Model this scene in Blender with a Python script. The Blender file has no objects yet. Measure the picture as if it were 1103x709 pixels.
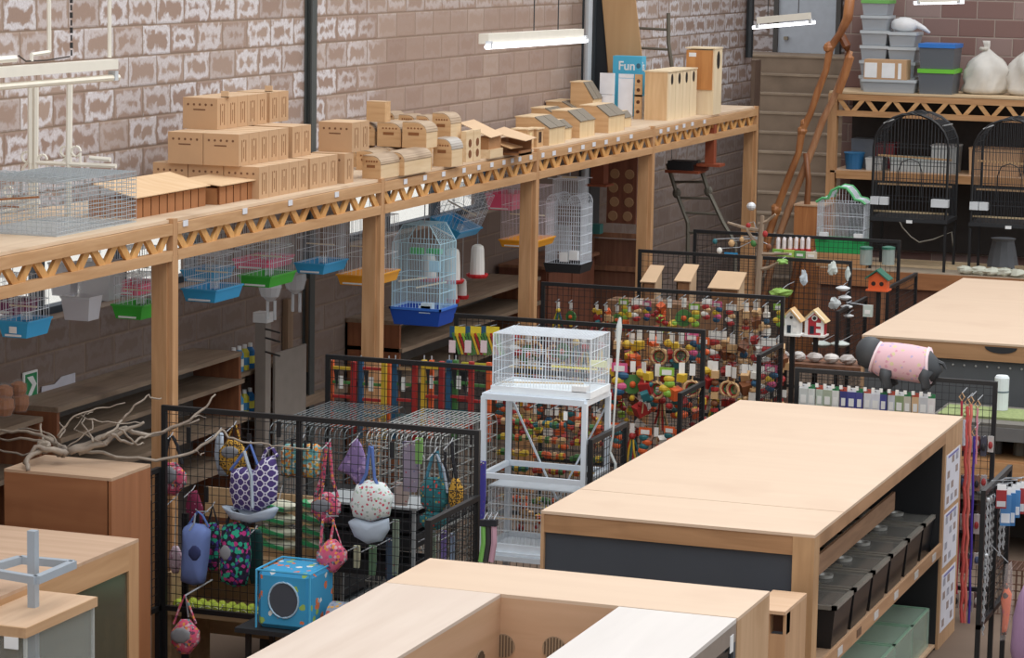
import bpy, math, random
from mathutils import Vector, Matrix
random.seed(7)
S = bpy.context.scene
COL = S.collection
# ------------------------------------------------------------------ camera
FPX, YAW, PITCH, ROLL = 3024.0, .345, .13872, .01793
CAM = Vector((0, 0, 5.0))
cy, sy = math.cos(YAW), math.sin(YAW)
FW = Vector((-sy*math.cos(PITCH), cy*math.cos(PITCH), -math.sin(PITCH)))
r0 = Vector((cy, sy, 0)); u0 = r0.cross(FW)
RT = r0*math.cos(ROLL)+u0*math.sin(ROLL)
UP = -r0*math.sin(ROLL)+u0*math.cos(ROLL)
cam = bpy.data.cameras.new('camera'); co = bpy.data.objects.new('camera', cam); COL.objects.link(co)
M = Matrix((RT, UP, -FW)).transposed().to_4x4(); M.translation = CAM
co.matrix_world = M
cam.sensor_width = 36; cam.lens = FPX/1103*36; cam.clip_end = 300
S.camera = co
def at(x, y, ax, v):
    """the place seen at this spot of the photograph, on the plane ax = v"""
    d = RT*(x-551.5)/FPX-UP*(y-354.5)/FPX+FW
    i = 'xyz'.index(ax)
    return CAM+d*((v-CAM[i])/d[i])
# ------------------------------------------------------------------ sky and exposure
W = bpy.data.worlds.new('sky'); S.world = W; W.use_nodes = True
nt = W.node_tree; nt.nodes.clear()
wo = nt.nodes.new('ShaderNodeOutputWorld'); bg = nt.nodes.new('ShaderNodeBackground')
tc = nt.nodes.new('ShaderNodeTexCoord'); sp = nt.nodes.new('ShaderNodeSeparateXYZ'); cr = nt.nodes.new('ShaderNodeValToRGB')
mr = nt.nodes.new('ShaderNodeMapRange'); mr.inputs[1].default_value = -1
nt.links.new(tc.outputs['Generated'], sp.inputs[0]); nt.links.new(sp.outputs[2], mr.inputs[0]); nt.links.new(mr.outputs[0], cr.inputs[0])
cr.color_ramp.elements[0].position = .45; cr.color_ramp.elements[0].color = (.4, .385, .37, 1)
cr.color_ramp.elements[1].position = .95; cr.color_ramp.elements[1].color = (.97, .99, 1.04, 1)
e = cr.color_ramp.elements.new(.52); e.color = (.72, .73, .75, 1)
nt.links.new(cr.outputs[0], bg.inputs[0]); nt.links.new(bg.outputs[0], wo.inputs[0])
bg.inputs[1].default_value = 1.08
# roof lights (long translucent roof sheets above the hall)
def area(name, loc, sx, sy_, power, col=(1, .99, .97), rot=(0, 0, 0)):
    l = bpy.data.lights.new(name, 'AREA'); l.shape = 'RECTANGLE'; l.size = sx; l.size_y = sy_; l.energy = power; l.color = col
    o = bpy.data.objects.new(name, l); COL.objects.link(o); o.location = loc; o.rotation_euler = rot
area('roof_light', (-3.5, 20, 11), 4, 26, 900)
S.view_settings.view_transform = 'Standard'
S.view_settings.look = 'None'
S.view_settings.gamma = 1
S.view_settings.use_curve_mapping = False
S.view_settings.exposure = 0.12
# ------------------------------------------------------------------ mesh helpers
class MB:
    def __init__(s): s.v = []; s.f = []; s.sm = False
    def add(s, vs, fs):
        n = len(s.v); s.v += [Vector(p) for p in vs]; s.f += [[n+i for i in f] for f in fs]; return s
    def box(s, x0, x1, y0, y1, z0, z1):
        return s.add([(x0,y0,z0),(x1,y0,z0),(x1,y1,z0),(x0,y1,z0),(x0,y0,z1),(x1,y0,z1),(x1,y1,z1),(x0,y1,z1)],
                     [(0,3,2,1),(4,5,6,7),(0,1,5,4),(1,2,6,5),(2,3,7,6),(3,0,4,7)])
    def bar(s, p, q, w, h=None, up=(0,0,1)):
        p, q = Vector(p), Vector(q); h = h or w; d = q-p
        if d.length < 1e-6: return s
        d.normalize(); u = Vector(up)
        if abs(d.dot(u)) > .98: u = Vector((1,0,0))
        a = d.cross(u).normalized(); b = a.cross(d)
        a *= w/2; b *= h/2
        return s.add([p-a-b,p+a-b,p+a+b,p-a+b,q-a-b,q+a-b,q+a+b,q-a+b],
                     [(0,1,2,3),(7,6,5,4),(0,4,5,1),(1,5,6,2),(2,6,7,3),(3,7,4,0)])
    def tube(s, pts, r, n=6, closed=False):
        pts = [Vector(p) for p in pts]; m = len(pts)
        rs = r if isinstance(r, (list, tuple)) else [r]*m
        n0 = len(s.v); ref = None
        for i, p in enumerate(pts):
            if closed: d = pts[(i+1) % m]-pts[i-1]
            else: d = pts[min(i+1, m-1)]-pts[max(i-1, 0)]
            if d.length < 1e-9: d = Vector((0,0,1))
            d.normalize()
            if ref is None: ref = Vector((0,0,1)) if abs(d.z) < .9 else Vector((1,0,0))
            a = d.cross(ref)
            if a.length < 1e-4: a = d.orthogonal()
            a.normalize(); b = d.cross(a); ref = -b if False else ref
            for k in range(n):
                t = 2*math.pi*k/n; s.v.append(p+(a*math.cos(t)+b*math.sin(t))*rs[i])
        for i in range(m if closed else m-1):
            j = (i+1) % m
            for k in range(n):
                l = (k+1) % n; s.f.append([n0+i*n+k, n0+i*n+l, n0+j*n+l, n0+j*n+k])
        if not closed:
            s.f.append([n0+k for k in range(n)][::-1]); s.f.append([n0+(m-1)*n+k for k in range(n)])
        return s
    def lathe(s, prof, c=(0,0,0), n=12, axis='z'):
        n0 = len(s.v); c = Vector(c)
        for r, z in prof:
            for k in range(n):
                t = 2*math.pi*k/n; x, y = r*math.cos(t), r*math.sin(t)
                v = (x, y, z) if axis == 'z' else ((x, z, y) if axis == 'y' else (z, x, y))
                s.v.append(c+Vector(v))
        for i in range(len(prof)-1):
            for k in range(n):
                l = (k+1) % n; s.f.append([n0+i*n+k, n0+i*n+l, n0+(i+1)*n+l, n0+(i+1)*n+k])
        s.f.append([n0+k for k in range(n)][::-1]); s.f.append([n0+(len(prof)-1)*n+k for k in range(n)])
        return s
    def ball(s, c, r, sc=(1,1,1), n=10, m=7, jit=0):
        pr = []
        n0 = len(s.v); c = Vector(c)
        for i in range(m+1):
            th = math.pi*i/m
            for k in range(n):
                t = 2*math.pi*k/n; j = 1+random.uniform(-jit, jit)
                s.v.append(c+Vector((math.sin(th)*math.cos(t)*sc[0], math.sin(th)*math.sin(t)*sc[1], -math.cos(th)*sc[2]))*r*j)
        for i in range(m):
            for k in range(n):
                l = (k+1) % n; s.f.append([n0+i*n+k, n0+i*n+l, n0+(i+1)*n+l, n0+(i+1)*n+k])
        return s
    def prism(s, poly, ext):
        n = len(poly); ext = Vector(ext); poly = [Vector(p) for p in poly]
        return s.add(poly+[p+ext for p in poly], [list(range(n))[::-1], list(range(n, 2*n))]+[(i, (i+1) % n, n+(i+1) % n, n+i) for i in range(n)])
    def plate(s, poly, t=.004):
        a = Vector(poly[1])-Vector(poly[0]); b = Vector(poly[2])-Vector(poly[0]); n = a.cross(b).normalized()*t
        return s.prism(poly, n)
    def rot(s, ang, c=(0,0,0), ax='Z', start=0):
        m = Matrix.Rotation(ang, 3, ax); c = Vector(c)
        for i in range(start, len(s.v)): s.v[i] = m@(s.v[i]-c)+c
        return s
    def mv(s, d, start=0):
        d = Vector(d)
        for i in range(start, len(s.v)): s.v[i] = s.v[i]+d
        return s
def mesh(name, mb, mat, bevel=0):
    me = bpy.data.meshes.new(name); me.from_pydata([tuple(v) for v in mb.v], [], mb.f)
    me.materials.append(mat)
    if mb.sm: me.shade_smooth()
    import bmesh
    b = bmesh.new(); b.from_mesh(me); bmesh.ops.recalc_face_normals(b, faces=b.faces)
    if bevel: bmesh.ops.bevel(b, geom=b.edges[:], offset=bevel, segments=1, affect='EDGES')
    b.to_mesh(me); b.free()
    return me
def tag(o, label, cat, group=None, kind=None):
    if label: o['label'] = label
    if cat: o['category'] = cat
    if group: o['group'] = group
    if kind: o['kind'] = kind
    return o
def T(name, label, cat, loc=(0,0,0), rz=0, group=None):
    o = bpy.data.objects.new(name, None); COL.objects.link(o); o.location = loc; o.rotation_euler = (0,0,rz)
    o.empty_display_size = .1
    return tag(o, label, cat, group)
def P(name, mb, mat, parent, label=None, bevel=0, kind=None):
    """a part, in its parent's coordinates"""
    o = bpy.data.objects.new(name, mesh(name, mb, mat, bevel)); COL.objects.link(o); o.parent = parent
    if label: o['label'] = label
    if kind: o['kind'] = kind
    return o
def O(name, mb, mat, label, cat, loc=(0,0,0), rz=0, group=None, kind=None, bevel=0):
    """a thing that is one mesh; mb in its own coordinates"""
    o = bpy.data.objects.new(name, mesh(name, mb, mat, bevel)); COL.objects.link(o)
    o.location = loc; o.rotation_euler = (0,0,rz)
    return tag(o, label, cat, group, kind)
def ST(name, mb, mat):
    o = bpy.data.objects.new(name, mesh(name, mb, mat)); COL.objects.link(o); o['kind'] = 'structure'; return o
def kids(o): return [c for c in bpy.data.objects if c.parent == o]
KC = {}
def dup(root, loc, rz=0, label=None, group=None, scale=None):
    r = root.copy(); COL.objects.link(r); r.location = loc; r.rotation_euler = (0,0,rz)
    if label: r['label'] = label
    if group: r['group'] = group
    if scale: r.scale = scale
    if root.name not in KC: KC[root.name] = [(c, kids(c)) for c in kids(root)]
    for ch, gs in KC[root.name]:
        c = ch.copy(); COL.objects.link(c); c.parent = r
        for g in gs: d = g.copy(); COL.objects.link(d); d.parent = c
    return r
# ------------------------------------------------------------------ materials
MATS = {}
def newmat(name):
    m = bpy.data.materials.new(name); m.use_nodes = True
    return m, m.node_tree, m.node_tree.nodes['Principled BSDF']
def sl(c): return tuple(((x/12.92) if x <= .04045 else ((x+.055)/1.055)**2.4) for x in c)
def hexc(h): h = h.lstrip('#'); return sl([int(h[i:i+2], 16)/255 for i in (0, 2, 4)])
def flat(h, rough=.6, metal=0, var=.12, scale=9, trans=0, alpha=1, name=None):
    key = (h, rough, metal, var, scale, trans, alpha)
    if key in MATS: return MATS[key]
    m, t, b = newmat(name or 'paint_'+h.strip('#'))
    c = hexc(h)
    n = t.nodes.new('ShaderNodeTexNoise'); n.inputs['Scale'].default_value = scale; n.inputs['Detail'].default_value = 3
    tcn = t.nodes.new('ShaderNodeTexCoord'); t.links.new(tcn.outputs['Object'], n.inputs['Vector'])
    mx = t.nodes.new('ShaderNodeMix'); mx.data_type = 'RGBA'
    mx.inputs[6].default_value = (*[x*(1-var) for x in c], 1); mx.inputs[7].default_value = (*[min(1, x*(1+var)) for x in c], 1)
    t.links.new(n.outputs[0], mx.inputs[0]); t.links.new(mx.outputs[2], b.inputs['Base Color'])
    b.inputs['Roughness'].default_value = rough; b.inputs['Metallic'].default_value = metal
    if trans: b.inputs['Transmission Weight'].default_value = trans
    if alpha < 1: b.inputs['Alpha'].default_value = alpha
    MATS[key] = m; return m
def wood(name, c1, c2, c3=None, axis='Y', scale=1.0, rough=.6, knots=True):
    """long-grain timber: streaks along an axis, some darker knots"""
    m, t, b = newmat(name); L = t.links.new
    tcn = t.nodes.new('ShaderNodeTexCoord'); mp = t.nodes.new('ShaderNodeMapping')
    s = {'X': (1.2, 14, 14), 'Y': (14, 1.2, 14), 'Z': (14, 14, 1.2)}[axis]
    mp.inputs['Scale'].default_value = [k*scale for k in s]
    L(tcn.outputs['Object'], mp.inputs[0])
    n = t.nodes.new('ShaderNodeTexNoise'); n.inputs['Scale'].default_value = 1.6; n.inputs['Detail'].default_value = 5; n.inputs['Distortion'].default_value = .6
    L(mp.outputs[0], n.inputs['Vector'])
    r = t.nodes.new('ShaderNodeValToRGB'); L(n.outputs[0], r.inputs[0])
    r.color_ramp.elements[0].position = .3; r.color_ramp.elements[0].color = (*hexc(c1), 1)
    r.color_ramp.elements[1].position = .72; r.color_ramp.elements[1].color = (*hexc(c2), 1)
    out = r.outputs[0]
    if c3:
        v = t.nodes.new('ShaderNodeTexNoise'); v.inputs['Scale'].default_value = 2.2; v.inputs['Detail'].default_value = 2; L(tcn.outputs['Object'], v.inputs['Vector'])
        r2 = t.nodes.new('ShaderNodeValToRGB'); r2.color_ramp.elements[0].position = .55; r2.color_ramp.elements[1].position = .75
        L(v.outputs[0], r2.inputs[0])
        mx = t.nodes.new('ShaderNodeMix'); mx.data_type = 'RGBA'; L(r2.outputs[0], mx.inputs[0]); L(out, mx.inputs[6]); mx.inputs[7].default_value = (*hexc(c3), 1); out = mx.outputs[2]
    L(out, b.inputs['Base Color']); b.inputs['Roughness'].default_value = rough
    return m
def mathn(t, op, a, b_=None, c=None):
    n = t.nodes.new('ShaderNodeMath'); n.operation = op
    for i, v in enumerate((a, b_, c)):
        if v is None: continue
        if isinstance(v, (int, float)): n.inputs[i].default_value = v
        else: t.links.new(v, n.inputs[i])
    return n.outputs[0]
def mixc(t, f, a, b_):
    n = t.nodes.new('ShaderNodeMix'); n.data_type = 'RGBA'
    for i, v in ((0, f), (6, a), (7, b_)):
        if isinstance(v, (int, float)): n.inputs[i].default_value = v
        elif isinstance(v, tuple): n.inputs[i].default_value = (*v, 1)
        else: t.links.new(v, n.inputs[i])
    return n.outputs[2]
def blocks(name, horiz, u0_, z0_, bases, mortar, efflo=1.0, elow=2.9, bw=.45, bh=.225, e_gap=None):
    """concrete block wall laid in courses; lime bloom rings on each block"""
    m, t, b = newmat(name); L = t.links.new
    tcn = t.nodes.new('ShaderNodeTexCoord'); sx = t.nodes.new('ShaderNodeSeparateXYZ'); L(tcn.outputs['Object'], sx.inputs[0])
    u = sx.outputs[0 if horiz == 'x' else 1]; z = sx.outputs[2]
    vz = mathn(t, 'DIVIDE', mathn(t, 'SUBTRACT', z, z0_), bh); row = mathn(t, 'FLOOR', vz)
    par = mathn(t, 'MULTIPLY', mathn(t, 'MODULO', mathn(t, 'ADD', row, 100), 2), .5)
    vu = mathn(t, 'ADD', mathn(t, 'DIVIDE', mathn(t, 'SUBTRACT', u, u0_), bw), par); colm = mathn(t, 'FLOOR', vu)
    fu = mathn(t, 'FRACT', vu); fz = mathn(t, 'FRACT', vz)
    du = mathn(t, 'MULTIPLY', mathn(t, 'MINIMUM', fu, mathn(t, 'SUBTRACT', 1, fu)), bw)
    dz = mathn(t, 'MULTIPLY', mathn(t, 'MINIMUM', fz, mathn(t, 'SUBTRACT', 1, fz)), bh)
    d = mathn(t, 'MINIMUM', du, dz)
    cell = t.nodes.new('ShaderNodeCombineXYZ'); L(colm, cell.inputs[0]); L(row, cell.inputs[1])
    wn = t.nodes.new('ShaderNodeTexWhiteNoise'); L(cell.outputs[0], wn.inputs['Vector'])
    sc = t.nodes.new('ShaderNodeSeparateColor'); L(wn.outputs['Color'], sc.inputs[0])
    n1 = t.nodes.new('ShaderNodeTexNoise'); n1.inputs['Scale'].default_value = 12; n1.inputs['Detail'].default_value = 4; n1.inputs['Distortion'].default_value = .4
    ad = t.nodes.new('ShaderNodeVectorMath'); ad.operation = 'ADD'; L(tcn.outputs['Object'], ad.inputs[0])
    sc2 = t.nodes.new('ShaderNodeVectorMath'); sc2.operation = 'SCALE'; L(wn.outputs['Color'], sc2.inputs[0]); sc2.inputs['Scale'].default_value = 9
    L(sc2.outputs[0], ad.inputs[1]); L(ad.outputs[0], n1.inputs['Vector'])
    n2 = t.nodes.new('ShaderNodeTexNoise'); n2.inputs['Scale'].default_value = 60; n2.inputs['Detail'].default_value = 3; L(tcn.outputs['Object'], n2.inputs['Vector'])
    # base colour per block
    c = mixc(t, sc.outputs[0], hexc(bases[0]), hexc(bases[1]))
    c = mixc(t, mathn(t, 'MULTIPLY', n2.outputs[0], .35), c, hexc(bases[2]))
    if efflo:
        dd = mathn(t, 'ADD', d, mathn(t, 'MULTIPLY', mathn(t, 'SUBTRACT', n1.outputs[0], .5), .17))
        ring = mathn(t, 'SUBTRACT', 1, mathn(t, 'MULTIPLY', mathn(t, 'ABSOLUTE', mathn(t, 'SUBTRACT', dd, mathn(t, 'MULTIPLY_ADD', sc.outputs[1], .05, .022))), 24))
        ring = mathn(t, 'MAXIMUM', ring, 0)
        n3 = t.nodes.new('ShaderNodeTexNoise'); n3.inputs['Scale'].default_value = .9; n3.inputs['Detail'].default_value = 1; L(tcn.outputs['Object'], n3.inputs['Vector'])
        amt = mathn(t, 'MULTIPLY', sc.outputs[2], 1.1)
        amt = mathn(t, 'MINIMUM', mathn(t, 'ADD', amt, .3), 1)
        lo = t.nodes.new('ShaderNodeMapRange'); L(mathn(t, 'ADD', z, mathn(t, 'MULTIPLY', n3.outputs[0], 1.2)), lo.inputs[0]); lo.inputs[1].default_value = elow; lo.inputs[2].default_value = elow+.9
        lo.inputs[3].default_value = .25
        amt = mathn(t, 'MULTIPLY', amt, lo.outputs[0])
        if e_gap:   # a stretch of newer blocks with hardly any bloom
            g = mathn(t, 'ABSOLUTE', mathn(t, 'SUBTRACT', u, e_gap[0])); gm = t.nodes.new('ShaderNodeMapRange'); L(g, gm.inputs[0])
            gm.inputs[1].default_value = e_gap[1]; gm.inputs[2].default_value = e_gap[1]+.7; gm.inputs[3].default_value = .08
            zz = t.nodes.new('ShaderNodeMapRange'); L(z, zz.inputs[0]); zz.inputs[1].default_value = 4.2; zz.inputs[2].default_value = 4.4
            amt = mathn(t, 'MULTIPLY', amt, mathn(t, 'MAXIMUM', gm.outputs[0], mathn(t, 'MULTIPLY', zz.outputs[0], .5)))
        k = mathn(t, 'MULTIPLY', mathn(t, 'MULTIPLY', mathn(t, 'MULTIPLY', mathn(t, 'MINIMUM', mathn(t, 'MULTIPLY', ring, 1.5), 1), mathn(t, 'ADD', mathn(t, 'MULTIPLY', n2.outputs[0], .9), .3)), amt), efflo)
        k = mathn(t, 'MINIMUM', k, 1)
        c = mixc(t, k, c, hexc('#dddbdf'))
    if efflo and elow > 2.3:   # lower courses mixed darker from about deck height down
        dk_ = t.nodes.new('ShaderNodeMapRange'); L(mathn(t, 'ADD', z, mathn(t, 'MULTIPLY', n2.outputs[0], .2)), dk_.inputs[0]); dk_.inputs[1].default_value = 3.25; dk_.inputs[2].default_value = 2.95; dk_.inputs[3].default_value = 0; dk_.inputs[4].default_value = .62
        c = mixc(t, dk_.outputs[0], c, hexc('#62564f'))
    # mortar
    mo = mathn(t, 'LESS_THAN', d, .006)
    c = mixc(t, mathn(t, 'MULTIPLY', mo, .85), c, hexc(mortar))
    L(c, b.inputs['Base Color']); b.inputs['Roughness'].default_value = .95
    bp = t.nodes.new('ShaderNodeBump'); bp.inputs['Strength'].default_value = .5; bp.inputs['Distance'].default_value = .01
    L(mathn(t, 'MINIMUM', mathn(t, 'MULTIPLY', d, 60), 1), bp.inputs['Height']); L(bp.outputs[0], b.inputs['Normal'])
    return m
def pattern(name, base, spots, scale=30, kind='voronoi'):
    """printed fabric: a ground colour with scattered blobs of other colours"""
    if name in MATS: return MATS[name]
    m, t, b = newmat(name); L = t.links.new
    tcn = t.nodes.new('ShaderNodeTexCoord'); v = t.nodes.new('ShaderNodeTexVoronoi'); v.inputs['Scale'].default_value = scale
    L(tcn.outputs['Object'], v.inputs['Vector'])
    r = t.nodes.new('ShaderNodeValToRGB'); r.color_ramp.interpolation = 'CONSTANT'
    sc = t.nodes.new('ShaderNodeSeparateColor'); L(v.outputs['Color'], sc.inputs[0]); L(sc.outputs[0], r.inputs[0])
    els = r.color_ramp.elements; els[0].position = 0; els[0].color = (*hexc(spots[0]), 1); els[1].position = 1/len(spots); els[1].color = (*hexc(spots[-1]), 1)
    for i in range(1, len(spots)-1):
        e = els.new((i+1)/len(spots)); e.color = (*hexc(spots[i]), 1)
    n = t.nodes.new('ShaderNodeTexNoise'); n.inputs['Scale'].default_value = scale*2; L(tcn.outputs['Object'], n.inputs['Vector'])
    dist = mathn(t, 'ADD', v.outputs['Distance'], mathn(t, 'MULTIPLY', mathn(t, 'SUBTRACT', n.outputs[0], .5), .5))
    f = mathn(t, 'LESS_THAN', dist, {'voronoi': .42, 'dots': .25, 'dense': .6}[kind])
    L(mixc(t, f, hexc(base), r.outputs[0]), b.inputs['Base Color']); b.inputs['Roughness'].default_value = .9
    MATS[name] = m; return m
def rings(name, base, line, scale):
    """linked-ring print"""
    m, t, b = newmat(name); L = t.links.new
    tcn = t.nodes.new('ShaderNodeTexCoord'); sx = t.nodes.new('ShaderNodeSeparateXYZ'); L(tcn.outputs['Object'], sx.inputs[0])
    ks = []
    for off in (0, .5):
        fx = mathn(t, 'SUBTRACT', mathn(t, 'FRACT', mathn(t, 'MULTIPLY_ADD', sx.outputs[0], scale, off)), .5)
        fz = mathn(t, 'SUBTRACT', mathn(t, 'FRACT', mathn(t, 'MULTIPLY_ADD', sx.outputs[2], scale, off)), .5)
        d = mathn(t, 'SQRT', mathn(t, 'ADD', mathn(t, 'MULTIPLY', fx, fx), mathn(t, 'MULTIPLY', fz, fz)))
        ks.append(mathn(t, 'LESS_THAN', mathn(t, 'ABSOLUTE', mathn(t, 'SUBTRACT', d, .37)), .05))
    L(mixc(t, mathn(t, 'MAXIMUM', ks[0], ks[1]), hexc(base), hexc(line)), b.inputs['Base Color']); b.inputs['Roughness'].default_value = .9
    return m
def glassy(name, h, alpha, rough=.15):
    m, t, b = newmat(name); b.inputs['Base Color'].default_value = (*hexc(h), 1); b.inputs['Alpha'].default_value = alpha; b.inputs['Roughness'].default_value = rough
    return m
def emit(name, h, s):
    m, t, b = newmat(name); b.inputs['Emission Color'].default_value = (*hexc(h), 1); b.inputs['Emission Strength'].default_value = s; return m
PINE = wood('orange_pine', '#b3875b', '#cba277', '#b88d60', 'Y')
PINEZ = wood('orange_pine_upright', '#ae8157', '#c79b70', '#b4885c', 'Z')
PINEX = wood('orange_pine_across', '#ab7c50', '#c89a6c', '#b5855a', 'X')
PLY = wood('pale_birch_ply', '#d3b99f', '#d8bfa5', '#d0b59b', 'X', .3, .55)
PLYD = wood('tan_ply', '#c9a583', '#d6b595', '#cba888', 'X', .6)
PLYFACE = wood('ply_fascia', '#9d7550', '#b48a62', '#8f6a48', 'X', .9)
PLYSIDE = wood('ply_side', '#b48d68', '#c9a37c', '#a9825c', 'Z', .7)
CARD = flat('#c29d78', .85, var=.06, name='cardboard')
CARDL = flat('#d2b390', .85, var=.06, name='cardboard_light')
CARDS = flat('#94633c', .9, var=.05, name='slot_shadow')
BLACK = flat('#1d1e20', .45, name='black_steel')
BLACKM = flat('#26282b', .6, name='black_plastic')
WHITEW = flat('#dfe6ee', .45, name='white_wire')
GREYW = flat('#9aa3a8', .4, metal=.3, name='galvanised_wire')
WHITE = flat('#eef0f0', .5, name='white_plastic')
DARKW = wood('dark_brown_board', '#6d4a36', '#8f6449', '#5a3c2c', 'Z')
SHELFW = wood('dusty_board', '#7d6a58', '#9b8772', '#6d5b4b', 'Y')
CLEAR = glassy('clear_plastic', '#dfe6ea', .28)
GLASS = glassy('tank_glass', '#bcd0c8', .22, .05)
# ================================================================== THE SETTING
concrete = flat('#8a7565', .95, var=.35, scale=2.5, name='stained_concrete')
floorm = flat('#6f5d4e', .9, var=.3, scale=1.4, name='brown_concrete_floor')
ST('floor', MB().box(-14, 6, 5, 45, -.3, 0), floorm)
ST('ground', MB().box(-40, -9.96, 0, 60, -.4, -.3), flat('#f2efe4', .9, name='bright_added_ground'))  # pale ground added outside so the windows read bright
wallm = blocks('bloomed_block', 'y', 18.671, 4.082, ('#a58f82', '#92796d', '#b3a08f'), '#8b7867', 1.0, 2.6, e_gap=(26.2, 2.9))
wb = MB()
# wall piers round the window openings beneath the storage deck
Z1, Z2 = 2.28, 3.05
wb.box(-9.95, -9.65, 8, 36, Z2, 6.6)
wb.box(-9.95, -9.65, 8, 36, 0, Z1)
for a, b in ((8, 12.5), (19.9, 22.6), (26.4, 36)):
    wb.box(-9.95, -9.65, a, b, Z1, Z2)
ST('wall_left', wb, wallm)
backm = blocks('red_block', 'x', -6.0, 3.2, ('#7a5a53', '#95807a', '#87706a'), '#a3978c', 0)
wr = MB(); wr.box(-8.1, 4, 34.7, 35.0, 0, 6.6)
ST('wall_back', wr, backm)
stairm = blocks('stair_block', 'x', 0, 0, ('#7d6a60', '#93807a', '#8d7b70'), '#75665b', .8, 2.0)
ST('wall_stair', MB().box(-14, -7.9, 41.2, 41.5, 0, 7), stairm)
ST('wall_stair_right', MB().box(-8.1, -7.95, 35.0, 41.2, 0, 7), backm)
# concrete flight of stairs up to the grey door
sm_ = MB(); N = 13; ztop = 3.36
for i in range(N):
    z = ztop*(i+1)/N; y = 36.3+i*(4.0/N)
    sm_.box(-13, -8.1, y, 41.2, z-ztop/N, z)
stairs = flat('#8d7b69', .95, var=.4, scale=2.6, name='stair_concrete')
ST('stairs', sm_, stairs)
ln = MB()
for i in range(N):
    z = ztop*(i+1)/N; y = 36.3+i*(4.0/N)
    ln.box(-13, -8.1, y-.02, y+.12, z-.025, z+.004)
ST('trim_1', ln, flat('#9c8a76', .9, var=.45, scale=4, name='worn_nosing'))
# stair-side kerb wall
ST('trim_2', MB().box(-9.95, -9.6, 36.0, 36.3, 0, 3.45), concrete)
# door at the head of the stairs
d0 = at(838, 62, 'y', 41.15); d1 = at(900, 62, 'y', 41.15)
dr = bpy.data.objects.new('door_1', mesh('door_1', MB().box(d0.x, d1.x, 41.12, 41.2, 3.36, 5.4), flat('#b3bac2', .5, name='grey_door_paint'))); COL.objects.link(dr); dr['kind'] = 'structure'
fr = MB(); fr.box(d0.x-.07, d0.x, 41.08, 41.2, 3.36, 5.5); fr.box(d1.x, d1.x+.07, 41.08, 41.2, 3.36, 5.5)
P('door_frame', fr, flat('#4a4744', .6), dr)
P('door_handle', MB().box(d0.x+.10, d0.x+.16, 41.06, 41.12, 3.55, 3.6), flat('#8a8070', .4, metal=.8), dr)
# window frames in the left wall
for k, (a, b) in enumerate(((12.5, 19.9), (22.6, 26.4))):
    w = MB(); w.box(-9.9, -9.8, a, b, Z1, Z1+.05); w.box(-9.9, -9.8, a, b, Z2-.05, Z2)
    y = a
    while y <= b+.01:
        w.box(-9.9, -9.8, y-.03, y+.03, Z1, Z2); y += (b-a)/(6 if k == 0 else 3)
    o = ST('window_%d' % (k+1), w, flat('#3c4650', .6)); P('pane', MB().box(-9.86, -9.855, a, b, Z1, Z2), glassy('window_glass', '#f2f4ea', .06), o)
# steel columns against the wall
def steel(name, px_, y0_, zt, w=.16, col='#474b4b', lab=''):
    p = at(px_, y0_, 'x', -9.56)
    f_ = .05 if w > .2 else -.01
    m = MB(); m.box(-.08, -.065, -w/2, w/2, 0, zt); m.box(f_-.015, f_, -w/2, w/2, 0, zt); m.box(-.065, f_-.015, -.01, .01, 0, zt)
    return O(name, m, flat(col, .6), lab, 'column', (-9.568, p.y, 0))
steel('steel_column', 341, 60, 6.5, .10, '#4a4f4e', 'dark grey steel column on the block wall behind the carrier stack')
steel('steel_column', 640, 60, 6.5, .34, '#3b4044', 'dark steel column on the block wall behind the leaning cardboard sheet')
O('pipe', MB().lathe([(.045, 0), (.045, 6.4)], n=10), flat('#b9c0c6', .45, metal=.3), 'pale grey vertical pipe running down in front of a dark steel column', 'pipe', (-9.46, at(633, 60, 'x', -9.46).y, 0))
O('pipe', MB().lathe([(.05, 0), (.05, 3.2)], n=8), flat('#33383b', .5), 'black vertical pipe at the corner of the wall beside the stairs', 'pipe', (-9.58, 35.6, 3.5))
# ================================================================== TIMBER STORAGE DECK
XF = -8.3; ZD = 3.13
POSTS = [12.86, 16.46, 20.01, 23.62, 27.15, 31.2]
deck = T('storage_deck', 'long raised timber storage deck along the block wall, carried on square pine posts', 'shelf', (XF, 12.86, 0))
def dk(mb): return mb.mv((-XF, -12.86, 0))
P('deck_board', dk(MB().box(-9.4, XF, 8.5, 31.25, ZD-.022, ZD)), wood('deck_board', '#c9b093', '#dcc6aa', '#bfa588', 'Y', .5), deck)
for y in POSTS:
    b = MB(); b.box(XF-.115, XF-.005, y-.055, y+.055, 0, 2.89); b.box(XF-.02, XF+.03, y-.03, y+.035, 2.89, 3.135); b.box(XF-.005, XF+.03, y-.04, y+.045, 0, 2.89)
    P('post', dk(b), PINEZ, deck)
for i in range(34):
    y = 9+i*.66
    P('joist', dk(MB().box(-9.4, XF-.06, y-.022, y+.022, 3.01, ZD-.022)), PINEX, deck)
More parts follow.
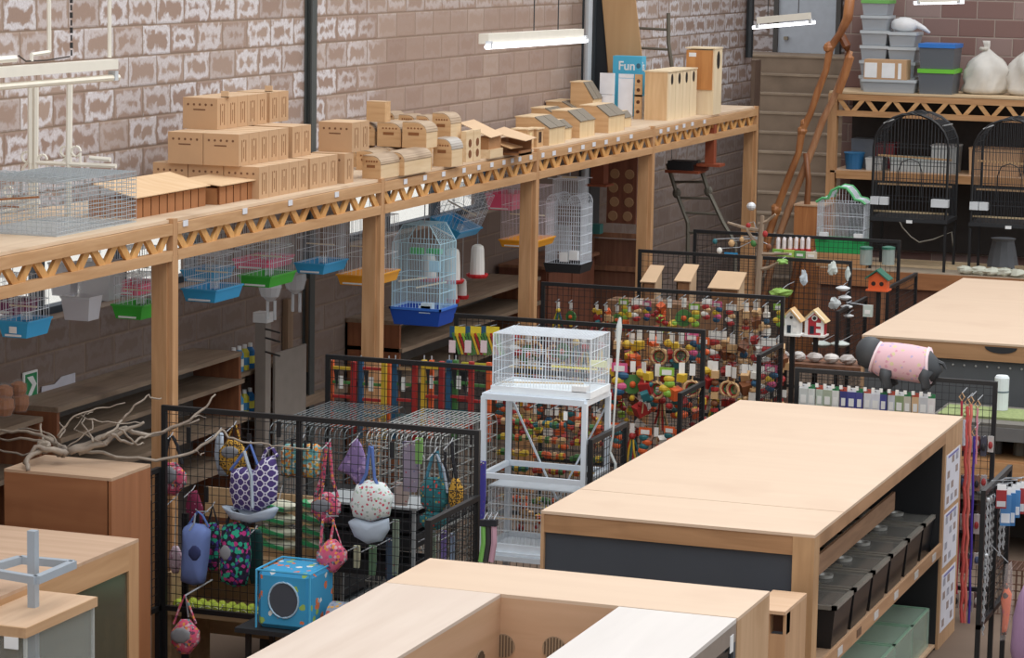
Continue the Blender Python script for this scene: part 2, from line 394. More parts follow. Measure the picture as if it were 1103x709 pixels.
def girder(origin, L_, axis, ztop, period, label, group, mats, hgt=.245, name='lattice_girder'):
    g = T(name, label, 'girder', origin, 0, group)
    def bx(u0, u1, t0, t1, z0, z1):
        return MB().box(t0, t1, u0, u1, z0, z1) if axis == 'y' else MB().box(u0, u1, t0, t1, z0, z1)
    P('top_chord', bx(0, L_, -.025, .025, ztop-.075, ztop), mats[0], g)
    P('bottom_chord', bx(0, L_, -.025, .025, ztop-hgt, ztop-hgt+.068), mats[0], g)
    n = int(round(L_/(period/2))); st = L_/n
    for i in range(n):
        za, zb = ztop-.06, ztop-hgt+.05
        a = (i*st+.02, zb if i % 2 else za); b = ((i+1)*st-.02, za if i % 2 else zb)
        t0 = -.012 if i % 2 else -.004
        if axis == 'y': m = MB().bar((t0, a[0], a[1]), (t0, b[0], b[1]), .02, .034, (0,0,1)) ; m = MB().bar((t0, a[0], a[1]), (t0, b[0], b[1]), .024, .058, (0, 0, 1))
        else: m = MB().bar((a[0], t0, a[1]), (b[0], t0, b[1]), .022, .05, (0, 0, 1))
        P('brace', m, mats[1], g)
    return g
BR = wood('brace_pine', '#c08a4e', '#dcaa68', '#ab7640', 'Z')
nm = ['nearest the camera, at the left edge', 'below the stacked flat carriers', 'below the curved wooden hides', 'below the small nest boxes', 'at the far end under the tall nest boxes']
for i in range(5):
    a, b = POSTS[i]+(.04 if i else 0), POSTS[i+1]-.035
    girder((XF+.005, a, 0), b-a, 'y', 3.105, .36, 'pine lattice girder of the storage deck, '+nm[i], 'lattice girders along the deck edge', (PINE, BR))
# small white price tags on the edge of the deck
tagm = flat('#dcdde2', .6)
tagx = [(200, 240), (264, 227), (313, 218), (363, 209), (437, 195), (458, 191), (478, 187), (500, 183), (516, 180), (530, 177), (543, 174.5), (552, 172.5), (560, 171), (572, 169), (585, 166.5), (597, 164.5), (614, 161), (628, 158), (640, 155), (653, 152.5), (666, 149.5), (680, 146.5), (712, 141), (720, 139), (729, 137), (737, 135), (746, 133), (759, 130.5)]
for k, (x, y) in enumerate(tagx):
    p = at(x, y+.5, 'x', XF+.035)
    w = .07 if p.y < 24 else .09
    O('price_tag', MB().box(-.002, .002, -w/2, w/2, -.02, .02), tagm, 'small white price tag on the edge of the storage deck', 'price tag', (XF+.034, p.y, p.z), 0, 'price tags along the deck edge')
# ================================================================== RIGHT-HAND RACK
RY = 33.7
rk = T('storage_rack', 'pine storage rack against the red block wall with a lattice front and lower shelf', 'shelf', (-8.04, RY, 0))
def rkl(mb): return mb.mv((8.04, -RY, 0))
P('top_board', rkl(MB().box(-8.04, -4.2, RY, 34.69, 3.18, 3.205)), wood('rack_top', '#c8ab85', '#dbc29d', None, 'X'), rk)
P('shelf', rkl(MB().box(-8.0, -4.2, RY, 34.69, 2.21, 2.235)), PLYD, rk)
P('shelf_edge', rkl(MB().box(-7.92, -4.2, RY-.02, RY, 2.14, 2.24)), PINEX, rk)
for x in (-8.0, -4.3): P('post', rkl(MB().box(x-.05, x+.06, RY, RY+.11, 0, 3.18)), PINEZ, rk)
P('back_panel', rkl(MB().box(-7.95, -4.2, 34.6, 34.66, 1.2, 3.1)), flat('#37322f', .8, var=.3), rk)
girder((-7.94, RY+.03, 0), 3.6, 'x', 3.175, .34, 'pine lattice girder across the front of the rack by the red block wall', None, (PINEX, wood('bx', '#bd8c58', '#d6a976', None, 'X')), .27)
# low counter below the rack
ct = T('counter', 'long low wooden counter with a dusty grey top in front of the rack', 'counter', (-8.0, 32.3, 0))
def ctl(mb): return mb.mv((8.0, -32.3, 0))
CZ = 1.2
P('top_board', ctl(MB().box(-7.75, -3.8, 32.3, 33.6, CZ-.03, CZ)), flat('#a59683', .8, var=.2, scale=5), ct)
P('front_rail', ctl(MB().box(-7.75, -3.8, 32.26, 32.3, CZ-.2, CZ-.01)), wood('cr', '#8e5d39', '#a97349', None, 'X'), ct)
for i in range(5):
    P('front_panel', ctl(MB().box(-7.74+i*.78, -7.0+i*.78, 32.32, 32.36, 0, CZ-.2)), wood('cp%d' % i, '#5e3a29', '#744a35', None, 'Z'), ct)
for i in range(6):
    P('stile', ctl(MB().box(-7.78+i*.78, -7.73+i*.78, 32.29, 32.36, 0, CZ-.2)), wood('cs%d' % i, '#8a5d40', '#a0704f', None, 'Z'), ct)
# ================================================================== CENTRE CABINET
TZ = 1.6
def ltray(): pass
cab = T('terrarium_cabinet', 'large open-sided ply cabinet with a broad pale top and black bins inside, in the centre', 'cabinet', (-5.4, 15.6, 0))
X0, X1, Y0, Y1 = -5.4, -3.72, 15.6, 20.1
def cb(mb): return mb.mv((5.4, -15.6, 0))
t1 = MB(); t1.box(X0, X1, Y0, 16.325, TZ-.018, TZ); P('top_board', cb(t1), PLY, cab)
t1 = MB(); t1.box(X0, X1, 16.335, Y1, TZ-.018, TZ); P('top_board', cb(t1), PLY, cab)
P('front_fascia', cb(MB().box(X0+.02, X1-.1, Y0+.005, Y0+.03, TZ-.13, TZ-.018)), PLYFACE, cab)
P('front_panel', cb(MB().box(X0+.02, X1-.1, Y0+.03, Y0+.05, .1, TZ-.12)), flat('#3f454d', .6, var=.12, scale=3, name='slate_blue_panel'), cab)
P('side_panel', cb(MB().box(X0, X0+.02, Y0, Y1, 0, TZ-.018)), PLYSIDE, cab)
P('corner_stile', cb(MB().box(X1-.13, X1, Y0, Y0+.13, 0, TZ-.018)), wood('stile_ply', '#b08a62', '#c9a277', '#9f7a54', 'Z', .8), cab)
P('end_panel', cb(MB().box(X1-1.1, X1-.02, Y1-.63, Y1-.60, 0, TZ-.018)), flat('#202225', .7), cab)
P('end_stile', cb(MB().box(X1-.02, X1, Y1-.62, Y1, 0, TZ-.018)), PLYSIDE, cab)
P('side_fascia', cb(MB().box(X1-.02, X1, Y0+.13, Y1-.62, TZ-.1, TZ-.018)), wood('sf', '#a37c58', '#b98f69', '#94704e', 'Y', .7), cab)
P('back_panel', cb(MB().box(X0+.55, X0+.57, Y0+.05, Y1-.04, .05, TZ-.02)), flat('#1b1e22', .8), cab)
P('inner_rail', cb(MB().box(X1-.29, X1-.27, Y0+.14, 19.1, at(975, 524, 'x', -4.0).z-.1, at(975, 524, 'x', -4.0).z+.03)), wood('ir', '#8d6b50', '#a98566', None, 'Y'), cab)
# bin shelf with a label rail
SZ = .71
P('bin_shelf', cb(MB().box(X0+.57, X1-.02, Y0+.05, Y1-.04, SZ-.02, SZ)), PLYD, cab)
rail = P('shelf_edge', cb(MB().box(X1-.02, X1, Y0+.13, Y1-.62, SZ-.02, SZ+.07)), wood('se', '#a9825f', '#bd9570', None, 'Y', .7), cab)
P('tank_shelf', cb(MB().box(X0+.57, X1-.02, Y0+.05, Y1-.04, .02, .04)), PLYD, cab)
# ================================================================== THINGS ON THE STORAGE DECK
def scale_at(b): return (b-CAM).dot(FW)/FPX     # metres per pixel of the photograph at that depth
def dims(b, wpx, hpx, lpx, px_):
    s = scale_at(b); return wpx*s/.945, hpx*s/.99, lpx*s*FPX/(.945*(1656-px_))
# --- flat-pack pet carriers
CX, CY, CH = .275, .17, .228
def carrier():
    t = T('pet_carrier', 'x', 'box', (0, 0, 0))
    P('body', MB().box(-CX, 0, 0, CY-.004, 0, CH-.003), CARD, t)
    m = MB()
    m.lathe([(.0085, 0), (.0085, .002)], (0, CY*.5, CH*.78), 8, 'x')
    for k in (-1, 1): m.box(0, .002, CY*.5+k*.032-.005, CY*.5+k*.032+.005, .03, CH*.8)
    m.box(0, .002, CY*.5-.004, CY*.5+.004, .05, CH*.58)
    P('slots', m, flat('#97704c', .9), t)
    m = MB()
    for k in range(5): m.lathe([(.009, -.002), (.009, .0)], (-.045-k*.047, 0, CH*.78), 8, 'y')
    m.box(-.19, -.095, -.002, 0, CH*.60, CH*.64)
    P('air_holes', m, flat('#75523a', .9), t)
    m = MB().box(-CX, .001, .008, CY-.012, CH-.003, CH-.001)
    P('top_flap', m, CARDL, t)
    return t
car0 = carrier(); fc = [True]
nth = ['first', 'second', 'third', 'fourth', 'fifth', 'sixth', 'seventh', 'eighth', 'ninth', 'tenth', 'eleventh', 'twelfth', 'thirteenth', 'fourteenth', 'fifteenth', 'sixteenth', 'seventeenth', 'eighteenth', 'nineteenth', 'twentieth']
def put(x, y, z, label):
    if fc[0]: car0.location = (x, y, z); car0['label'] = label; car0['group'] = 'flat-sided cardboard carriers'; fc[0] = False; return car0
    return dup(car0, (x, y, z), 0, label, 'flat-sided cardboard carriers')
L1 = at(279, 214.7, 'z', ZD); L2 = at(257, 179.5, 'z', ZD+CH); L3 = at(234, 140, 'z', ZD+2*CH)
for lay, (b, cols, rows) in enumerate(((L1, 3, 5), (L2, 2, 5), (L3, 1, 5))):
    for c in range(cols):
        for r in range(rows):
            lab = 'cardboard carrier in the %s layer of the stack, %s from the camera' % (('bottom', 'middle', 'top')[lay], nth[r])
            lab += (', front column', ', second column back', ', third column back')[c] if cols > 1 else ', main run'
            put(b.x-c*(CX+.006), b.y+r*CY, ZD+lay*CH, lab)
for r in range(2): put(L3.x-.01, L3.y+5*CY+.07+r*CY, ZD+2*CH, 'cardboard carrier at the far end of the top layer, %s after the gap' % nth[r])
for c in range(2):
    for r in range(2): put(L2.x-.01-c*CX, L2.y+5*CY+.09+r*CY, ZD+CH, 'cardboard carrier at the far end of the middle layer, %s after the gap, %s column' % (nth[r], ('front', 'back')[c]))
for c in range(3):
    for r in range(3): put(L1.x-.005-c*(CX+.005), L1.y+5*CY+.045+r*CY, ZD, 'cardboard carrier in the bottom layer past the gap, %s from it, %s column' % (nth[r], ('front', 'second', 'third')[c]))
put(L1.x+.03, L1.y+8*CY+.10, ZD, 'lone cardboard carrier at the far end of the bottom layer, beside the wooden hides')
b = at(379, 164.5, 'z', ZD+CH)
for r in range(2): put(b.x, b.y+r*CY, ZD+CH, 'cardboard carrier showing its reddish handle side above the bottom layer, %s of the pair' % ('nearer', 'farther')[r])
for (x, y) in ((246, 105), (293, 99)):
    p = at(x, y, 'z', ZD+3*CH)
    O('cardboard_tab', MB().box(-.06, 0, 0, .012, 0, .045).box(-.06, 0, 0, .05, 0, .004), CARDL, 'small cardboard tab sticking up from the top layer of carriers, %s one' % ('left' if x < 270 else 'right'), 'box', (p.x, p.y, ZD+3*CH))
# --- low trays of upright cardboard with lifted lids
def tray(x0, y0, x1, y1, fa, fb, bk, n, label):
    a = at(x0, y0, 'z', ZD); e = at(x1, y1, 'z', ZD)
    t = T('carton_tray', label, 'box', (a.x, a.y, ZD)); Ly = e.y-a.y
    zf = at(fa[0], fa[1], 'x', a.x+.02).z-ZD
    hb = at(bk[0], bk[1], 'x', a.x-.34).z-ZD
    m = MB().box(-.34, -.02, 0, Ly, 0, zf-.02)
    P('body', m, flat('#a8744a', .9), t)
    for i in range(n):
        y = Ly*i/n; P('carton', MB().prism([(0, y+.006, 0), (0, y+Ly/n-.006, 0), (-.03, y+Ly/n-.03, 0), (-.03, y+.03, 0)], (0, 0, zf-.01)), flat('#a06b42', .9), t)
    P('lid', MB().plate([(.03, -.04, zf), (.03, Ly+.01, zf), (-.34, Ly+.12, hb), (-.34, .06, hb)], .006), wood('lid_board', '#d7b287', '#e4c49c', None, 'X', .6, .85), t)
    return t
tray(145, 236, 230, 222, (149, 213.5), (229, 203), (190, 184.5), 9, 'long low carton of upright cardboard with pale sloping lid, beside the wire cage')
tray(236, 221, 277, 214, (236, 201), (275, 194), (235, 187), 5, 'short low carton with pale sloping lid, at the foot of the carrier stack')
# --- curved wooden hides
HWD = wood('hide_wood', '#c49a6c', '#d6b083', '#bb8f60', 'X'); HROOF = wood('hide_bark', '#a28a70', '#bda68b', '#917a62', 'Y'); HFR = wood('hide_front', '#d8ba90', '#e8cfaa', None, 'Y')
def hide(px_, py_, z, w, h, l, label, roof=HROOF, name='curved_hide', group='curved wooden hides'):
    b = at(px_, py_, 'z', z); dx, dz, dy = dims(b, w, h, l, px_)
    t = T(name, label, 'pet hide', b, 0, group)
    prof = [(0, 0), (0, dz*.62)]+[(-dx*.5+dx*.5*math.cos(a), dz*.62+dz*.38*math.sin(a)) for a in [math.radians(q) for q in (15, 30, 45, 60, 75, 90)]]+[(-dx, dz), (-dx, 0)]
    P('end_board', MB().prism([(x, 0, z_) for x, z_ in prof], (0, .012, 0)), HWD, t)
    P('end_board', MB().prism([(x, dy-.012, z_) for x, z_ in prof], (0, .012, 0)), HWD, t)
    q = prof[1:-1]; m = MB(); m.sm = False
    for i in range(len(q)-1):
        m.prism([(q[i][0], .004, q[i][1]), (q[i+1][0], .004, q[i+1][1]), (q[i+1][0]*.97, .004, q[i+1][1]+.008), (q[i][0]+.004, .004, q[i][1]+.006)], (0, dy-.008, 0))
    P('curved_roof', m, roof, t)
    P('front_board', MB().box(-.012, -.001, .012, dy-.012, 0, dz*.62), HFR, t)
    m = MB()
    for k in range(5): m.lathe([(.008, -.002), (.008, 0)], (-dx*(.2+.14*k), 0, dz*.78), 8, 'y')
    m.box(-dx*.75, -dx*.3, -.002, 0, dz*.5, dz*.62)
    P('air_holes', m, flat('#8a5a34', .9), t)
    return t
hide(409.6, 193.3, ZD, 20, 24, 24.5, 'curved wooden hide at the deck edge, left one of the front pair beside the carriers')
hide(435, 189.5, ZD, 20, 24, 31, 'curved wooden hide at the deck edge, right one of the front pair')
hide(405, 184, ZD, 22, 20, 24, 'curved wooden hide behind the front pair, lying low, left one')
hide(424, 181, ZD, 22, 20, 28, 'curved wooden hide behind the front pair, lying low, right one')
hide(383, 180, ZD, 22, 20, 24, 'curved wooden hide in the low row hidden mostly by the handle-side carriers')
hide(403.5, 157, ZD+.165, 26, 24, 16, 'curved wooden hide in the raised row, leftmost, half hidden by carriers')
HC = hide(431.6, 158.6, ZD+.165, 26, 25, 16, 'curved wooden hide in the raised row, middle of three', group='curved wooden hides')
HR = hide(458.7, 160.2, ZD+.165, 26, 27, 13, 'curved wooden hide in the raised row, rightmost, its side and bark roof in view')
for k, (x, y, w) in enumerate(((372, 128, 16), (386, 130, 14), (424, 130, 12), (446, 133, 17), (462, 134, 14))):
    b = at(x, y+9, 'z', ZD+.15)
    hide(x, y+9, ZD+.15, w, 17, 12, 'curved wooden hide in the back row of the pile, %s from the left' % nth[k])
    O('wooden_block', MB().box(-.16, .0, .0, .2, 0, .148), HWD, 'plain wooden hide underneath the back row, %s from the left' % nth[k], 'pet hide', (b.x, b.y+.01, ZD))
def carton(px_, py_, z, w, h, l, mat, label, name='small_carton'):
    b = at(px_, py_, 'z', z); dx, dz, dy = dims(b, w, h, l, px_)
    t = T(name, label, 'box', b)
    P('body', MB().box(-dx, 0, 0, dy, 0, dz), mat, t)
    m = MB().box(-dx-.002, .002, -.002, dy/2-.003, dz, dz+.003).box(-dx-.002, .002, dy/2+.003, dy+.002, dz, dz+.003); P('top_flap', m, CARDL, t)
    return t
O('wooden_block', MB().box(-.17, .0, .0, .14, 0, .163), HWD, 'plain wooden hide underneath the rightmost raised hide', 'pet hide', (HR.location.x, HR.location.y+.002, ZD))
carton(414.6, 131.8, HC.location.z+25*scale_at(HC.location)/.99+.006, 20.5, 21.5, 6, HWD, 'small square orange-brown box perched on top of the wooden hides')
hide(485, 151.5, ZD+.19, 20, 28, 12, 'large rounded hide with a grey bark roof, standing on another one', name='curved_hide')
hide(486, 180, ZD, 20, 29, 13, 'large rounded hide at the deck edge with clear wrapping, under another one', roof=flat('#b3aba0', .3))
# tunnels with round holes
for k, (x, y) in enumerate(((502, 175), (510, 173.5))):
    b = at(x, y, 'z', ZD); dx, dz, dy = dims(b, 6, 33, 8, x)
    t = T('wooden_block_house', 'narrow wooden block with round holes beside the wrapped hide, %s one' % ('left', 'right')[k], 'pet hide', b, 0, 'narrow hole blocks')
    P('body', MB().box(-dx, 0, 0, dy-.01, 0, dz), HFR, t)
    m = MB()
    for zz in (.25, .6): m.lathe([(.035, 0), (.035, .003)], (0, dy/2, dz*zz), 10, 'x')
    P('hole', m, flat('#7a4a28', .9), t)
# flap cartons
b = at(528, 171, 'z', ZD); dx, dz, dy = dims(b, 20, 22, 14, 528)
t = T('flap_box', 'open carton at the deck edge with a pale flap folded over its top', 'box', b)
b1 = MB(); b1.box(-dx, 0, 0, dy, 0, dz*.42); P('front_box', b1, HFR, t)
b1 = MB(); b1.box(-dx+.01, -.02, .01, dy, dz*.42, dz); P('body', b1, flat('#a87b52', .9), t)
P('flap', MB().plate([(.01, -.02, dz), (.01, dy*.95, dz+.01), (-dx*1.5, dy*.8, dz*1.75), (-dx*1.5, -.1, dz*1.7)], .006), CARDL, t)
b = at(561, 168, 'z', ZD); dx, dz, dy = dims(b, 28, 17, 12, 561)
t = T('flap_box', 'low open carton with a broad pale lid, in the middle of the deck edge', 'box', (b.x, b.y, ZD))
P('body', MB().box(-dx, -dx+.03, 0, dy, 0, dz).box(-dx, 0, dy-.02, dy, 0, dz).box(-dx, 0, 0, dy, 0, .02).box(-.02, 0, .0, dy, 0, dz*.3), flat('#9a6b45', .9), t)
P('flap', MB().plate([(.06, -.05, dz*.95), (.04, dy, dz), (-dx*1.1, dy, dz*1.6), (-dx*1.2, -.05, dz*1.4)], .006), CARDL, t)
P('flap', MB().plate([(-.06, -.09, dz*.45), (-.02, .1, dz*.5), (-.3, .1, dz*.95), (-.3, -.09, dz*.95)], .006), HWD, t)
# nest boxes with sloping roofs
MESH_ROOF = flat('#7f7566', .7, var=.25, scale=60, name='felt_roof')
def slope_box(px_, py_, z, w, h, l, label, hf=.62, hole=False, run=.45):
    b = at(px_, py_, 'z', z); dx, dz, dy = dims(b, w, h, l, px_)
    t = T('nest_box', label, 'nest box', b, 0, 'wooden nest boxes on the deck')
    prof = [(0, 0), (0, dz*hf), (-dx*run, dz), (-dx, dz), (-dx, 0)]
    P('side_board', MB().prism([(x, 0, z_) for x, z_ in prof], (0, .012, 0)), HWD, t)
    P('side_board', MB().prism([(x, dy-.012, z_) for x, z_ in prof], (0, .012, 0)), HWD, t)
    P('front_board', MB().box(-.012, 0, .012, dy-.012, 0, dz*hf), wood('nest_front', '#d8bb8e', '#e8cfa6', None, 'Z'), t)
    n = 2 if dy > .25 else 1
    for i in range(n):
        ya, yb = dy*i/n+.004, dy*(i+1)/n-.008
        P('sloping_lid', MB().plate([(.008, ya, dz*hf), (.008, yb, dz*hf), (-dx*run, yb, dz+.004), (-dx*run, ya, dz+.004)], .008), MESH_ROOF, t)
    P('top_board', MB().box(-dx-.01, -dx*run, -.005, dy+.005, dz, dz+.01), HFR, t)
    P('back_board', MB().box(-dx, -dx+.012, .012, dy-.012, 0, dz), HWD, t)
    if hole: P('entrance_hole', MB().lathe([(.03, 0), (.03, .003)], (0, dy*.5, dz*hf*.6), 10, 'x'), flat('#2e241c'), t)
    return t
slope_box(591, 157, ZD, 36, 29, 18, 'sloping-roofed nest box at the deck edge, nearest of the felt-roofed row')
slope_box(606, 151.5, ZD, 20, 20, 10, 'small felt-roofed nest box squeezed between two larger ones')
slope_box(624, 149, ZD, 30, 28, 17, 'felt-roofed nest box, second large one from the near end of the row')
slope_box(655, 143.5, ZD, 30, 28, 18, 'felt-roofed nest box with an orange side, third large one of the row')
slope_box(672, 137.5, ZD, 10, 16, 8, 'smallest felt-roofed nest box at the far end of the row')
slope_box(598, 135, ZD, 26, 17, 14, 'low flat-topped nest box behind the nearest felt-roofed one')
slope_box(618, 129, ZD, 30, 18, 16, 'low flat-topped nest box in the back row beside the wall')
slope_box(638, 129, ZD, 24, 39, 10, 'felt-roofed nest box set apart at the back below the steel column', hf=.55)
# plain wooden boxes with an oval hole
for k, (x, y, w, h, l, lab) in enumerate(((568, 160.5, 17, 20, 7, 'small wooden box with a slot of daylight in its front, beside the open cartons'), (578, 159, 12, 19, 7, 'small wooden box with a dark opening, right next to the slot-fronted one'))):
    b = at(x, y, 'z', ZD); dx, dz, dy = dims(b, w, h, l, x)
    t = T('wooden_box', lab, 'nest box', b)
    P('body', MB().box(-dx, 0, 0, dy, 0, dz), HWD, t); P('lid', MB().box(-dx-.01, .01, -.01, dy+.01, dz, dz+.012), HFR, t)
    P('opening', MB().box(0, .003, dy*.3, dy*.7, dz*.25, dz*.85), flat('#3a2415' if k else '#e8cf9c'), t)  # daylight in the first slot painted as a pale opaque patch
# tall nest boxes
NB = wood('pale_nest_side', '#cda779', '#e0be92', '#c19463', 'Z', .8); NF = wood('pale_nest_front', '#dfc8a2', '#ecd9b8', '#d4bb92', 'Z', .8)
base = at(719, 130, 'z', ZD); dx, dz, _ = dims(base, 25, 51, 8, 719)
for k in range(4):
    b = base+Vector((0, .268*k, 0))
    t = T('tall_nest_box', 'tall pale nest box with oval hole, %s from the camera, row of four' % nth[k], 'nest box', b, 0, 'tall pale nest boxes')
    P('side_board', MB().box(-dx, -.014, 0, .012, 0, dz), NB, t); P('side_board', MB().box(-dx, -.014, .245, .257, 0, dz), NB, t)
    P('front_board', MB().box(-.014, 0, 0, .257, 0, dz-.005), NF, t); P('back_board', MB().box(-dx, -dx+.012, .012, .245, 0, dz-.005), NB, t)
    P('top_board', MB().box(-dx-.01, .008, -.004, .261, dz, dz+.015), NF, t)
    m = MB().lathe([(.038, 0), (.038, .004)], (0, .128, 0), 12, 'x')
    for v in m.v: v.z *= 1.5
    m.mv((0, 0, dz*.85)); P('entrance_hole', m, flat('#1e1a18'), t)
b = at(755, 126.5, 'z', ZD); 
t = T('boot_nest_box', 'tallest nest box, boot-shaped with an orange side and a large oval hole', 'nest box', (b.x, base.y+1.2, ZD))
dz2 = dz*1.42
P('front_board', MB().box(-.016, 0, 0, .32, 0, dz2), NF, t)
P('side_board', MB().box(-.2, -.016, 0, .014, 0, dz2*.5), NF, t)
P('upper_side_board', MB().box(-.31, -.016, -.014, .0, dz2*.38, dz2-.015), wood('orange_ply', '#b97a42', '#d09355', '#a86b35', 'Z'), t)
P('body', MB().box(-.31, -.016, .0, .32, dz2*.38, dz2-.01).box(-.2, -.016, .014, .32, 0, dz2*.38), NB, t)
P('top_board', MB().box(-.32, .006, -.02, .325, dz2, dz2+.015), NF, t)
m = MB().lathe([(.06, 0), (.06, .004)], (0, .16, 0), 12, 'x')
for v in m.v: v.z *= 1.6
m.mv((0, 0, dz2*.83)); P('entrance_hole', m, flat('#1e1a18'), t)
P('paper_label', MB().box(-.28, -.2, -.017, -.014, dz2*.88, dz2*.94), WHITE, t)
# blue toy carton with lettering
def text(s, size, mat, parent, loc, rot=(math.pi/2, 0, 0), name='lettering', ext=.001):
    c = bpy.data.curves.new('t', 'FONT'); c.body = s; c.size = size; c.extrude = ext; c.offset = size*.018
    o = bpy.data.objects.new('t', c); COL.objects.link(o)
    dg = bpy.context.evaluated_depsgraph_get(); dg.update()
    me = bpy.data.meshes.new_from_object(o.evaluated_get(dg)); bpy.data.objects.remove(o)
    me.materials.clear(); me.materials.append(mat)
    n = bpy.data.objects.new(name, me); COL.objects.link(n); n.parent = parent; n.location = loc; n.rotation_euler = rot
    return n
b = at(690, 115, 'y', 28.62); b.z = ZD; BT = at(690, 61, 'y', 28.62).z-ZD
t = T('blue_carton', 'bright blue printed carton with white lettering behind the white boards', 'box', b)
BW, BH = .32, BT
P('body', MB().box(-BW, 0, 0, .16, 0, BH), flat('#4fb4d8', .5, var=.05), t)
text('Fun', .13, WHITE, t, (-BW+.06, -.002, BH-.145)); text('is', .14, WHITE, t, (.002, .02, BH-.15), (math.pi/2, 0, math.pi/2))
P('printed_emblem', MB().ball((-.035, -.001, BH-.1), .024, (1, .05, 1.2)), flat('#3d6a80'), t)
P('white_panel', MB().box(-.002, .003, .0, .16, 0, BH*.34), WHITE, t)
for k, (x, y, w, h) in enumerate(((661, 115.5, 15.5, 38), (681, 127, 15.5, 49))):
    b = at(x, y, 'y', 28.15+.1*k); b.z = ZD; dx, dz, dy = dims(b, w, h, 2, x); dz = at(x, (79, 80)[k], 'y', b.y).z-ZD
    t = T('white_board', ('shorter', 'taller')[k]+' white board standing upright in front of the blue carton', 'board', b)
    P('lower_board', MB().box(-dx, 0, 0, .02, 0, dz*(.52 if k == 0 else .9)), flat('#e6e8ee', .5), t); P('upper_board', MB().box(-dx, 0, .002, .022, dz*(.53 if k == 0 else .91), dz), flat('#e6e8ee', .5), t)
for k, (x, y, h, hh) in enumerate(((690, 130, 26, 0), (691, 131, 24, 1), )):
    b = at(x, y, 'z', ZD); dx, dz, dy = dims(b, 8, h, 3, x)
    t = T('hole_board', 'narrow wooden board with round holes, %s, beside the tall white board' % ('lower', 'upper')[k], 'nest box', (at(691, 120, 'y', 28.22).x, 28.22, ZD+k*(dz*1.0+.001)))
    P('board', MB().box(-dx, 0, 0, .015, 0, dz), HWD, t)
    m = MB()
    for zz in (.3, .7): m.lathe([(.02, -.003), (.02, 0)], (-dx/2, 0, dz*zz), 8, 'y')
    P('hole', m, flat('#5a3217'), t)
# leaning flattened carton and black sheet
a = at(636, 0, 'x', -9.3)
P0 = at(652, 84, 'z', ZD); y0 = 27.2
t = T('cardboard_sheet', 'tall flattened brown carton leaning upright against the block wall', 'cardboard', (0, 0, 0))
q = [at(651, 100, 'y', 28.95), at(690, 100, 'y', 28.95), at(671, -40, 'y', 29.0), at(636, -40, 'y', 29.0)]
for v in q: v.x += .1
for v in q[:2]: v.z = ZD
q0 = Vector((q[0].x, 28.95, ZD)); t.location = q0
P('front_face', MB().plate([q[0]-q0, q[1]-q0, q[2]-q0, q[3]-q0], .02), wood('carton_big', '#b18c62', '#bd9970', None, 'Z', .4, .8), t)
q2 = [q[0]+Vector((-.11, .1, 0)), q[0]+Vector((-.002, .03, 0)), q[3]+Vector((-.002, .03, 0)), q[3]+Vector((-.10, .1, 0))]
P('side_flap', MB().plate([v-q0 for v in q2], .01), flat('#8d6a48', .85), t)
p = at(645, 90, 'y', 28.4)
O('black_sheet', MB().prism([(-.12, 0, 0), (.14, .0, 0), (.02, 0, 1.7), (-.1, 0, 1.7)], (0, .03, 0)), flat('#22272c', .6), 'black sheet leaning behind the tall brown carton', 'board', (at(650, 90, 'y', 28.9).x-.05, 29.0, ZD))
# metal ladder frame behind the nest boxes
LM = flat('#6d685c', .5, metal=.3, name='ladder_metal')
yl = 29.75
lp = [at(720, 14, 'y', yl), at(720, 46, 'y', yl), at(731, 112, 'y', yl)]
o0 = Vector((lp[2].x, yl, ZD)); t = T('ladder_frame', 'bent metal ladder standing on the deck behind the tall nest boxes', 'ladder', o0)
P('rail', MB().tube([(lp[0]-o0), (lp[1]-o0), Vector((0, 0, 0.0))], .022, 6), LM, t)
off = at(684, 31, 'y', yl)-at(720, 33, 'y', yl)
P('rail', MB().tube([(lp[0]-o0+off), (lp[1]-o0+off), Vector((off.x, 0, 0.0))], .022, 6), LM, t)
for yy in (32, 53.5, 78): 
    a = at(720 if yy < 46 else 720+(yy-46)*.17, yy, 'y', yl)-o0; P('rung', MB().tube([a, a+off], .016, 6), LM, t)
# --- wire cage on the deck, and the white scroll stand hanging above
def wirebox(m, x0, x1, y0, y1, z0, z1, sp, r, zs, top=True, bottom=True, tsp=None):
    nx = max(1, int(round((x1-x0)/sp))); ny = max(1, int(round((y1-y0)/sp)))
    for i in range(nx+1):
        x = x0+(x1-x0)*i/nx
        for y in (y0, y1): m.bar((x, y, z0), (x, y, z1), r)
        if top: m.bar((x, y0, z1), (x, y1, z1), r)
    for i in range(1, ny):
        y = y0+(y1-y0)*i/ny
        for x in (x0, x1): m.bar((x, y, z0), (x, y, z1), r)
        if top and tsp is None: m.bar((x0, y, z1), (x1, y, z1), r)
    for z in zs:
        m.bar((x0, y0, z), (x1, y0, z), r*1.4); m.bar((x0, y1, z), (x1, y1, z), r*1.4); m.bar((x0, y0, z), (x0, y1, z), r*1.4); m.bar((x1, y0, z), (x1, y1, z), r*1.4)
    return m
b = at(61, 255.5, 'z', ZD); b2 = at(6, 249.5, 'z', ZD)
dxw = .62; dyw = 1.05; hz_ = .33
t = T('wire_cage', 'long galvanised wire cage with a hinged top, lying on the left end of the deck', 'cage', (-8.42, 15.15, ZD))
fine = flat('#aab2b6', .5, name='fine_galvanised')
zs = [hz_*i/12 for i in range(13)]
P('wire_body', wirebox(MB(), -dxw, 0, 0, dyw, .01, hz_,   .034, .0026, zs), fine, t)
P('base_sheet', MB().box(-dxw, 0, 0, dyw, 0, .008), flat('#b9bdbd', .4, metal=.3), t)
P('divider', MB().box(-dxw, 0, dyw*.72, dyw*.72+.004, 0, .012), fine, t)
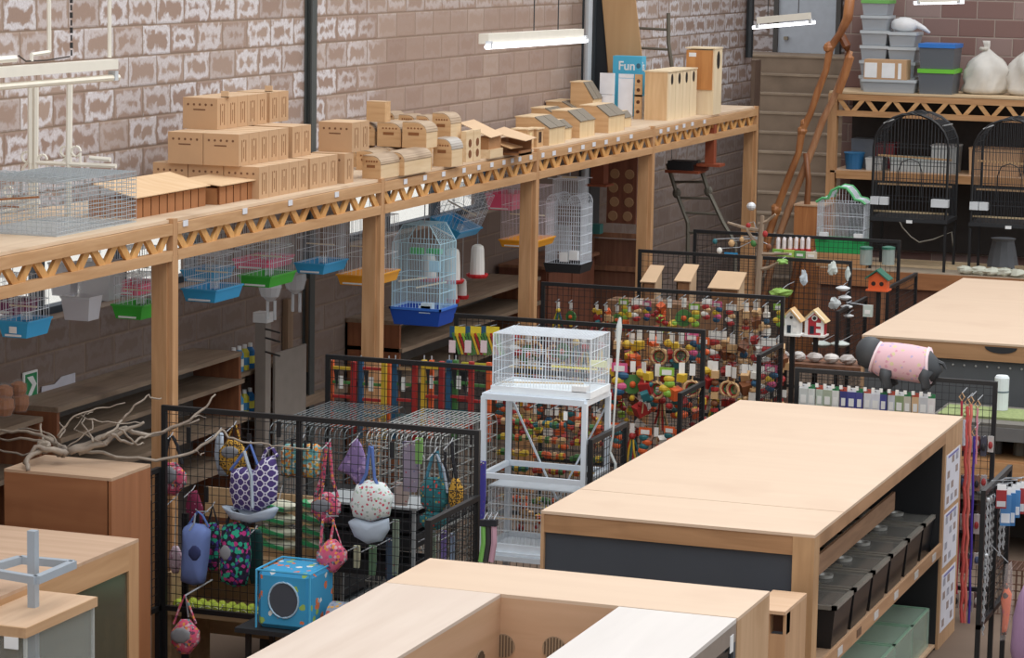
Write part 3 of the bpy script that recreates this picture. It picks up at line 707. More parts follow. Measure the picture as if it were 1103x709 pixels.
m = MB(); wirebox(m, -dxw, 0, 0, dyw*.35, 0, .02, .06, .003, [0], True); P('lid', m.mv((0, 0, hz_+.01)), fine, t)
P('perch', MB().bar((-dxw+.1, .1, .15), (-dxw+.3, .1, .16), .012), wood('perch', '#8e5e3c', '#a9744c', None, 'X'), t)
P('perch', MB().bar((-.42, .0, .21), (-.12, .0, .24), .012), wood('perch2', '#8e5e3c', '#a9744c', None, 'X'), t)
CREAM = flat('#e9e4d6', .45, var=.06, name='cream_paint')
sx_ = -8.9
t = T('scroll_stand', 'cream painted metal rack with curled scrolls at the joints, standing behind the wire cage', 'rack', (sx_, 16.3, ZD))
O_ = Vector((sx_, 16.3, ZD))
def sp_(x, y, yy=16.3): p = at(x, y, 'y', yy); return p-O_
m = MB()
for x, x2 in ((33, 33), (39, 38.5), (75, 74)):
    a = sp_(x, 88); c = sp_(x2, 176); m.tube([a, c], .021 if x != 39 else .017, 6)
    e_ = Vector((c.x, 0, 0)); m.tube([c, e_], .017, 6)
P('upright', m, CREAM, t)
m = MB(); m.tube([sp_(38, 175), sp_(125, 179)], .016, 6); m.tube([sp_(97, 170), sp_(119, 172)], .016, 6); m.tube([sp_(0, 230), sp_(42, 217)], .02, 6); m.tube([sp_(0, 219), sp_(30, 214)], .02, 6); m.tube([sp_(33, 196), sp_(36, 210)], .016, 6)
P('cross_rail', m, CREAM, t)
for (x, y) in ((28, 169), (46, 172), (70, 163), (82, 163), (9, 206)):
    c = sp_(x, y); P('scroll', MB().tube([c+Vector((.032*math.cos(a), 0, .032*math.sin(a))) for a in [k*.5 for k in range(13)]]+[c+Vector((.03*(1 if x in (46, 82) else -1), 0, -.09))], .009, 5), CREAM, t)
# --- fluorescent lights
TUBE = emit('lit_tube', '#f6f8ff', 3.0)
def lamp(ax, a, b_, label, lit, drops, hh=.07, w=.07, tube_off=(.0, -.05)):
    t = T('batten_light', label, 'light', (a+b_)/2); o = (a+b_)/2
    P('housing', MB().bar(a-o, b_-o, w, hh), CREAM, t)
    d = (b_-a).normalized()
    tt = P('tube', MB().tube([a-o-d*.06+Vector((tube_off[0], 0, tube_off[1]-hh*.4)), b_-o+d*.06+Vector((tube_off[0], 0, tube_off[1]-hh*.4))], .021, 8), TUBE if lit else flat('#f1ead8', .3), t)
    for k in (0, 1):
        e = (a if k == 0 else b_)-o+Vector((tube_off[0], 0, tube_off[1]-hh*.2)); P('end_cap', MB().bar(e-d*.02, e+d*.02, .05, .06), flat('#c9cdd0'), t)
    for p in drops:
        q = p-o; P('hanging_wire', MB().tube([q, q+Vector((0, 0, 1.9))], .006, 5), flat('#3a3a3a'), t)
    return t
xa = -8.25
a = at(-60, 82, 'x', xa); b_ = at(122, 69, 'x', xa)
t = lamp('x', a, b_, 'long cream fluorescent batten hanging at the top left, unlit, on white rods', False, [], .06, .07, (0, -.06))
o = (a+b_)/2
m = MB()
for x, y in ((53, 56), (118, 62)):
    p = at(x, y, 'x', xa)-o; m.tube([p, p+Vector((0, 0, 1.5))], .013, 6)
m.tube([at(53, 56, 'x', xa)-o, at(34, 59, 'x', xa)-o, at(34, 66, 'x', xa)-o], .013, 6)
P('hanging_rod', m, CREAM, t)
m = MB(); p = at(77, 60, 'x', xa)-o; 
for k in range(34): m.bar(p+Vector((0, 0, k*.045)), p+Vector((0, 0, k*.045+.034)), .014 if k % 2 else .008)
P('chain', m, flat('#2b2b2b'), t)
P('conduit', MB().tube([at(-20, 66, 'x', xa)-o, at(16, 63, 'x', xa)-o], .022, 6), CREAM, t)
P('cable', MB().tube([at(75, 61, 'x', xa)-o, at(50, 65, 'x', xa)-o, at(28, 66, 'x', xa)-o, at(20, 60, 'x', xa)-o], .005, 5), flat('#3a3029'), t)
a = at(521, 42, 'x', xa); b_ = at(624, 36, 'x', xa)
lamp('x', a, b_, 'lit fluorescent batten hanging in front of the block wall, over the middle of the deck', True, [at(601, 32, 'x', xa), at(575, 33, 'x', xa)], .085, .09, (.05, -.03))
a = at(816, 22, 'y', 33); b_ = at(873, 17, 'y', 33); b_.y = a.y-.0
lamp('y', a, b_, 'small lit fluorescent batten hanging in front of the grey door', True, [at(827, 18, 'y', 33), at(860, 14, 'y', 33)], .08, .08)
a = at(990, 0, 'y', 33); b_ = at(1033, -1, 'y', 33)
lamp('y', a, b_, 'fluorescent batten just showing at the top edge above the storage boxes', True, [], .06, .06, (0, -.01))
# ================================================================== CAGES HANGING UNDER THE DECK
def frustum(m, w, l, h, tap, t=.012, z0=0):
    """an open tray flaring upwards, centred on the origin"""
    a, b = w/2, l/2; c, d = a-tap, b-tap
    bo = [(-c,-d,z0),(c,-d,z0),(c,d,z0),(-c,d,z0)]; to = [(-a,-b,z0+h),(a,-b,z0+h),(a,b,z0+h),(-a,b,z0+h)]
    ti = [(-a+t,-b+t,z0+h),(a-t,-b+t,z0+h),(a-t,b-t,z0+h),(-a+t,b-t,z0+h)]; bi = [(-c+t,-d+t,z0+t),(c-t,-d+t,z0+t),(c-t,d-t,z0+t),(-c+t,d-t,z0+t)]
    n = len(m.v); m.v += [Vector(p) for p in bo+to+ti+bi]
    for k in range(4):
        j = (k+1) % 4; m.f += [[n+k, n+j, n+4+j, n+4+k], [n+4+k, n+4+j, n+8+j, n+8+k], [n+8+k, n+8+j, n+12+j, n+12+k]]
    m.f += [[n+3, n+2, n+1, n], [n+12, n+13, n+14, n+15]]
    return m
HOOK = flat('#a3a7ab', .4, name='hook_wire')
def cage(px_, pyb, xp, wpx, tpx, toppx, color, label, wire=WHITEW, z_hang=3.02, loc=None, w=None, l=None, sp=.035, extras=True, rz=0, tag_=False, roof=0):
    b = loc or at(px_, pyb, 'x', xp); s = scale_at(b); wpx *= 1.1
    if w is None:
        tot = wpx*s; k = (1656-b_px(b))/FPX; w = tot/(.945*(1+1.15*k)); l = w*1.15
        w, l = tot*.56/.945, None
        l = min(.55, tot*.44/(.945*k))
    th = tpx*s*.85; H = (pyb-toppx)*s
    t = T('hanging_bird_cage', label, 'bird cage', b, rz, 'small bird cages hanging below the deck')
    tr = P('tray', frustum(MB(), w, l, th, .022), color, t)
    P('tray_rim', MB().box(-w/2-.006, w/2+.006, -l/2-.006, -l/2+.006, th-.008, th+.004).box(w/2-.006, w/2+.006, -l/2, l/2, th-.008, th+.004).box(-w/2-.006, -w/2+.006, -l/2, l/2, th-.008, th+.004).box(-w/2, w/2, l/2-.006, l/2+.006, th-.008, th+.004), color, t)
    m = wirebox(MB(), -w/2+.014, w/2-.014, -l/2+.014, l/2-.014, th-.005, H, sp, .0024, [th+(H-th)*q for q in (0, .33, .66, 1)])
    P('wire_body', m, wire, t)
    if extras:
        P('perch', MB().bar((-w/2+.01, -.02, th+(H-th)*.45), (w/2-.01, -.02, th+(H-th)*.45), .01), flat('#e6d9bd'), t)
        P('slide_out_strip', MB().box(-w/2+.05, w/2-.05, -l/2+.0, -l/2+.012, .01, .022), WHITE, t)
        P('feeder', MB().box(w/2-.06, w/2-.02, -l/2+.03, -l/2+.09, th+.01, th+.06), CLEAR, t)
    if tag_: P('price_tag', MB().box(-.02, .03, -l/2-.006, -l/2-.002, th*.3, th*.7), WHITE, t)
    if z_hang: P('hanger', MB().tube([(0, 0, H), (0, 0, H+.03), (.01, 0, (z_hang+.03)-b.z)], .003, 4), HOOK, t)
    return t, w, l, H
def b_px(b):
    d = b-CAM; return 551.5+FPX*d.dot(RT)/d.dot(FW)
tc_ = {'blue': flat('#3aa3d8', .35, var=.04), 'green': flat('#3fae3c', .35, var=.04), 'pink': flat('#ee5f86', .35, var=.04), 'yellow': flat('#eda428', .35, var=.04), 'purple': flat('#7a3464', .35, var=.04), 'dblue': flat('#1f50b4', .35, var=.04), 'black': BLACKM}
cage(14, 336, -9.1, 56, 15, 296, tc_['purple'], 'small bird cage with a purple tray hanging far left, behind the blue-trayed one')
cage(27, 361, -8.62, 56, 21, 312, tc_['blue'], 'small bird cage with a blue tray hanging nearest the left edge', tag_=True)
cage(146, 315, -9.05, 56, 13, 266, tc_['pink'], 'small bird cage with a pink tray hanging left of the nearest full post')
cage(150, 341, -8.66, 56, 18, 295, tc_['green'], 'small bird cage with a green tray hanging left of the nearest full post')
cage(224, 301, -9.05, 54, 14, 250, tc_['blue'], 'small bird cage with a pale blue tray, upper one right of the nearest post')
cage(229, 322, -8.66, 62, 16, 272, tc_['blue'], 'small bird cage with a blue tray, lower one right of the nearest post')
cage(284, 287, -9.05, 62, 12, 240, tc_['pink'], 'small bird cage with a pink tray behind the green-trayed one')
cage(288, 306, -8.66, 58, 14, 252, tc_['green'], 'small bird cage with a green tray between the pink and blue trayed ones')
cage(346, 292, -8.66, 54, 13, 240, tc_['blue'], 'small bird cage with a blue tray, left of the yellow-trayed one')
cage(397, 304, -8.66, 66, 13, 232, tc_['yellow'], 'small bird cage with a yellow tray hanging behind the second post')
cage(568, 264, -8.62, 64, 9, 200, tc_['yellow'], 'tall-barred bird cage with a yellow tray hanging behind the third post', flat('#d9cfd8', .5))
cage(548, 224, -9.1, 48, 20, 180, tc_['pink'], 'bird cage with a deep pink tray hanging by the window behind the yellow-trayed one', sp=.05)
# tilted blue cage
t, w, l, H = cage(488, 248, -8.8, 58, 11, 200, tc_['blue'], 'bird cage with a blue tray hanging at a tilt to the right', z_hang=None)
t.rotation_euler = (0, .42, 0)
t['group'] = 'small bird cages hanging below the deck'
P('hanger', MB().tube([(0, 0, H-.005), (-.16, 0, H+.28)], .003, 4), HOOK, t)
# big pale blue cage with gabled top
b = at(456, 348, 'x', -8.5); s = scale_at(b)
LB = flat('#b9dcea', .4, name='pale_blue_wire')
t = T('large_bird_cage', 'tall pale blue bird cage with a dark blue tray hanging beside the second post', 'bird cage', b)
w, l = .42, .36; H = 108*s; th = 18*s
P('tray', frustum(MB(), w+.03, l+.03, th, .03), tc_['dblue'], t)
P('tray_rim', MB().box(-w/2-.02, w/2+.02, -l/2-.02, -l/2-.005, th-.01, th+.01).box(w/2+.005, w/2+.02, -l/2-.02, l/2+.02, th-.01, th+.01).box(-w/2-.02, w/2+.02, l/2+.005, l/2+.02, th-.01, th+.01).box(-w/2-.02, -w/2-.005, -l/2-.02, l/2+.02, th-.01, th+.01), flat('#3a72cf', .35), t)
hs = H*.82
P('wire_body', wirebox(MB(), -w/2, w/2, -l/2, l/2, th, hs, .026, .0034, [th+(hs-th)*q for q in (0, .25, .5, .75, 1)], top=False), LB, t)
m = MB(); n = 12
for y in (-l/2, l/2):
    for i in range(n+1):
        x = -w/2+w*i/n; k = min(1, (w/2-abs(x))/(w*.22)); m.bar((x, y, hs), (x, y, hs+.001+(H-hs)*k), .0024)
    m.bar((-w/2, y, hs), (-w*.28, y, H), .006); m.bar((w/2, y, hs), (w*.28, y, H), .006); m.bar((-w*.28, y, H), (w*.28, y, H), .006)
for i in range(13):
    y = -l/2+l*i/12
    m.bar((-w/2, y, hs), (-w*.28, y, H), .0024); m.bar((w/2, y, hs), (w*.28, y, H), .0024); m.bar((-w*.28, y, H), (w*.28, y, H), .0024)
P('gabled_top', m, LB, t)
P('corner_rod', MB().bar((-w/2, -l/2, th), (-w/2, -l/2, hs), .007).bar((w/2, -l/2, th), (w/2, -l/2, hs), .007).bar((w/2, l/2, th), (w/2, l/2, hs), .007), LB, t)
P('perch', MB().bar((-w/2+.02, -.1, H*.42), (w*.1, -.02, H*.46), .012), flat('#eadfc6'), t)
P('perch', MB().bar((-.02, -.12, H*.37), (w*.5, -.03, H*.43), .012), flat('#eadfc6'), t)
P('swing', MB().box(-w*.36, -w*.1, .05, .1, H*.68, H*.74), flat('#62bf74'), t, 'green plastic swing')
P('swing', MB().box(w*.0, w*.3, .05, .1, H*.69, H*.74), flat('#4fae72'), t, 'green plastic swing')
for x, z in ((.12, .16), (.08, .13)): P('feeder', MB().box(w*x, w*x+.1, -l/2-.01, -l/2+.05, H*z, H*z+.06), flat('#cfe3ef', .3), t)
P('feeder', MB().box(w*.28, w*.28+.08, -l/2, -l/2+.05, H*.55, H*.65), flat('#a9d3ea', .3), t)
P('hanger', MB().tube([(0, 0, H), (0, 0, H+.05), (0, 0, 3.05-b.z)], .005, 4), HOOK, t)
# white play-top cage, on a low stand of boards
b = at(612, 292, 'x', -8.72); s = scale_at(b)
t = T('play_top_cage', 'ornate white bird cage with two arched ends and a black tray beside the third post', 'bird cage', b)
w, l = .36, .34; H = 74*s; th = 10*s
P('tray', frustum(MB(), w+.03, l+.03, th, .02), BLACKM, t)
P('wire_body', wirebox(MB(), -w/2, w/2, -l/2, l/2, th, H, .024, .0046, [th+(H-th)*q for q in (0, .16, .32, .48, .64, .8, .92)], top=False), WHITEW, t)
for sx2 in (-1, 1):
    m = MB(); c = sx2*(w/2-.07)
    for i in range(9):
        y = -l/2+l*i/8
        m.tube([(c+.07*math.cos(a), y, H+.09*math.sin(a)) for a in [math.pi*q/8 for q in range(9)]], .0045 if i in (0, 8) else .0022, 4)
    for q in range(1, 8):
        a = math.pi*q/8; m.bar((c+.07*math.cos(a), -l/2, H+.09*math.sin(a)), (c+.07*math.cos(a), l/2, H+.09*math.sin(a)), .0022)
    P('arched_end', m, WHITEW, t)
m = MB(); wirebox(m, -.13, .13, -.13, .13, H-.02, 100*s, .024, .003, [H, H+.08, 100*s-.01, 100*s]); P('play_top', m, WHITEW, t)
m = MB().box(-.18, .18, -.15, -.14, 100*s, 100*s+.008).box(-.18, .18, .14, .15, 100*s, 100*s+.008); P('top_rail', m, WHITEW, t)
P('perch', MB().bar((-.05, -.1, 100*s+.02), (.1, -.08, 100*s+.02), .014), flat('#e2d2b2'), t)
for x in (-.03, .07): P('feeder', MB().box(x, x+.085, -l/2-.02, -l/2+.04, th+.02+max(0, x)*.3, th+.11+max(0, x)*.3), WHITE, t)
P('door', wirebox(MB(), -.07, .07, -l/2-.008, -l/2-.002, th+.12, th+.36, .024, .003, [th+.12, th+.24, th+.36]), WHITEW, t)
P('hanger', MB().tube([(0, 0, 101*s), (0, 0, 3.05-b.z)], .004, 4), HOOK, t)
# clear tubs
for k, (x, y, wd, h, lab) in enumerate(((88, 344, 50, 26, 'cloudy clear plastic tub hanging between the blue and pink trayed cages'), (108, 322, 58, 42, 'bundle of clear plastic tubs hung behind the cloudy tub'), (70, 318, 40, 36, 'clear plastic tub hung nearest the bright window'))):
    b = at(x, y, 'x', -8.75-.25*k); s = scale_at(b)
    t = T('plastic_tub', lab, 'tub', b)
    P('tub', frustum(MB(), wd*s*.7, wd*s*.6, h*s, .02, .006), glassy('cloudy_plastic%d' % k, '#e3e6ee', .6, .3), t)
    P('rim', MB().box(-wd*s*.36, wd*s*.36, -wd*s*.31, -wd*s*.29, h*s-.012, h*s), flat('#c9d0d6'), t)
    P('hanger', MB().tube([(0, -wd*s*.3, h*s-.005), (0, 0, h*s+.05), (0, 0, 3.05-b.z)], .003, 4), HOOK, t)
# poultry drinkers
RED = flat('#c2262c', .35, var=.05); MILK = flat('#e4e2dc', .35, var=.04, name='milky_plastic')
def drinker(x, y, xp, h, wd, label):
    b = at(x, y, 'x', xp); s = scale_at(b); r = wd*s/2; H = h*s
    t = T('poultry_drinker', label, 'drinker', b, 0, 'poultry drinkers hanging near the blue cage')
    P('dome', MB().lathe([(r*.8, .02), (r*.78, H*.4), (r*.7, H*.85), (r*.6, H*.95), (r*.3, H)], n=14), MILK, t)
    P('dish', MB().lathe([(r*1.05, 0), (r*1.2, .02), (r*1.2, .035), (r*1.08, .035), (r*1.0, .015)], n=14), RED, t)
    P('hanger', MB().tube([(0, 0, H), (0, 0, 3.05-b.z)], .003, 4), HOOK, t)
    return t
drinker(514, 299, -8.7, 36, 20, 'white poultry drinker with a red dish, rightmost and fully in view')
drinker(487, 305, -8.75, 38, 22, 'white poultry drinker with a red dish, half hidden by the blue cage')
drinker(462, 303, -8.8, 30, 20, 'white poultry drinker seen through the bars of the pale blue cage')
drinker(498, 322, -8.9, 22, 12, 'small poultry drinker hanging below the larger ones, right of its twin')
drinker(488, 326, -8.9, 22, 12, 'small poultry drinker hanging below the larger ones, beside the blue cage')
for k, (x, y) in enumerate(((291, 322), (318, 314))):
    b = at(x, y, 'x', -8.95); s = scale_at(b)
    t = T('clear_feeder', 'clear rounded feeder hanging under the %s trayed cage' % ('green', 'blue')[k], 'feeder', b)
    P('bowl', MB().lathe([(.02, -.02), (.07, .02), (.09, .09), (.085, .14), (.06, .16)], n=12), glassy('feeder_clear%d' % k, '#dfe4e8', .55), t)
    P('hanger', MB().tube([(0, 0, .15), (0, 0, 3.05-b.z)], .003, 4), HOOK, t)
    for q in (-.02, .04): P('tube', MB().tube([(q, 0, -.01), (q, 0, -.16)], .012, 6), glassy('tube_c%d' % k, '#dfe4e8', .6), t)
# ================================================================== SHELVING ALONG THE FOOT OF THE WALL
EB = wood('rust_end_board', '#7a4a31', '#96603f', '#6a3d28', 'Z')
def wallshelf(y0_, y1_, levels, label, name='wall_shelf'):
    t = T(name, label, 'shelf', (-9.64, y0_, 0))
    for z, d in levels: P('shelf_board', MB().box(0, d, 0, y1_-y0_, z-.035, z), SHELFW, t)
    for y in (0, y1_-y0_-.04):
        P('end_board', MB().box(0, levels[0][1]-.01, y, y+.04, 0, levels[0][0]-.036), EB, t)
    P('back_board', MB().box(0, .02, 0, y1_-y0_, 0, levels[0][0]-.04), flat('#69645f', .9, var=.2), t)
    return t
wallshelf(16.6, 19.5, [(1.79, .42), (1.58, .44), (1.28, .46), (.95, .46)], 'long stepped wooden shelf against the block wall at the left')
wallshelf(22.5, 26.2, [(1.66, .52), (1.42, .54), (1.1, .55)], 'wooden shelf unit against the wall behind the poultry drinkers')
# goods on them and along the wall
p = at(24, 402, 'x', -9.64); q = at(39, 399, 'x', -9.64); r_ = at(39, 427, 'x', -9.64); u_ = at(26, 431, 'x', -9.64)
O_ = Vector((-9.64, (p.y+q.y)/2, (p.z+u_.z)/2)); W_, H_ = abs(q.y-p.y), abs(p.z-u_.z)
t = T('exit_sign', 'green and white arrow sign on the wall near the left edge', 'sign', O_)
P('board', MB().box(0, .012, -W_/2, W_/2, -H_/2, H_/2), WHITE, t)
P('green_field', MB().box(.012, .015, -W_/2+.02, W_/2-.015, -H_/2+.02, H_/2-.015), flat('#1f8a54', .5, var=.03), t)
m = MB().prism([(.015, -.02-W_*.2, H_*.32), (.015, .02, H_*.32), (.015, W_*.36, 0), (.015, .0, -H_*.38), (.015, -W_*.28, -H_*.38), (.015, W_*.06, 0)], (.003, 0, 0)); P('arrow', m, WHITE, t)
O('torn_notice', MB().prism([(0, 0, 0), (0, .5, .0), (0, .5, .12), (0, .3, .12), (0, .2, .08), (0, .02, .09)], (.004, 0, 0)), flat('#c9c9d2', .8), 'torn white paper notice on the wall right of the arrow sign', 'notice', (-9.64, O_.y+.15, at(42, 431, 'x', -9.64).z))
for k, (x, y, r) in enumerate(((4, 436, .07), (21, 432, .065), (20, 418, .055), (5, 422, .055))):
    b = at(x, y, 'x', -9.35)
    t = T('wrapped_basket', 'brown basket in clear wrapping at the left edge, %s of the heap' % ('largest', 'second', 'third', 'topmost')[k], 'basket', b)
    P('basket', MB().lathe([(r*.7, -r), (r, -r*.3), (r*.95, r*.5), (r*.4, r*.8)], n=12), flat('#a9672f', .7, var=.3, scale=30), t)
    P('wrapping', MB().lathe([(r*.8, -r*1.08), (r*1.12, -r*.3), (r*1.05, r*.6), (r*.4, r*1.1)], n=12), glassy('wrap', '#dfe6ea', .12), t)
wallshelf(14.9, 16.5, [(1.74, .36), (1.4, .36)], 'short wooden shelf under the arrow sign holding wrapped baskets', 'wall_shelf')
# bottles on hooks in the bay beyond the shelf
bt = T('bottle_shelf', 'small shelf against the wall right of the long stepped shelf', 'shelf', (-9.64, 19.56, 0))
P('board', MB().box(0, .35, 0, 1.0, 1.56, 1.59), SHELFW, bt); P('board', MB().box(0, .35, 0, 1.0, 1.2, 1.23), SHELFW, bt); P('end_board', MB().box(0, .35, 1.0, 1.03, 0, 1.62), EB, bt); P('end_board', MB().box(0, .35, -.03, 0, 0, 1.56), EB, bt)
for k in range(8):
    r, c = divmod(k, 4)
    z = 1.591 if r == 0 else 1.231
    t = T('spray_bottle', '%s bottle, %s from the left on the %s board of the small wall shelf' % (('blue', 'blue', 'yellow', 'blue')[c], nth[c], ('upper', 'lower')[r]), 'bottle', (-9.36, 19.64+c*.1, z), 0, 'bottles on the small wall shelf')
    P('bottle', MB().lathe([(.035, 0), (.037, .03), (.037, .14), (.018, .17)], n=10), flat(('#3b83b8', '#4d9ccd', '#d8cf45', '#2f6fa8')[c], .3), t); P('cap', MB().lathe([(.018, .17), (.018, .2)], n=8), WHITE, t)
    P('label_band', MB().lathe([(.0378, .04), (.0378, .1)], n=10), flat(('#e2e04a', '#eef0e8', '#3f8ac0', '#f0e860')[c]), t)
b = at(283, 430, 'x', -9.2)
t = T('grey_post', 'grey stand post with a white cap and short arms beside the wall', 'post', (-9.2, b.y, 0))
P('post', MB().box(-.045, .045, -.05, .05, 0, 1.98), flat('#8b837b', .7), t); P('cap', MB().box(-.06, .06, -.06, .06, 1.98, 2.06), flat('#d4d6d6', .5), t)
for z in (1.93, 1.86, 1.75): P('arm', MB().bar((0, 0, z), (.28, -.3, z+.02), .012), flat('#2b2b2b'), t)
O('leaning_sheet', MB().box(0, .02, 0, .6, 0, 1.72), flat('#857d75', .8, var=.15), 'dull grey-brown panel standing beside the grey post', 'panel', (-9.16, b.y+.1, 0))
for k, (x, y1_, y2_) in enumerate(((312, 322, 395), (336, 300, 400))):
    a = at(x, y1_, 'x', -9.6); c = at(x, y2_, 'x', -9.6)
    O('wall_batten', MB().box(-.03, .02, -.05, .05, 0, a.z-c.z), wood('bat%d' % k, '#7a6450', '#947c64', None, 'Z'), 'upright timber batten on the wall, %s of the steel column' % ('well left', 'just left')[k], 'batten', (-9.61, a.y, c.z))
O('wall_plank', MB().box(-.03, .03, 0, 1.9, 0, .09), SHELFW, 'weathered plank fixed low along the wall left of the steel column', 'plank', (-9.6, 19.6+.9, 1.02))
# cupboard, boards and boxes under the far half of the deck
RB = wood('red_brown_board', '#673c2a', '#83503a', '#5a3324', 'Z')
t = T('brown_cupboard', 'dark red-brown cupboard under the deck behind the white play-top cage', 'cupboard', (-9.6, 26.3, 0))
P('body', MB().box(0, .5, 0, 1.5, 0, 1.72), RB, t); P('door', MB().box(.5, .52, .02, .73, .05, 1.68), RB, t); P('door', MB().box(.5, .52, .77, 1.48, .05, 1.68), RB, t)
P('top_board', MB().box(-.0, .56, -.03, 1.53, 1.72, 1.75), DARKW, t)
yb = 28.5
a = at(653, 240, 'y', yb); c = at(686, 178, 'y', yb)
t = T('perforated_board', 'red-brown board with rows of round bird holes hanging under the deck', 'board', Vector((a.x, yb, a.z)))
P('board', MB().box(0, c.x-a.x, 0, .03, 0, c.z-a.z+.1), wood('pb', '#6f4130', '#8b5641', None, 'Z'), t)
for r in range(4):
    for q in range(2):
        P('round_hole', MB().lathe([(.055, -.004), (.045, -.008), (.045, -.001), (.055, 0)], ((c.x-a.x)*(.22+.5*q+.04*(r % 2)), 0, .08+r*.15), 12, 'y'), flat('#b08a66', .8), t)
P('hanger', MB().bar(((c.x-a.x)/2, .015, c.z-a.z+.1), ((c.x-a.x)/2, .015, 3.02-a.z), .006), HOOK, t)
t = T('dark_rack', 'dark wooden rack with two rails below the perforated board', 'rack', (a.x-.0, 27.9, 0))
m = MB()
for x in (0, .55): m.box(x, x+.05, 0, .05, 0, 1.95)
P('post', m, DARKW, t)
for z in (1.55, 1.9): P('rail', MB().box(0, .6, -.01, .02, z, z+.05), DARKW, t)
P('panel', MB().box(.06, .54, .02, .04, .2, 1.88), wood('drp', '#5d3a2b', '#77503c', None, 'Z'), t)
O('teal_box', MB().box(0, .14, 0, .12, 0, .1), flat('#2e6a66', .6), 'small teal box on top of the dark rack', 'box', (a.x+.05, 27.69, 1.951))
for k, (x0_, y0_, w_) in enumerate(((636, 200, 20), (590, 288, 0))):
    if not w_: continue
    p = at(x0_, y0_, 'y', 27.4); t = T('red_nest_box', 'red-brown nest box with a ledge, hung left of the perforated board', 'nest box', p)
    P('body', MB().box(0, .14, 0, .16, 0.02, .32), flat('#7d4128', .7), t); P('ledge', MB().box(-.02, .2, -.1, .16, 0, .02), flat('#8d4a2e', .7), t); P('hanger', MB().bar((.07, .08, .32), (.07, .08, 3.02-p.z), .006), HOOK, t)
p = at(716, 186, 'y', 29.3)
t = T('hanging_box', 'red-brown tray shelf with a black box, fixed under the deck above the lower ladder', 'shelf', p)
P('board', MB().box(0, .38, 0, .3, 0, .03), flat('#8d4427', .6), t); P('black_box', MB().box(.02, .3, .03, .25, .03, .13), BLACKM, t)
P('side_board', MB().box(.34, .6, .05, .28, .08, .11), flat('#8d4427', .6), t); P('upright', MB().box(.42, .52, .1, .2, .11, 3.02-p.z), flat('#8d4427', .6), t); P('bracket', MB().box(.3, .44, .1, .2, .03, .09), flat('#6a3420'), t)
for x in (.03,): P('hanger', MB().bar((x, .15, .03), (x, .15, 3.02-p.z), .008), HOOK, t)
# lower ladder
yl = 29.6
A = [at(719, 176, 'y', yl), at(729, 208, 'y', yl), at(741, 240, 'y', yl), at(741, 256, 'y', yl)]
B = [at(752, 172, 'y', yl), at(763, 206, 'y', yl), at(779, 240, 'y', yl), at(792, 262, 'y', yl)]
o0 = Vector((A[-1].x, yl, 0)); t = T('metal_ladder', 'old metal ladder leaning under the far end of the deck', 'ladder', o0)
ex = lambda p: [v-o0 for v in p]+[Vector((p[-1].x-o0.x+(.03), 0, 0))]
P('rail', MB().tube(ex(A), .024, 6), LM, t); P('rail', MB().tube(ex(B), .024, 6), LM, t)
for ya, yb_ in ((196, 196), (213, 214), (229, 231), (250, 252)):
    f = lambda P_, y: P_
    xa_ = 719+(ya-176)*.345 if ya < 240 else 741; xb_ = 752+(yb_-172)*.4
    P('rung', MB().tube([at(xa_, ya, 'y', yl)-o0, at(xb_, yb_, 'y', yl)-o0], .016, 6), LM, t)
for P_ in (A, B): P('joint', MB().ball(P_[1]-o0, .05, (1, .5, 1.2)), LM, t)
# ================================================================== THINGS ON THE RIGHT RACK
def gy(x, y, yy): return at(x, y, 'y', yy)
ZR = 3.205
def rbox(x0, x1, yt, yb, yy, dep, z, body, lid, label, name='storage_box', grp=None, tap=.02):
    """clear storage box measured off the front plane yy"""
    a = gy(x0, yb, yy); c = gy(x1, yb, yy); s = scale_at(a); w = c.x-a.x; h = (yb-yt)*s
    t = T(name, label, 'storage box', ((a.x+c.x)/2, yy+dep/2, z), 0, grp)
    lh = min(.05, h*.2)
    P('box', frustum(MB(), w-.02, dep-.02, h-lh, tap, .006), body, t)
    P('lid', MB().box(-w/2, w/2, -dep/2, dep/2, h-lh, h), lid, t)
    P('contents', MB().box(-w/2+.045, w/2-.045, -dep/2+.045, dep/2-.045, .012, (h-lh)*.7), flat('#7f8690', .8, var=.4, scale=14), t)
    return t, h
cb_ = glassy('tote_plastic', '#c3cad0', .5, .3); cl = flat('#b9c0c4', .4, var=.05)
z = ZR
g = 'clear storage boxes stacked at the left of the rack'
sc_ = scale_at(gy(940, 90, 33.9))
t, h = rbox(927, 986, 84, 98, 33.74, .3, z, cb_, cl, 'wide shallow clear box at the bottom of the stack, under the white-labelled carton', grp=g)
t2 = T('labelled_carton', 'brown carton with white labels on the wide shallow clear box', 'box', (gy(953, 84, 33.74).x, 33.74, z+h+.001))
hw = 23*sc_
P('body', MB().box(-hw, hw, 0, .25, 0, 21*sc_), CARD, t2); P('paper_label', MB().box(-hw+.01, -.1, -.003, 0, .02, .2), WHITE, t2); P('paper_label', MB().box(-.04, .12, -.003, 0, .02, .2), WHITE, t2); P('paper_label', MB().box(.16, .2, -.003, 0, .01, .2), WHITE, t2)
zz = z
for k in range(6):
    t, h = rbox(927, 957, 0, 16, 34.1, .42, zz, cb_, flat('#6fae5a') if k == 5 else cl, 'clear storage box, %s from the bottom in the left-hand stack' % nth[k], grp=g); zz += h+.002
zz = z
for k in range(4):
    t, h = rbox(957, 988, 0, 15.8, 34.1, .42, zz, cb_, cl, 'clear storage box, %s from the bottom in the stack below the white bundle' % nth[k], grp=g); zz += h+.002
m = MB().ball((0, 0, .09), .13, (1.35, .9, .72), 12, 8, .06); m.tube([(.1, 0, .12), (.25, 0, .05), (.32, 0, .0)], [.05, .03, .015], 6); m.sm = True
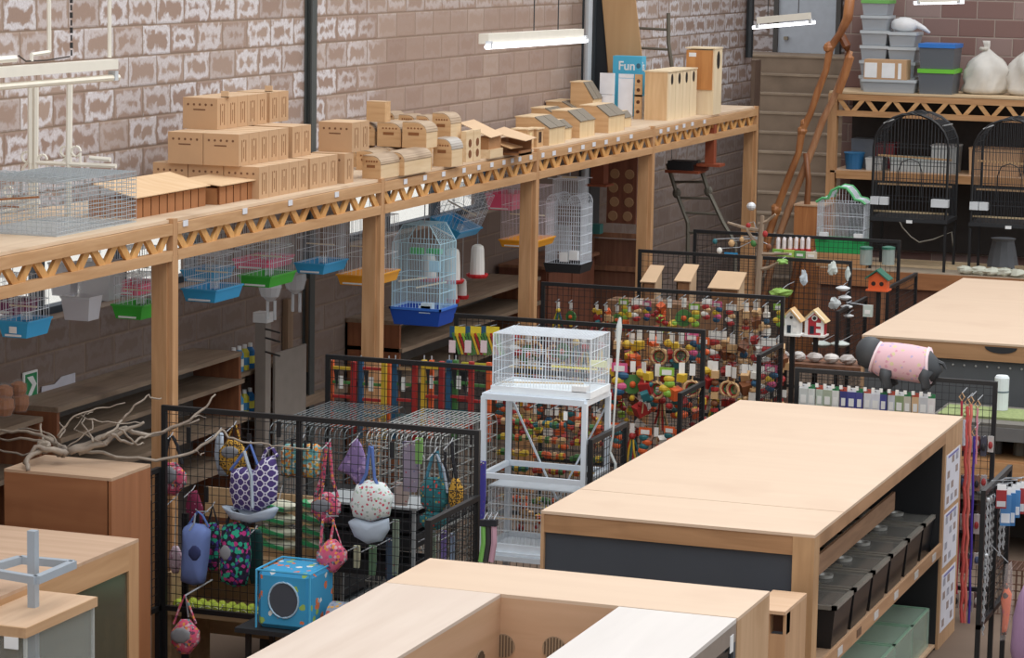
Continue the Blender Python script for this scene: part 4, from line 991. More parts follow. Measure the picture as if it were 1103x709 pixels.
O('white_bundle', m, flat('#dcdcdc', .7), 'white plastic-wrapped bundle on top of the clear boxes', 'bag', (gy(970, 40, 34.1).x, 34.3, zz-.005))
zz = z
for k, (c_, nm_) in enumerate((('#6fc23c', 'bright green'), ('#2f77c8', 'bright blue'))):
    t, h = rbox(990, 1030, 0, 27, 33.78, .5, zz, glassy('tote%d' % k, '#6e747b', .75, .3), flat(c_, .4, var=.05), 'large grey storage box with a %s lid beside the white sacks' % nm_); zz += h+.002
SACK = flat('#cbc7bf', .6, var=.16, scale=9, name='white_sack')
for k, (x, w, h) in enumerate(((1054, 48, 48), (1103, 52, 52))):
    p = gy(x, 101, 33.95); s = scale_at(p); r = w*s/2
    m = MB(); hh_ = h*s
    prof = [(r*.75, 0), (r*.98, hh_*.05), (r*1.04, hh_*.14), (r*1.0, hh_*.24), (r*1.06, hh_*.34), (r*1.0, hh_*.44), (r*1.02, hh_*.54), (r*.9, hh_*.64), (r*.8, hh_*.72), (r*.66, hh_*.8), (r*.42, hh_*.88), (r*.22, hh_*.96), (r*.1, hh_*1.02), (r*.15, hh_*1.12), (r*.17, hh_*1.2)]
    m.lathe(prof, n=32)
    for v in m.v:
        q = math.atan2(v.y, v.x); f = 1+.07*math.sin(5*q+13*v.z)+.05*math.sin(9*q-21*v.z)+.07*math.sin(3*q+4*k+6*v.z)
        v.x *= f; v.y *= .62*f; v.x += .05*math.sin(4*v.z+k)+(.06*k*v.z)
    m.sm = True
    t = T('white_sack', 'white knotted plastic sack on the rack, %s' % ('whole one beside the green-lidded box', 'cut off by the right edge')[k], 'sack', (p.x, 34.2, ZR+.003))
    P('sack', m, SACK, t); P('knot', MB().lathe([(r*.2, h*s*.98), (r*.23, h*s*1.02), (r*.18, h*s*1.06)], n=10), flat('#bdb8ad'), t)
# middle shelf
ZS = 2.236
def sbox(x0, x1, yt, yb, mat, label, name='box', lid=None, yy=33.95, dep=.35, z=ZS):
    a = gy(x0, yb, yy); c = gy(x1, yb, yy); s = scale_at(a); h = (yb-yt)*s
    t = T(name, label, 'box', ((a.x+c.x)/2, yy+dep/2, z)); w = c.x-a.x
    P('body', frustum(MB(), w, dep, h, .01), mat, t); P('lid', MB().box(-w/2-.005, w/2+.005, -dep/2-.005, dep/2+.005, h, h+.015), lid or mat, t); return t
t = T('blue_bucket', 'blue bucket on the middle shelf of the rack', 'bucket', (gy(919, 178, 34).x, 34.05, ZS))
P('bucket', MB().lathe([(.1, 0), (.125, .2), (.115, .2), (.09, .01)], n=16), flat('#2a6a9c', .4), t); P('rim', MB().lathe([(.125, .19), (.135, .2), (.125, .21)], n=16), flat('#3a80b4', .4), t)
sbox(916, 941, 148, 178, flat('#6a7078', .6), 'grey lidded box behind the blue bucket', 'grey_box', None, 34.2, .3)
sbox(932, 950, 166, 178, flat('#c4cacb', .5), 'small white tub next to the blue bucket', 'white_tub')
sbox(940, 962, 152, 178, flat('#863338', .6), 'dark red box behind the white tub', 'red_box', None, 34.3, .3)
sbox(958, 1004, 166, 180, glassy('mb', '#cfd8da', .7), 'long shallow clear box on the middle shelf behind the first arched cage', 'clear_box', flat('#a9c4c6'))
sbox(1002, 1030, 152, 181, flat('#b9bfc0', .5), 'tall whitish tub on the middle shelf between the two arched cages', 'white_tub', WHITE)
sbox(1043, 1098, 154, 182, CARD, 'brown carton on the middle shelf behind the second arched cage', 'brown_carton')
# arched black cages
def arch_cage(x0, x1, label, sec):
    yy, dep = 32.45, .58
    a = gy(x0, 228, yy); c = gy(x1, 228, yy); w = c.x-a.x; s = scale_at(a)
    t = T('arched_cage', label, 'bird cage', ((a.x+c.x)/2, yy, CZ+.001))
    zb = 56*s; H = 168*s; za = H-w*.45
    def prof(u): # arch outline
        return [(-w/2, zb), (-w/2, za)]+[(-w/2*math.cos(q), za+(H-za)*math.sin(q)) for q in [math.pi*k/12 for k in range(1, 12)]]+[(w/2, za), (w/2, zb)]
    for y in (0, dep): P('arch_frame', MB().tube([(x, y, z) for x, z in prof(0)], .018, 6), BLACK, t)
    m = MB()
    for y in (0, dep):
        n = 22
        for i in range(1, n):
            x = -w/2+w*i/n; zt = za+(H-za)*math.sqrt(max(0, 1-(2*x/w)**2)); m.bar((x, y, zb), (x, y, zt), .006)
        for k in range(1, 5): m.bar((-w/2, y, zb+(za-zb)*k/4), (w/2, y, zb+(za-zb)*k/4), .007)
    pr = prof(0)
    for i in range(8):
        y = dep*i/8; m.tube([(x, y, z) for x, z in pr], .0032, 4)
    for x, z in pr[1:-1]: m.bar((x, 0, z), (x, dep, z), .004)
    P('wire_body', m, flat('#2f3236', .5), t)
    P('base_tray', MB().box(-w/2-.02, w/2+.02, -.02, dep+.02, zb-.045, zb), BLACKM, t)
    for x in (-w/2, w/2):
        for y in (0, dep): P('leg', MB().box(x-.015, x+.015, y-.015, y+.015, 0, zb-.07), BLACK, t)
    P('perch', MB().bar((-w/2, dep*.4, zb+(H-zb)*.58), (w/2, dep*.4, zb+(H-zb)*.56), .022), flat('#bd9a70', .8), t)
    P('perch', MB().bar((-w/2, dep*.2, zb+.06), (w/2, dep*.2, zb+.06), .02), flat('#c9b48e', .8), t)
    P('cross_bar', MB().bar((-w/2, dep*.5, zb+(H-zb)*.3), (w/2, dep*.5, zb+(H-zb)*.3), .02), flat('#a88a68', .8), t)
    for x in (-w/2+.04, -w/2+.15, w/2-.12, w/2-.02): P('feeder_cup', MB().box(x-.05, x+.05, -.06, .03, zb+.15, zb+.24), flat('#d4d9dc', .4), t)
    P('latch', MB().box(-.02, .05, -.03, -.02, zb-.055, zb-.02), WHITE, t)
    P('door_arch', MB().tube([(-.14, -.005, zb+.25), (-.14, -.005, zb+.55), (-.1, -.005, zb+.66), (0, -.005, zb+.7), (.1, -.005, zb+.66), (.14, -.005, zb+.55), (.14, -.005, zb+.25)], .007, 5), BLACK, t)
    P('hinge_rod', MB().bar((-w*.38, -.01, H-.12), (-w*.24, -.01, H-.07), .012).bar((w*.36, dep*.4, H-.14), (w*.5, dep*.3, H-.11), .014), flat('#b9bcbd', .4), t)
    return t
arch_cage(939, 1019, 'large black arched bird cage on legs, left one on the counter', 0)
arch_cage(1046, 1126, 'large black arched bird cage on legs, cut off by the right edge', 1)
O('grey_sack', MB().lathe([(.2, 0), (.17, .15), (.13, .33), (.15, .36)], n=12), flat('#6d7176', .6), 'grey bucket-shaped tub standing on the counter under the second arched cage', 'tub', (gy(1078, 250, 33).x, 33.2, CZ+.001))
O('loose_planks', MB().box(0, 2.1, 0, .12, 0, .03).box(.2, 1.7, .18, .27, 0, .03).box(.1, 2.0, .35, .42, .0, .05), flat('#cdb694', .8), 'pale loose boards lying on the counter under the arched cages', 'planks', (gy(930, 285, 32.7).x, 32.75, CZ+.001))
for k in range(5):
    O('bone_toy', MB().ball((0, 0, .05), .09, (1.2, .7, .55), 8, 6, .2), flat('#c9cbbb', .7, var=.15), 'pale lumpy packet on the counter at the right, %s from the left' % nth[k], 'packet', (gy(1045+k*14, 262, 32.6).x, 32.38+(k % 2)*.02, CZ+.001), 0, 'pale packets on the counter')
O('coiled_cable', MB().tube([gy(x, y, 33.2)-gy(985, 262, 33.2)+Vector((0, 0, .012)) for x, y in ((967, 236), (972, 246), (981, 256), (990, 262), (1005, 259), (1025, 251))]+[Vector((gy(1030, 251, 33.2).x-gy(985, 262, 33.2).x, 0, CZ-gy(985, 262, 33.2).z+.008))], .008, 5), flat('#b8b4a8'), 'thin pale cable drooping between the legs of the first arched cage', 'cable', (gy(985, 262, 33.2).x, 33.2, gy(985, 262, 33.2).z))
# wooden crate and green-topped cage left of them
p = gy(864, 280, 33.2); s = scale_at(p)
t = T('orange_crate', 'plain orange-brown wooden box behind the green-topped cage', 'box', (-8.0+.0, 33.25, 0))
P('body', MB().box(-.32, .05, 0, .4, 0, 1.82), wood('ob', '#ad6c3d', '#c88752', None, 'Z'), t); P('top_board', MB().box(-.33, .06, -.01, .41, 1.82, 1.84), PLYD, t)
O('counter_crate', MB().box(-.3, .3, 0, .4, 0, .16), PINEX, 'low wooden block under the green-topped bird cage', 'block', (gy(906, 272, 32.4).x, 32.36, CZ+.001))
b = Vector((gy(906, 272, 32.5).x, 32.56, CZ+.162)); s = scale_at(b)
GR = flat('#2faa60', .35, var=.04)
t = T('green_bird_cage', 'white barred bird cage with a green tray and green wavy top', 'bird cage', b)
w, l, H = 54*s, .36, 54*s
P('tray', frustum(MB(), w, l, 15*s, .02), GR, t)
P('wire_body', wirebox(MB(), -w/2+.02, w/2-.02, -l/2+.02, l/2-.02, 14*s, H, .03, .004, [14*s, 26*s, 40*s, H], top=False), WHITEW, t)
m = MB(); pr = [(-w/2, H), (-w*.38, H+.05), (-w*.26, H+.05), (-w*.2, H+.14), (-w*.05, H+.19), (w*.1, H+.18), (w*.2, H+.12), (w*.28, H+.05), (w*.4, H+.04), (w/2, H)]
for y in (-l/2+.02, l/2-.02): m.tube([(x, y, z) for x, z in pr], .018, 6)
P('wavy_top', m, flat('#5fb877', .4), t)
m = MB()
for i in range(14):
    y = -l/2+.02+(l-.04)*i/13; m.tube([(x, y, z) for x, z in pr], .003, 4)
for i in range(16):
    x = -w/2+w*(i+.5)/16
    for a_, c_ in zip(pr, pr[1:]):
        if a_[0] <= x <= c_[0]: zt = a_[1]+(c_[1]-a_[1])*(x-a_[0])/(c_[0]-a_[0]); m.bar((x, -l/2+.02, H), (x, -l/2+.02, zt), .004)
P('top_wires', m, WHITEW, t)
for x in (-w*.4, w*.3): P('feeder', MB().box(x, x+.1, -l/2-.03, -l/2+.03, 15*s, 22*s), WHITE, t)
# climbing trunks in front of the stairs
TR = wood('varnished_trunk', '#8e5733', '#bd814f', '#754426', 'Z', .5, .4)
def trunk(pts, r, yy, label, mat=TR, name='climbing_log'):
    P3 = [gy(x, y, yy0) for x, y, yy0 in [(p[0], p[1], p[2] if len(p) > 2 else yy) for p in pts]]
    s = scale_at(P3[0]); last = P3[-1]; P3.append(Vector((last.x-.25, last.y-.35, 0)))
    o = P3[-1].copy(); m = MB(); rr = [(r[min(i, len(r)-1)])*s*.8 for i in range(len(P3))]
    m.tube([p-o for p in P3], rr, 8); m.sm = True
    return m, o
m, o = trunk([(917, -15), (913, 20), (905, 36), (894, 52), (890, 75), (881, 98), (873, 122), (864, 140), (860, 165), (850, 190), (838, 222), (829, 250)], [7, 7, 5, 5.5, 4.5, 5, 4.5, 5.5, 4.5, 5, 5, 5.5, 6], 33.2, '')
t = T('climbing_log', 'tall varnished orange tree trunk leaning in front of the concrete stairs', 'trunk', o)
P('trunk', m, TR, t)
m2 = MB(); m2.tube([gy(x, y, 33.25)-o for x, y in ((905, 36), (912, 50), (915, 62), (910, 80), (903, 100))], [.05, .055, .06, .05, .045], 8); P('branch', m2, TR, t)
for x, y, r in ((893, 51, .085), (864, 141, .075), (836, 226, .085), (866, 133, .06)): P('knot', MB().ball(gy(x, y, 33.2)-o, r*.8, (1, 1, 1.1), 8, 6, .1), TR, t)
m, o = trunk([(916, 55), (908, 80), (897, 108), (886, 130), (877, 155), (868, 178), (856, 208), (846, 235), (840, 252)], [4, 4.5, 4.5, 5, 5, 5, 5, 5, 5, 5], 33.35, '')
t = T('climbing_log', 'smoother second trunk leaning right behind the tall varnished one', 'trunk', o); P('trunk', m, wood('trunk2', '#a06c48', '#c59570', None, 'Z', .5, .4), t)
m, o = trunk([(868, 165), (871, 195), (869, 225), (868, 250)], [4, 4, 4.5, 5, 5], 33.3, '')
t = T('climbing_log', 'short dark upright branch between the two leaning trunks', 'trunk', o); P('trunk', m, wood('trunk3', '#7a4a2c', '#96623e', None, 'Z', .5, .4), t)
# ================================================================== BLACK MESH DISPLAY PANELS
WIRE = flat('#1f2124', .5, name='black_mesh_wire')
def panel(x0, x1, y, zt, zb, label, legs=None, sp=.05, name='display_rack', grp='black mesh display panels'):
    t = T(name, label, 'display panel', (x0, y, 0), 0, grp); w = x1-x0; f = .032
    P('top_rail', MB().box(0, w, -f/2, f/2, zt-f, zt), BLACK, t); P('bottom_rail', MB().box(0, w, -f/2, f/2, zb, zb+f), BLACK, t)
    P('side_rail', MB().box(0, f, -f/2, f/2, zb+f, zt-f), BLACK, t); P('side_rail', MB().box(w-f, w, -f/2, f/2, zb+f, zt-f), BLACK, t)
    m = MB(); n = int(w/sp)
    for i in range(1, n): m.bar((w*i/n, 0, zb+f), (w*i/n, 0, zt-f), .0036)
    n = int((zt-zb)/(sp*1.1))
    for i in range(1, n): z = zb+(zt-zb)*i/n; m.bar((f, .004, z), (w-f, .004, z), .0036)
    P('wire_mesh', m, WIRE, t)
    if zb > .05:
        for x in (legs or (f/2, w-f/2)): P('leg', MB().box(x-f/2, x+f/2, -f/2, f/2, 0, zb), BLACK, t)
    return t
def wing(x, y0, y1, zt, zb, label):
    t = T('display_rack_wing', label, 'display panel', (x, y0, 0), 0, 'low end wings of the display panels'); L_ = y1-y0; f = .032
    P('top_rail', MB().box(-f/2, f/2, 0, L_, zt-f, zt), BLACK, t); P('bottom_rail', MB().box(-f/2, f/2, 0, L_, zb, zb+f), BLACK, t)
    P('side_rail', MB().box(-f/2, f/2, 0, f, 0, zt-f), BLACK, t); P('side_rail', MB().box(-f/2, f/2, L_-f, L_, 0, zt-f), BLACK, t)
    m = MB(); n = int(L_/.05)
    for i in range(1, n): m.bar((0, L_*i/n, zb), (0, L_*i/n, zt-f), .0036)
    n = int((zt-zb)/.055)
    for i in range(1, n): z = zb+(zt-zb)*i/n; m.bar((0, f, z), (0, L_-f, z), .0036)
    P('wire_mesh', m, WIRE, t); return t
GA, GB, GC, GD, GE, GF, GG = 15.9, 18.37, 20.87, 23.18, 26.1, 28.2, 20.57
pa = panel(-8.08, -5.91, GA, 2.0, .66, 'nearest black mesh panel, hung with printed pet pouches')
xl = at(197, 600, 'y', GA).x+8.08
P('centre_post', MB().box(xl-.02, xl+.02, .02, .05, 0, 1.3), BLACK, pa)
xm = at(322, 480, 'y', GA).x+8.08; P('centre_post', MB().box(xm-.03, xm+.005, .02, .05, 0, 1.98), BLACK, pa)
for x, y in ((205, 468), (270, 475), (288, 492), (424, 484), (214, 560), (224, 532), (302, 462)):
    q = at(x, y, 'y', GA); P('clip', MB().box(-.014, .014, -.03, -.018, -.05, .05).mv((q.x+8.08, 0, q.z)), BLACK, pa)
panel(-8.02, -5.87, GB, 2.0, .4, 'second black mesh panel, with coloured ladder toys behind its mesh')
panel(-7.99, -5.9, GC, 2.0, .4, 'third black mesh panel, behind the white cage on its stand')
panel(-8.06, -5.86, GD, 2.0, .4, 'fourth black mesh panel, thickly hung with bird toys')
panel(-8.08, -5.95, GE, 2.0, .4, 'fifth black mesh panel, with small wooden nest boxes on its front')
panel(-8.13, -5.93, GF, 2.0, .4, 'farthest black mesh panel, in front of the green-trayed bird cage')
panel(-5.1, -3.56, GG, 1.8, .2, 'black mesh panel behind the centre cabinet, carrying the toy dog')
wing(-5.91, 15.05, GA-.02, 1.6, .5, 'low end wing of the nearest mesh panel, right side')
wing(-8.09, 15.1, GA-.02, 1.6, .66, 'low end wing of the nearest mesh panel, beside the brown cabinet')
wa_, wb_ = at(635.7, 474, 'z', 1.7), at(683, 455, 'z', 1.7)
wing(wa_.x, wa_.y, wb_.y, 1.7, .5, 'low end wing beside the white stand')
wing(-5.9, 20.2, GC-.02, 1.6, .5, 'low end wing of the third mesh panel')
wing(-5.87, 22.4, GD-.02, 1.6, .5, 'low end wing of the fourth mesh panel, next to the birdhouses')
wing(-5.925, 25.45, 26.65, 1.6, .5, 'low end wing of the fifth mesh panel, left of the rear table')
wing(-5.9, 27.5, 28.9, 1.6, .5, 'low end wing of the farthest mesh panel')
# ------------------------------------------------------------------ bird toys
PAL = {'red': '#a92d2b', 'yellow': '#d6b236', 'orange': '#dc6230', 'green': '#4a7f42', 'blue': '#2a5878', 'teal': '#2a6a70', 'pink': '#d8628c', 'natural': '#cfa878', 'lime': '#8dbb42', 'white': '#e6e4dc', 'brown': '#7a4a2c'}
def pc(c): return flat(PAL[c], .5, var=.1, scale=12, name=c+'_toy_paint')
CARDW = flat('#eceae4', .6); SIS = flat('#bfa47c', .9, name='sisal')
TOYS = []
def header(t, col='white', w=.034, h=.07):
    P('price_card', MB().box(-w/2, w/2, -.006, -.003, -h, 0), pc(col) if col != 'white' else CARDW, t)
def toy(kind, cols):
    t = T('bird_toy', 'x', 'bird toy'); t.location = (0, 0, -50)
    c = [pc(x) for x in cols]; R_ = random.uniform
    if kind == 'beaded':
        header(t); P('cord', MB().bar((0, .005, 0), (0, .005, -.36), .006), SIS, t)
        z = -.06
        for i in range(6):
            r = R_(.016, .03); m = MB()
            if i % 3 == 0: m.box(-r, r, -r, r, z-2*r, z)
            elif i % 3 == 1: m.ball((0, 0, z-r), r, (1, 1, .9), 8, 6)
            else: m.lathe([(r*1.3, z-.02), (r*1.3, z)], n=8)
            P('bead', m, c[i % len(c)], t); z -= 2*r+.006 if i % 3 < 2 else .026
    elif kind == 'clustered':
        header(t)
        for i in range(8):
            a = R_(0, 6.28); r = R_(.02, .07); z = R_(-.3, -.06); s_ = R_(.018, .034); m = MB()
            if i % 2: m.box(-s_, s_, -s_, s_, -s_, s_).rot(R_(0, 3)).rot(R_(0, 1), ax='X')
            else: m.ball((0, 0, 0), s_, (1, 1, .8), 7, 5)
            P('block', m.mv((r*math.cos(a), r*math.sin(a)*.4, z)), c[i % len(c)], t)
        P('cord', MB().tube([(0, 0, 0), (.01, 0, -.15), (-.01, 0, -.3)], .005, 4), SIS, t)
    elif kind == 'ringed':
        header(t, 'orange' if 'orange' in cols else 'white')
        P('cord', MB().bar((0, 0, 0), (0, 0, -.1), .006), SIS, t)
        for i in range(3):
            r = .046-.008*i; P('ring', MB().tube([(r*math.cos(q), (i-1)*.012, -.1-.046+r*math.sin(q)) for q in [k*math.pi/6 for k in range(12)]], .009, 5, True), c[i % len(c)], t)
    elif kind == 'tasselled':
        header(t); P('cord', MB().bar((0, 0, 0), (0, 0, -.08), .006), SIS, t)
        P('bell', MB().ball((0, 0, -.09), .025, n=8, m=6), c[0], t)
        for i in range(6): 
            x = (i-2.5)*.014; P('strand', MB().tube([(x*.3, 0, -.1), (x, R_(-.02, .02), -.18), (x*1.7, R_(-.02, .02), -R_(.24, .32))], .0075, 4), c[i % len(c)], t)
    elif kind == 'boxed':
        P('header_card', MB().box(-.045, .045, -.006, 0, -.05, 0), pc(cols[0]), t); P('paper_label', MB().box(-.03, .03, -.009, -.006, -.045, -.015), CARDW, t)
        for i in range(4): P('filling', MB().ball((R_(-.02, .02), 0, -.07-.03*i), .03, (1.2, .6, .8), 7, 5), c[(i+1) % len(c)], t)
    elif kind == 'flat':
        header(t); P('plate', MB().lathe([(.02, -.006), (.065, -.005), (.065, .005), (.02, .006)], (0, 0, -.15), 10, 'y'), c[0], t)
        P('centre', MB().ball((0, -.01, -.15), .022, n=7, m=5), c[1 % len(c)], t); P('cord', MB().bar((0, 0, 0), (0, 0, -.09), .006), SIS, t); P('bell', MB().ball((0, 0, -.24), .02, n=7, m=5), c[-1], t)
    TOYS.append((kind, cols, t)); return t
combos = [('red', 'yellow', 'green'), ('orange', 'yellow', 'red'), ('natural', 'red', 'green'), ('yellow', 'green', 'blue'), ('red', 'natural', 'orange'), ('white', 'red', 'natural'), ('green', 'orange', 'yellow'), ('teal', 'red', 'yellow'), ('natural', 'brown', 'red'), ('yellow', 'lime', 'red'), ('pink', 'blue', 'yellow'), ('red', 'green', 'natural')]
for i, kd in enumerate(['beaded', 'clustered', 'ringed', 'tasselled', 'clustered', 'boxed', 'flat', 'clustered', 'beaded', 'clustered', 'boxed', 'tasselled']): toy(kd, combos[i])
for i, kd in enumerate(['boxed', 'clustered', 'beaded', 'clustered', 'boxed', 'clustered', 'tasselled']): toy(kd, [('orange', 'teal'), ('red', 'white', 'brown'), ('red', 'yellow', 'teal')][i-4] if i > 3 else [('lime', 'yellow'), ('red', 'orange'), ('white', 'blue', 'natural'), ('brown', 'natural', 'red')][i])
unused = {id(t): True for _, _, t in TOYS}
def place_toy(i, loc, label, group, sc=1):
    kd, cols, t = TOYS[i]; label = '%s %s toy, %s' % (' and '.join(cols[:2]), kd, label)
    rz = random.uniform(-.5, .5)
    if unused.get(id(t)):
        unused[id(t)] = False; t.location = loc; t.rotation_euler = (0, 0, rz); t['label'] = label; t['group'] = group; t.scale = (sc, sc, sc); return t
    return dup(t, loc, rz, label, group, (sc, sc, sc))
def hook(parent_y, loc, side, t=None):
    pass
order = []
def row(y, z, xa, xb, n, rowname, pname, group, side=1, off=.1, sc=1, seq=None):
    for k in range(n):
        x = xa+(xb-xa)*(k+.5)/n+random.uniform(-.015, .015); yy = y+side*(off+.05*(k % 2))
        zz = z+random.uniform(-.025, .025)
        i = (seq[k % len(seq)] if seq else random.randrange(len(TOYS)))
        o = place_toy(i, (x, yy, zz), '%s from left, %s row, %s' % (nth[k] if k < 20 else 'further', rowname, pname), group, sc*random.uniform(1.2, 1.5))
        P('hook', MB().bar((0, 0, .003), (0, 0, .012), .006), GREYW, o) if False else None
        HK.append((x, y, zz, yy, zz+.012))
HK = []
xC = lambda px_: at(px_, 420, 'y', GC).x
xD = lambda px_: at(px_, 360, 'y', GD).x
row(GC, 1.93, xC(655), xC(757), 9, 'top', 'mesh behind white cage', 'bird toys on the third mesh panel', sc=.95)
row(GC, 1.72, xC(652), xC(757), 8, 'second', 'mesh behind white cage', 'bird toys on the third mesh panel', -1, .06, sc=.95)
row(GC, 1.5, xC(652), xC(757), 8, 'third', 'mesh behind white cage', 'bird toys on the third mesh panel', sc=.85, seq=[16, 9, 17, 16, 11, 16, 16, 1])
row(GC, 1.22, xC(655), xC(757), 8, 'bottom', 'mesh behind white cage', 'bird toys on the third mesh panel', -1, .06, sc=.8, seq=[16, 16, 18, 16, 17, 16, 16, 5])
row(GC, 1.9, xC(545), xC(645), 8, 'top', 'seen through the white cage', 'bird toys on the third mesh panel', sc=.9)
row(GC, 1.66, xC(545), xC(645), 8, 'second', 'seen through the white cage', 'bird toys on the third mesh panel', sc=.9)
row(GC, 1.33, xC(530), xC(645), 9, 'third', 'seen under the white cage', 'bird toys on the third mesh panel', sc=.8, seq=[16, 9, 4, 16, 14, 1])
row(GD, 1.9, xD(660), xD(775), 9, 'top', 'left part of fourth mesh', 'bird toys on the fourth mesh panel', sc=.8, seq=[12, 5, 10, 13, 9, 6])
row(GD, 1.9, xD(778), xD(840), 5, 'top', 'right part of fourth mesh', 'bird toys on the fourth mesh panel', sc=.85, seq=[5, 8, 15, 14, 12])
row(GD, 1.63, xD(762), xD(842), 8, 'second', 'right part of fourth mesh', 'bird toys on the fourth mesh panel', sc=1, seq=[5, 15, 8, 14, 17, 11])
row(GD, 1.4, xD(762), xD(842), 8, 'third', 'right part of fourth mesh', 'bird toys on the fourth mesh panel', -1, .06, sc=1)
row(GD, 1.15, xD(765), xD(842), 8, 'bottom', 'right part of fourth mesh', 'bird toys on the fourth mesh panel', sc=1)
for k, (x, i) in enumerate(((598, 3), (612, 6), (640, 7), (650, 4), (662, 6), (675, 1))):
    q = at(x, 335, 'y', GD); place_toy(i, (q.x, GD+.08, 1.82), '%s from left, along the fourth mesh beside the third post' % nth[k], 'bird toys on the fourth mesh panel', .85); HK.append((q.x, GD, 1.82, GD+.08, 1.83))
# yellow packets at the left of the third panel
for k, x in enumerate((496, 513, 530)):
    q = at(x, 352, 'y', GC-.1)
    t = T('toy_packet', 'yellow and green packet of chew sticks, %s of three left of the white cage' % ('left', 'middle', 'right')[k], 'packet', q, 0, 'yellow toy packets on the third mesh panel')
    P('card', MB().box(-.05, .06, 0, .008, -.08, 0), flat('#e6cf3c', .5), t)
    for i in range(5): P('stick', MB().bar((-.06+.028*i, -.015, -.05), (-.0+.028*i, -.015, -.22), .014), pc(('green', 'yellow', 'red', 'lime', 'green')[i]), t)
    P('paper_label', MB().box(-.085, -.03, -.03, -.026, -.21, -.11), flat('#ecd6da', .6), t)
    P('header', MB().box(-.09, -.05, -.004, 0, -.09, .0), pc('blue'), t); HK.append((q.x, GC, q.z, q.y, q.z))
q = at(510, 391, 'y', GC-.05)
O('toy_packet', MB().box(-.1, .12, 0, .02, -.06, 0).prism([(-.1, -.002, -.06), (.0, -.002, -.0), (-.1, -.002, 0)], (0, -.01, 0)), flat('#d8cf45'), 'flat yellow and blue pack low on the mesh left of the white cage', 'packet', q)
# coloured ladders behind the second panel
LC = [(357, 381, 'orange', 'red', 'yellow'), (389, 414, 'blue', 'yellow', 'red'), (419, 424, 'orange', 'orange', None), (426, 447, 'blue', 'red', 'natural'), (457, 476, 'yellow', 'red', 'yellow'), (465, 470, 'orange', 'orange', None), (484, 508, 'blue', 'red', 'red'), (491, 527, 'green', 'orange', 'green')]
for k, (a_, c_, l_, r_, g_) in enumerate(LC):
    yy = GB+.06+.045*(k % 3); p = at(a_, 388, 'y', yy); q = at(c_, 388+(c_-a_)*.08, 'y', yy); w = q.x-p.x; H = .52+.05*(k % 2)
    if g_ is None:
        t = T('perch_bar', 'single upright orange wooden bar behind the mesh, %s' % ('left one' if k == 2 else 'right one'), 'bird toy', (p.x, yy, p.z-H)); P('bar', MB().bar((0, 0, 0), (0, 0, H), .03), pc(l_), t); P('eye_hook', MB().bar((0, 0, H), (0, 0, H+.03), .008), HOOK, t)
    else:
        t = T('toy_ladder', 'painted toy ladder with %s and %s rails, %s along the second mesh panel' % (l_, r_, nth[k]), 'bird toy', (p.x, yy, p.z-H), 0, 'painted ladder toys')
        P('rail', MB().bar((0, 0, 0), (0, 0, H), .034), pc(l_), t); P('rail', MB().bar((w, 0, 0), (w, 0, H), .034), pc(r_), t)
        for i in range(5): P('rung', MB().bar((.015, 0, H*(.1+.2*i)), (w-.015, 0, H*(.1+.2*i)), .02), pc((g_, 'green', 'red', 'teal', 'orange')[(4-i) % 5]), t)
        P('price_card', MB().box(w*.4, w*.6, -.03, -.026, H*.62, H*.8), CARDW, t)
        P('hook_pair', MB().bar((0, 0, H), (0, 0, H+.035), .007), HOOK, t)
        P('strap', MB().prism([(w*.15, -.02, H*.88), (w*.38, -.02, H*.88), (w*.3, -.02, H*.6)], (0, .004, 0)), BLACKM, t)
# rope perches, sideways, under the cage on the second panel
xB = lambda px_: at(px_, 450, 'y', GB).x
n_ = 0
for r in range(6):
    for c in range(3):
        a_, c__ = xB(532+c*40), xB(566+c*40); z = 1.60-r*.11; col = ['red', 'orange', 'teal', 'green', 'red', 'natural', 'yellow'][(r*3+c*2) % 7]
        t = T('rope_perch', '%s striped rope perch, %s stack from left, %s down, seen under the white cage' % (col, nth[c], nth[r]), 'bird toy', ((a_+c__)/2, GB+.07, z), 0, 'rope perches on the second mesh panel'); L_ = (c__-a_)/2
        P('rope', MB().tube([(-L_, 0, -.01), (-L_*.3, .0, .012), (L_*.3, 0, -.008), (L_, 0, .01)], .02, 6), pc(col), t)
        for i in range(4): P('band', MB().tube([(-L_*.7+i*L_*.45, 0, .003), (-L_*.7+i*L_*.45+.03, 0, .003)], .026, 6), pc(['natural', 'yellow', 'green', 'orange'][(i+r) % 4]), t)
for k in range(10):
    x = xB(536+k*11.5); z = 1.72 if k % 2 else 1.05
    t = place_toy([2, 5, 4, 9, 1][k % 5], (x, GB+.12, z), '%s from left on the second mesh, below the cage' % nth[k], 'bird toys on the second mesh panel', .8); HK.append((x, GB, z, GB+.12, z))
# the pegs the toys hang from, one set per panel
for gy_, nm_ in ((GC, 'third'), (GD, 'fourth'), (GB, 'second')):
    pn = [o for o in bpy.data.objects if o.name.startswith('display_rack') and o.parent is None and abs(o.location.y-gy_) < .01][0]
    for (x, y, z, yy, z2) in [h for h in HK if abs(h[1]-gy_) < .01][:95]:
        P('peg', MB().bar((x-pn.location.x, 0, z+.004), (x-pn.location.x, (yy-y)*1.3, z2+.01), .006), GREYW, pn)
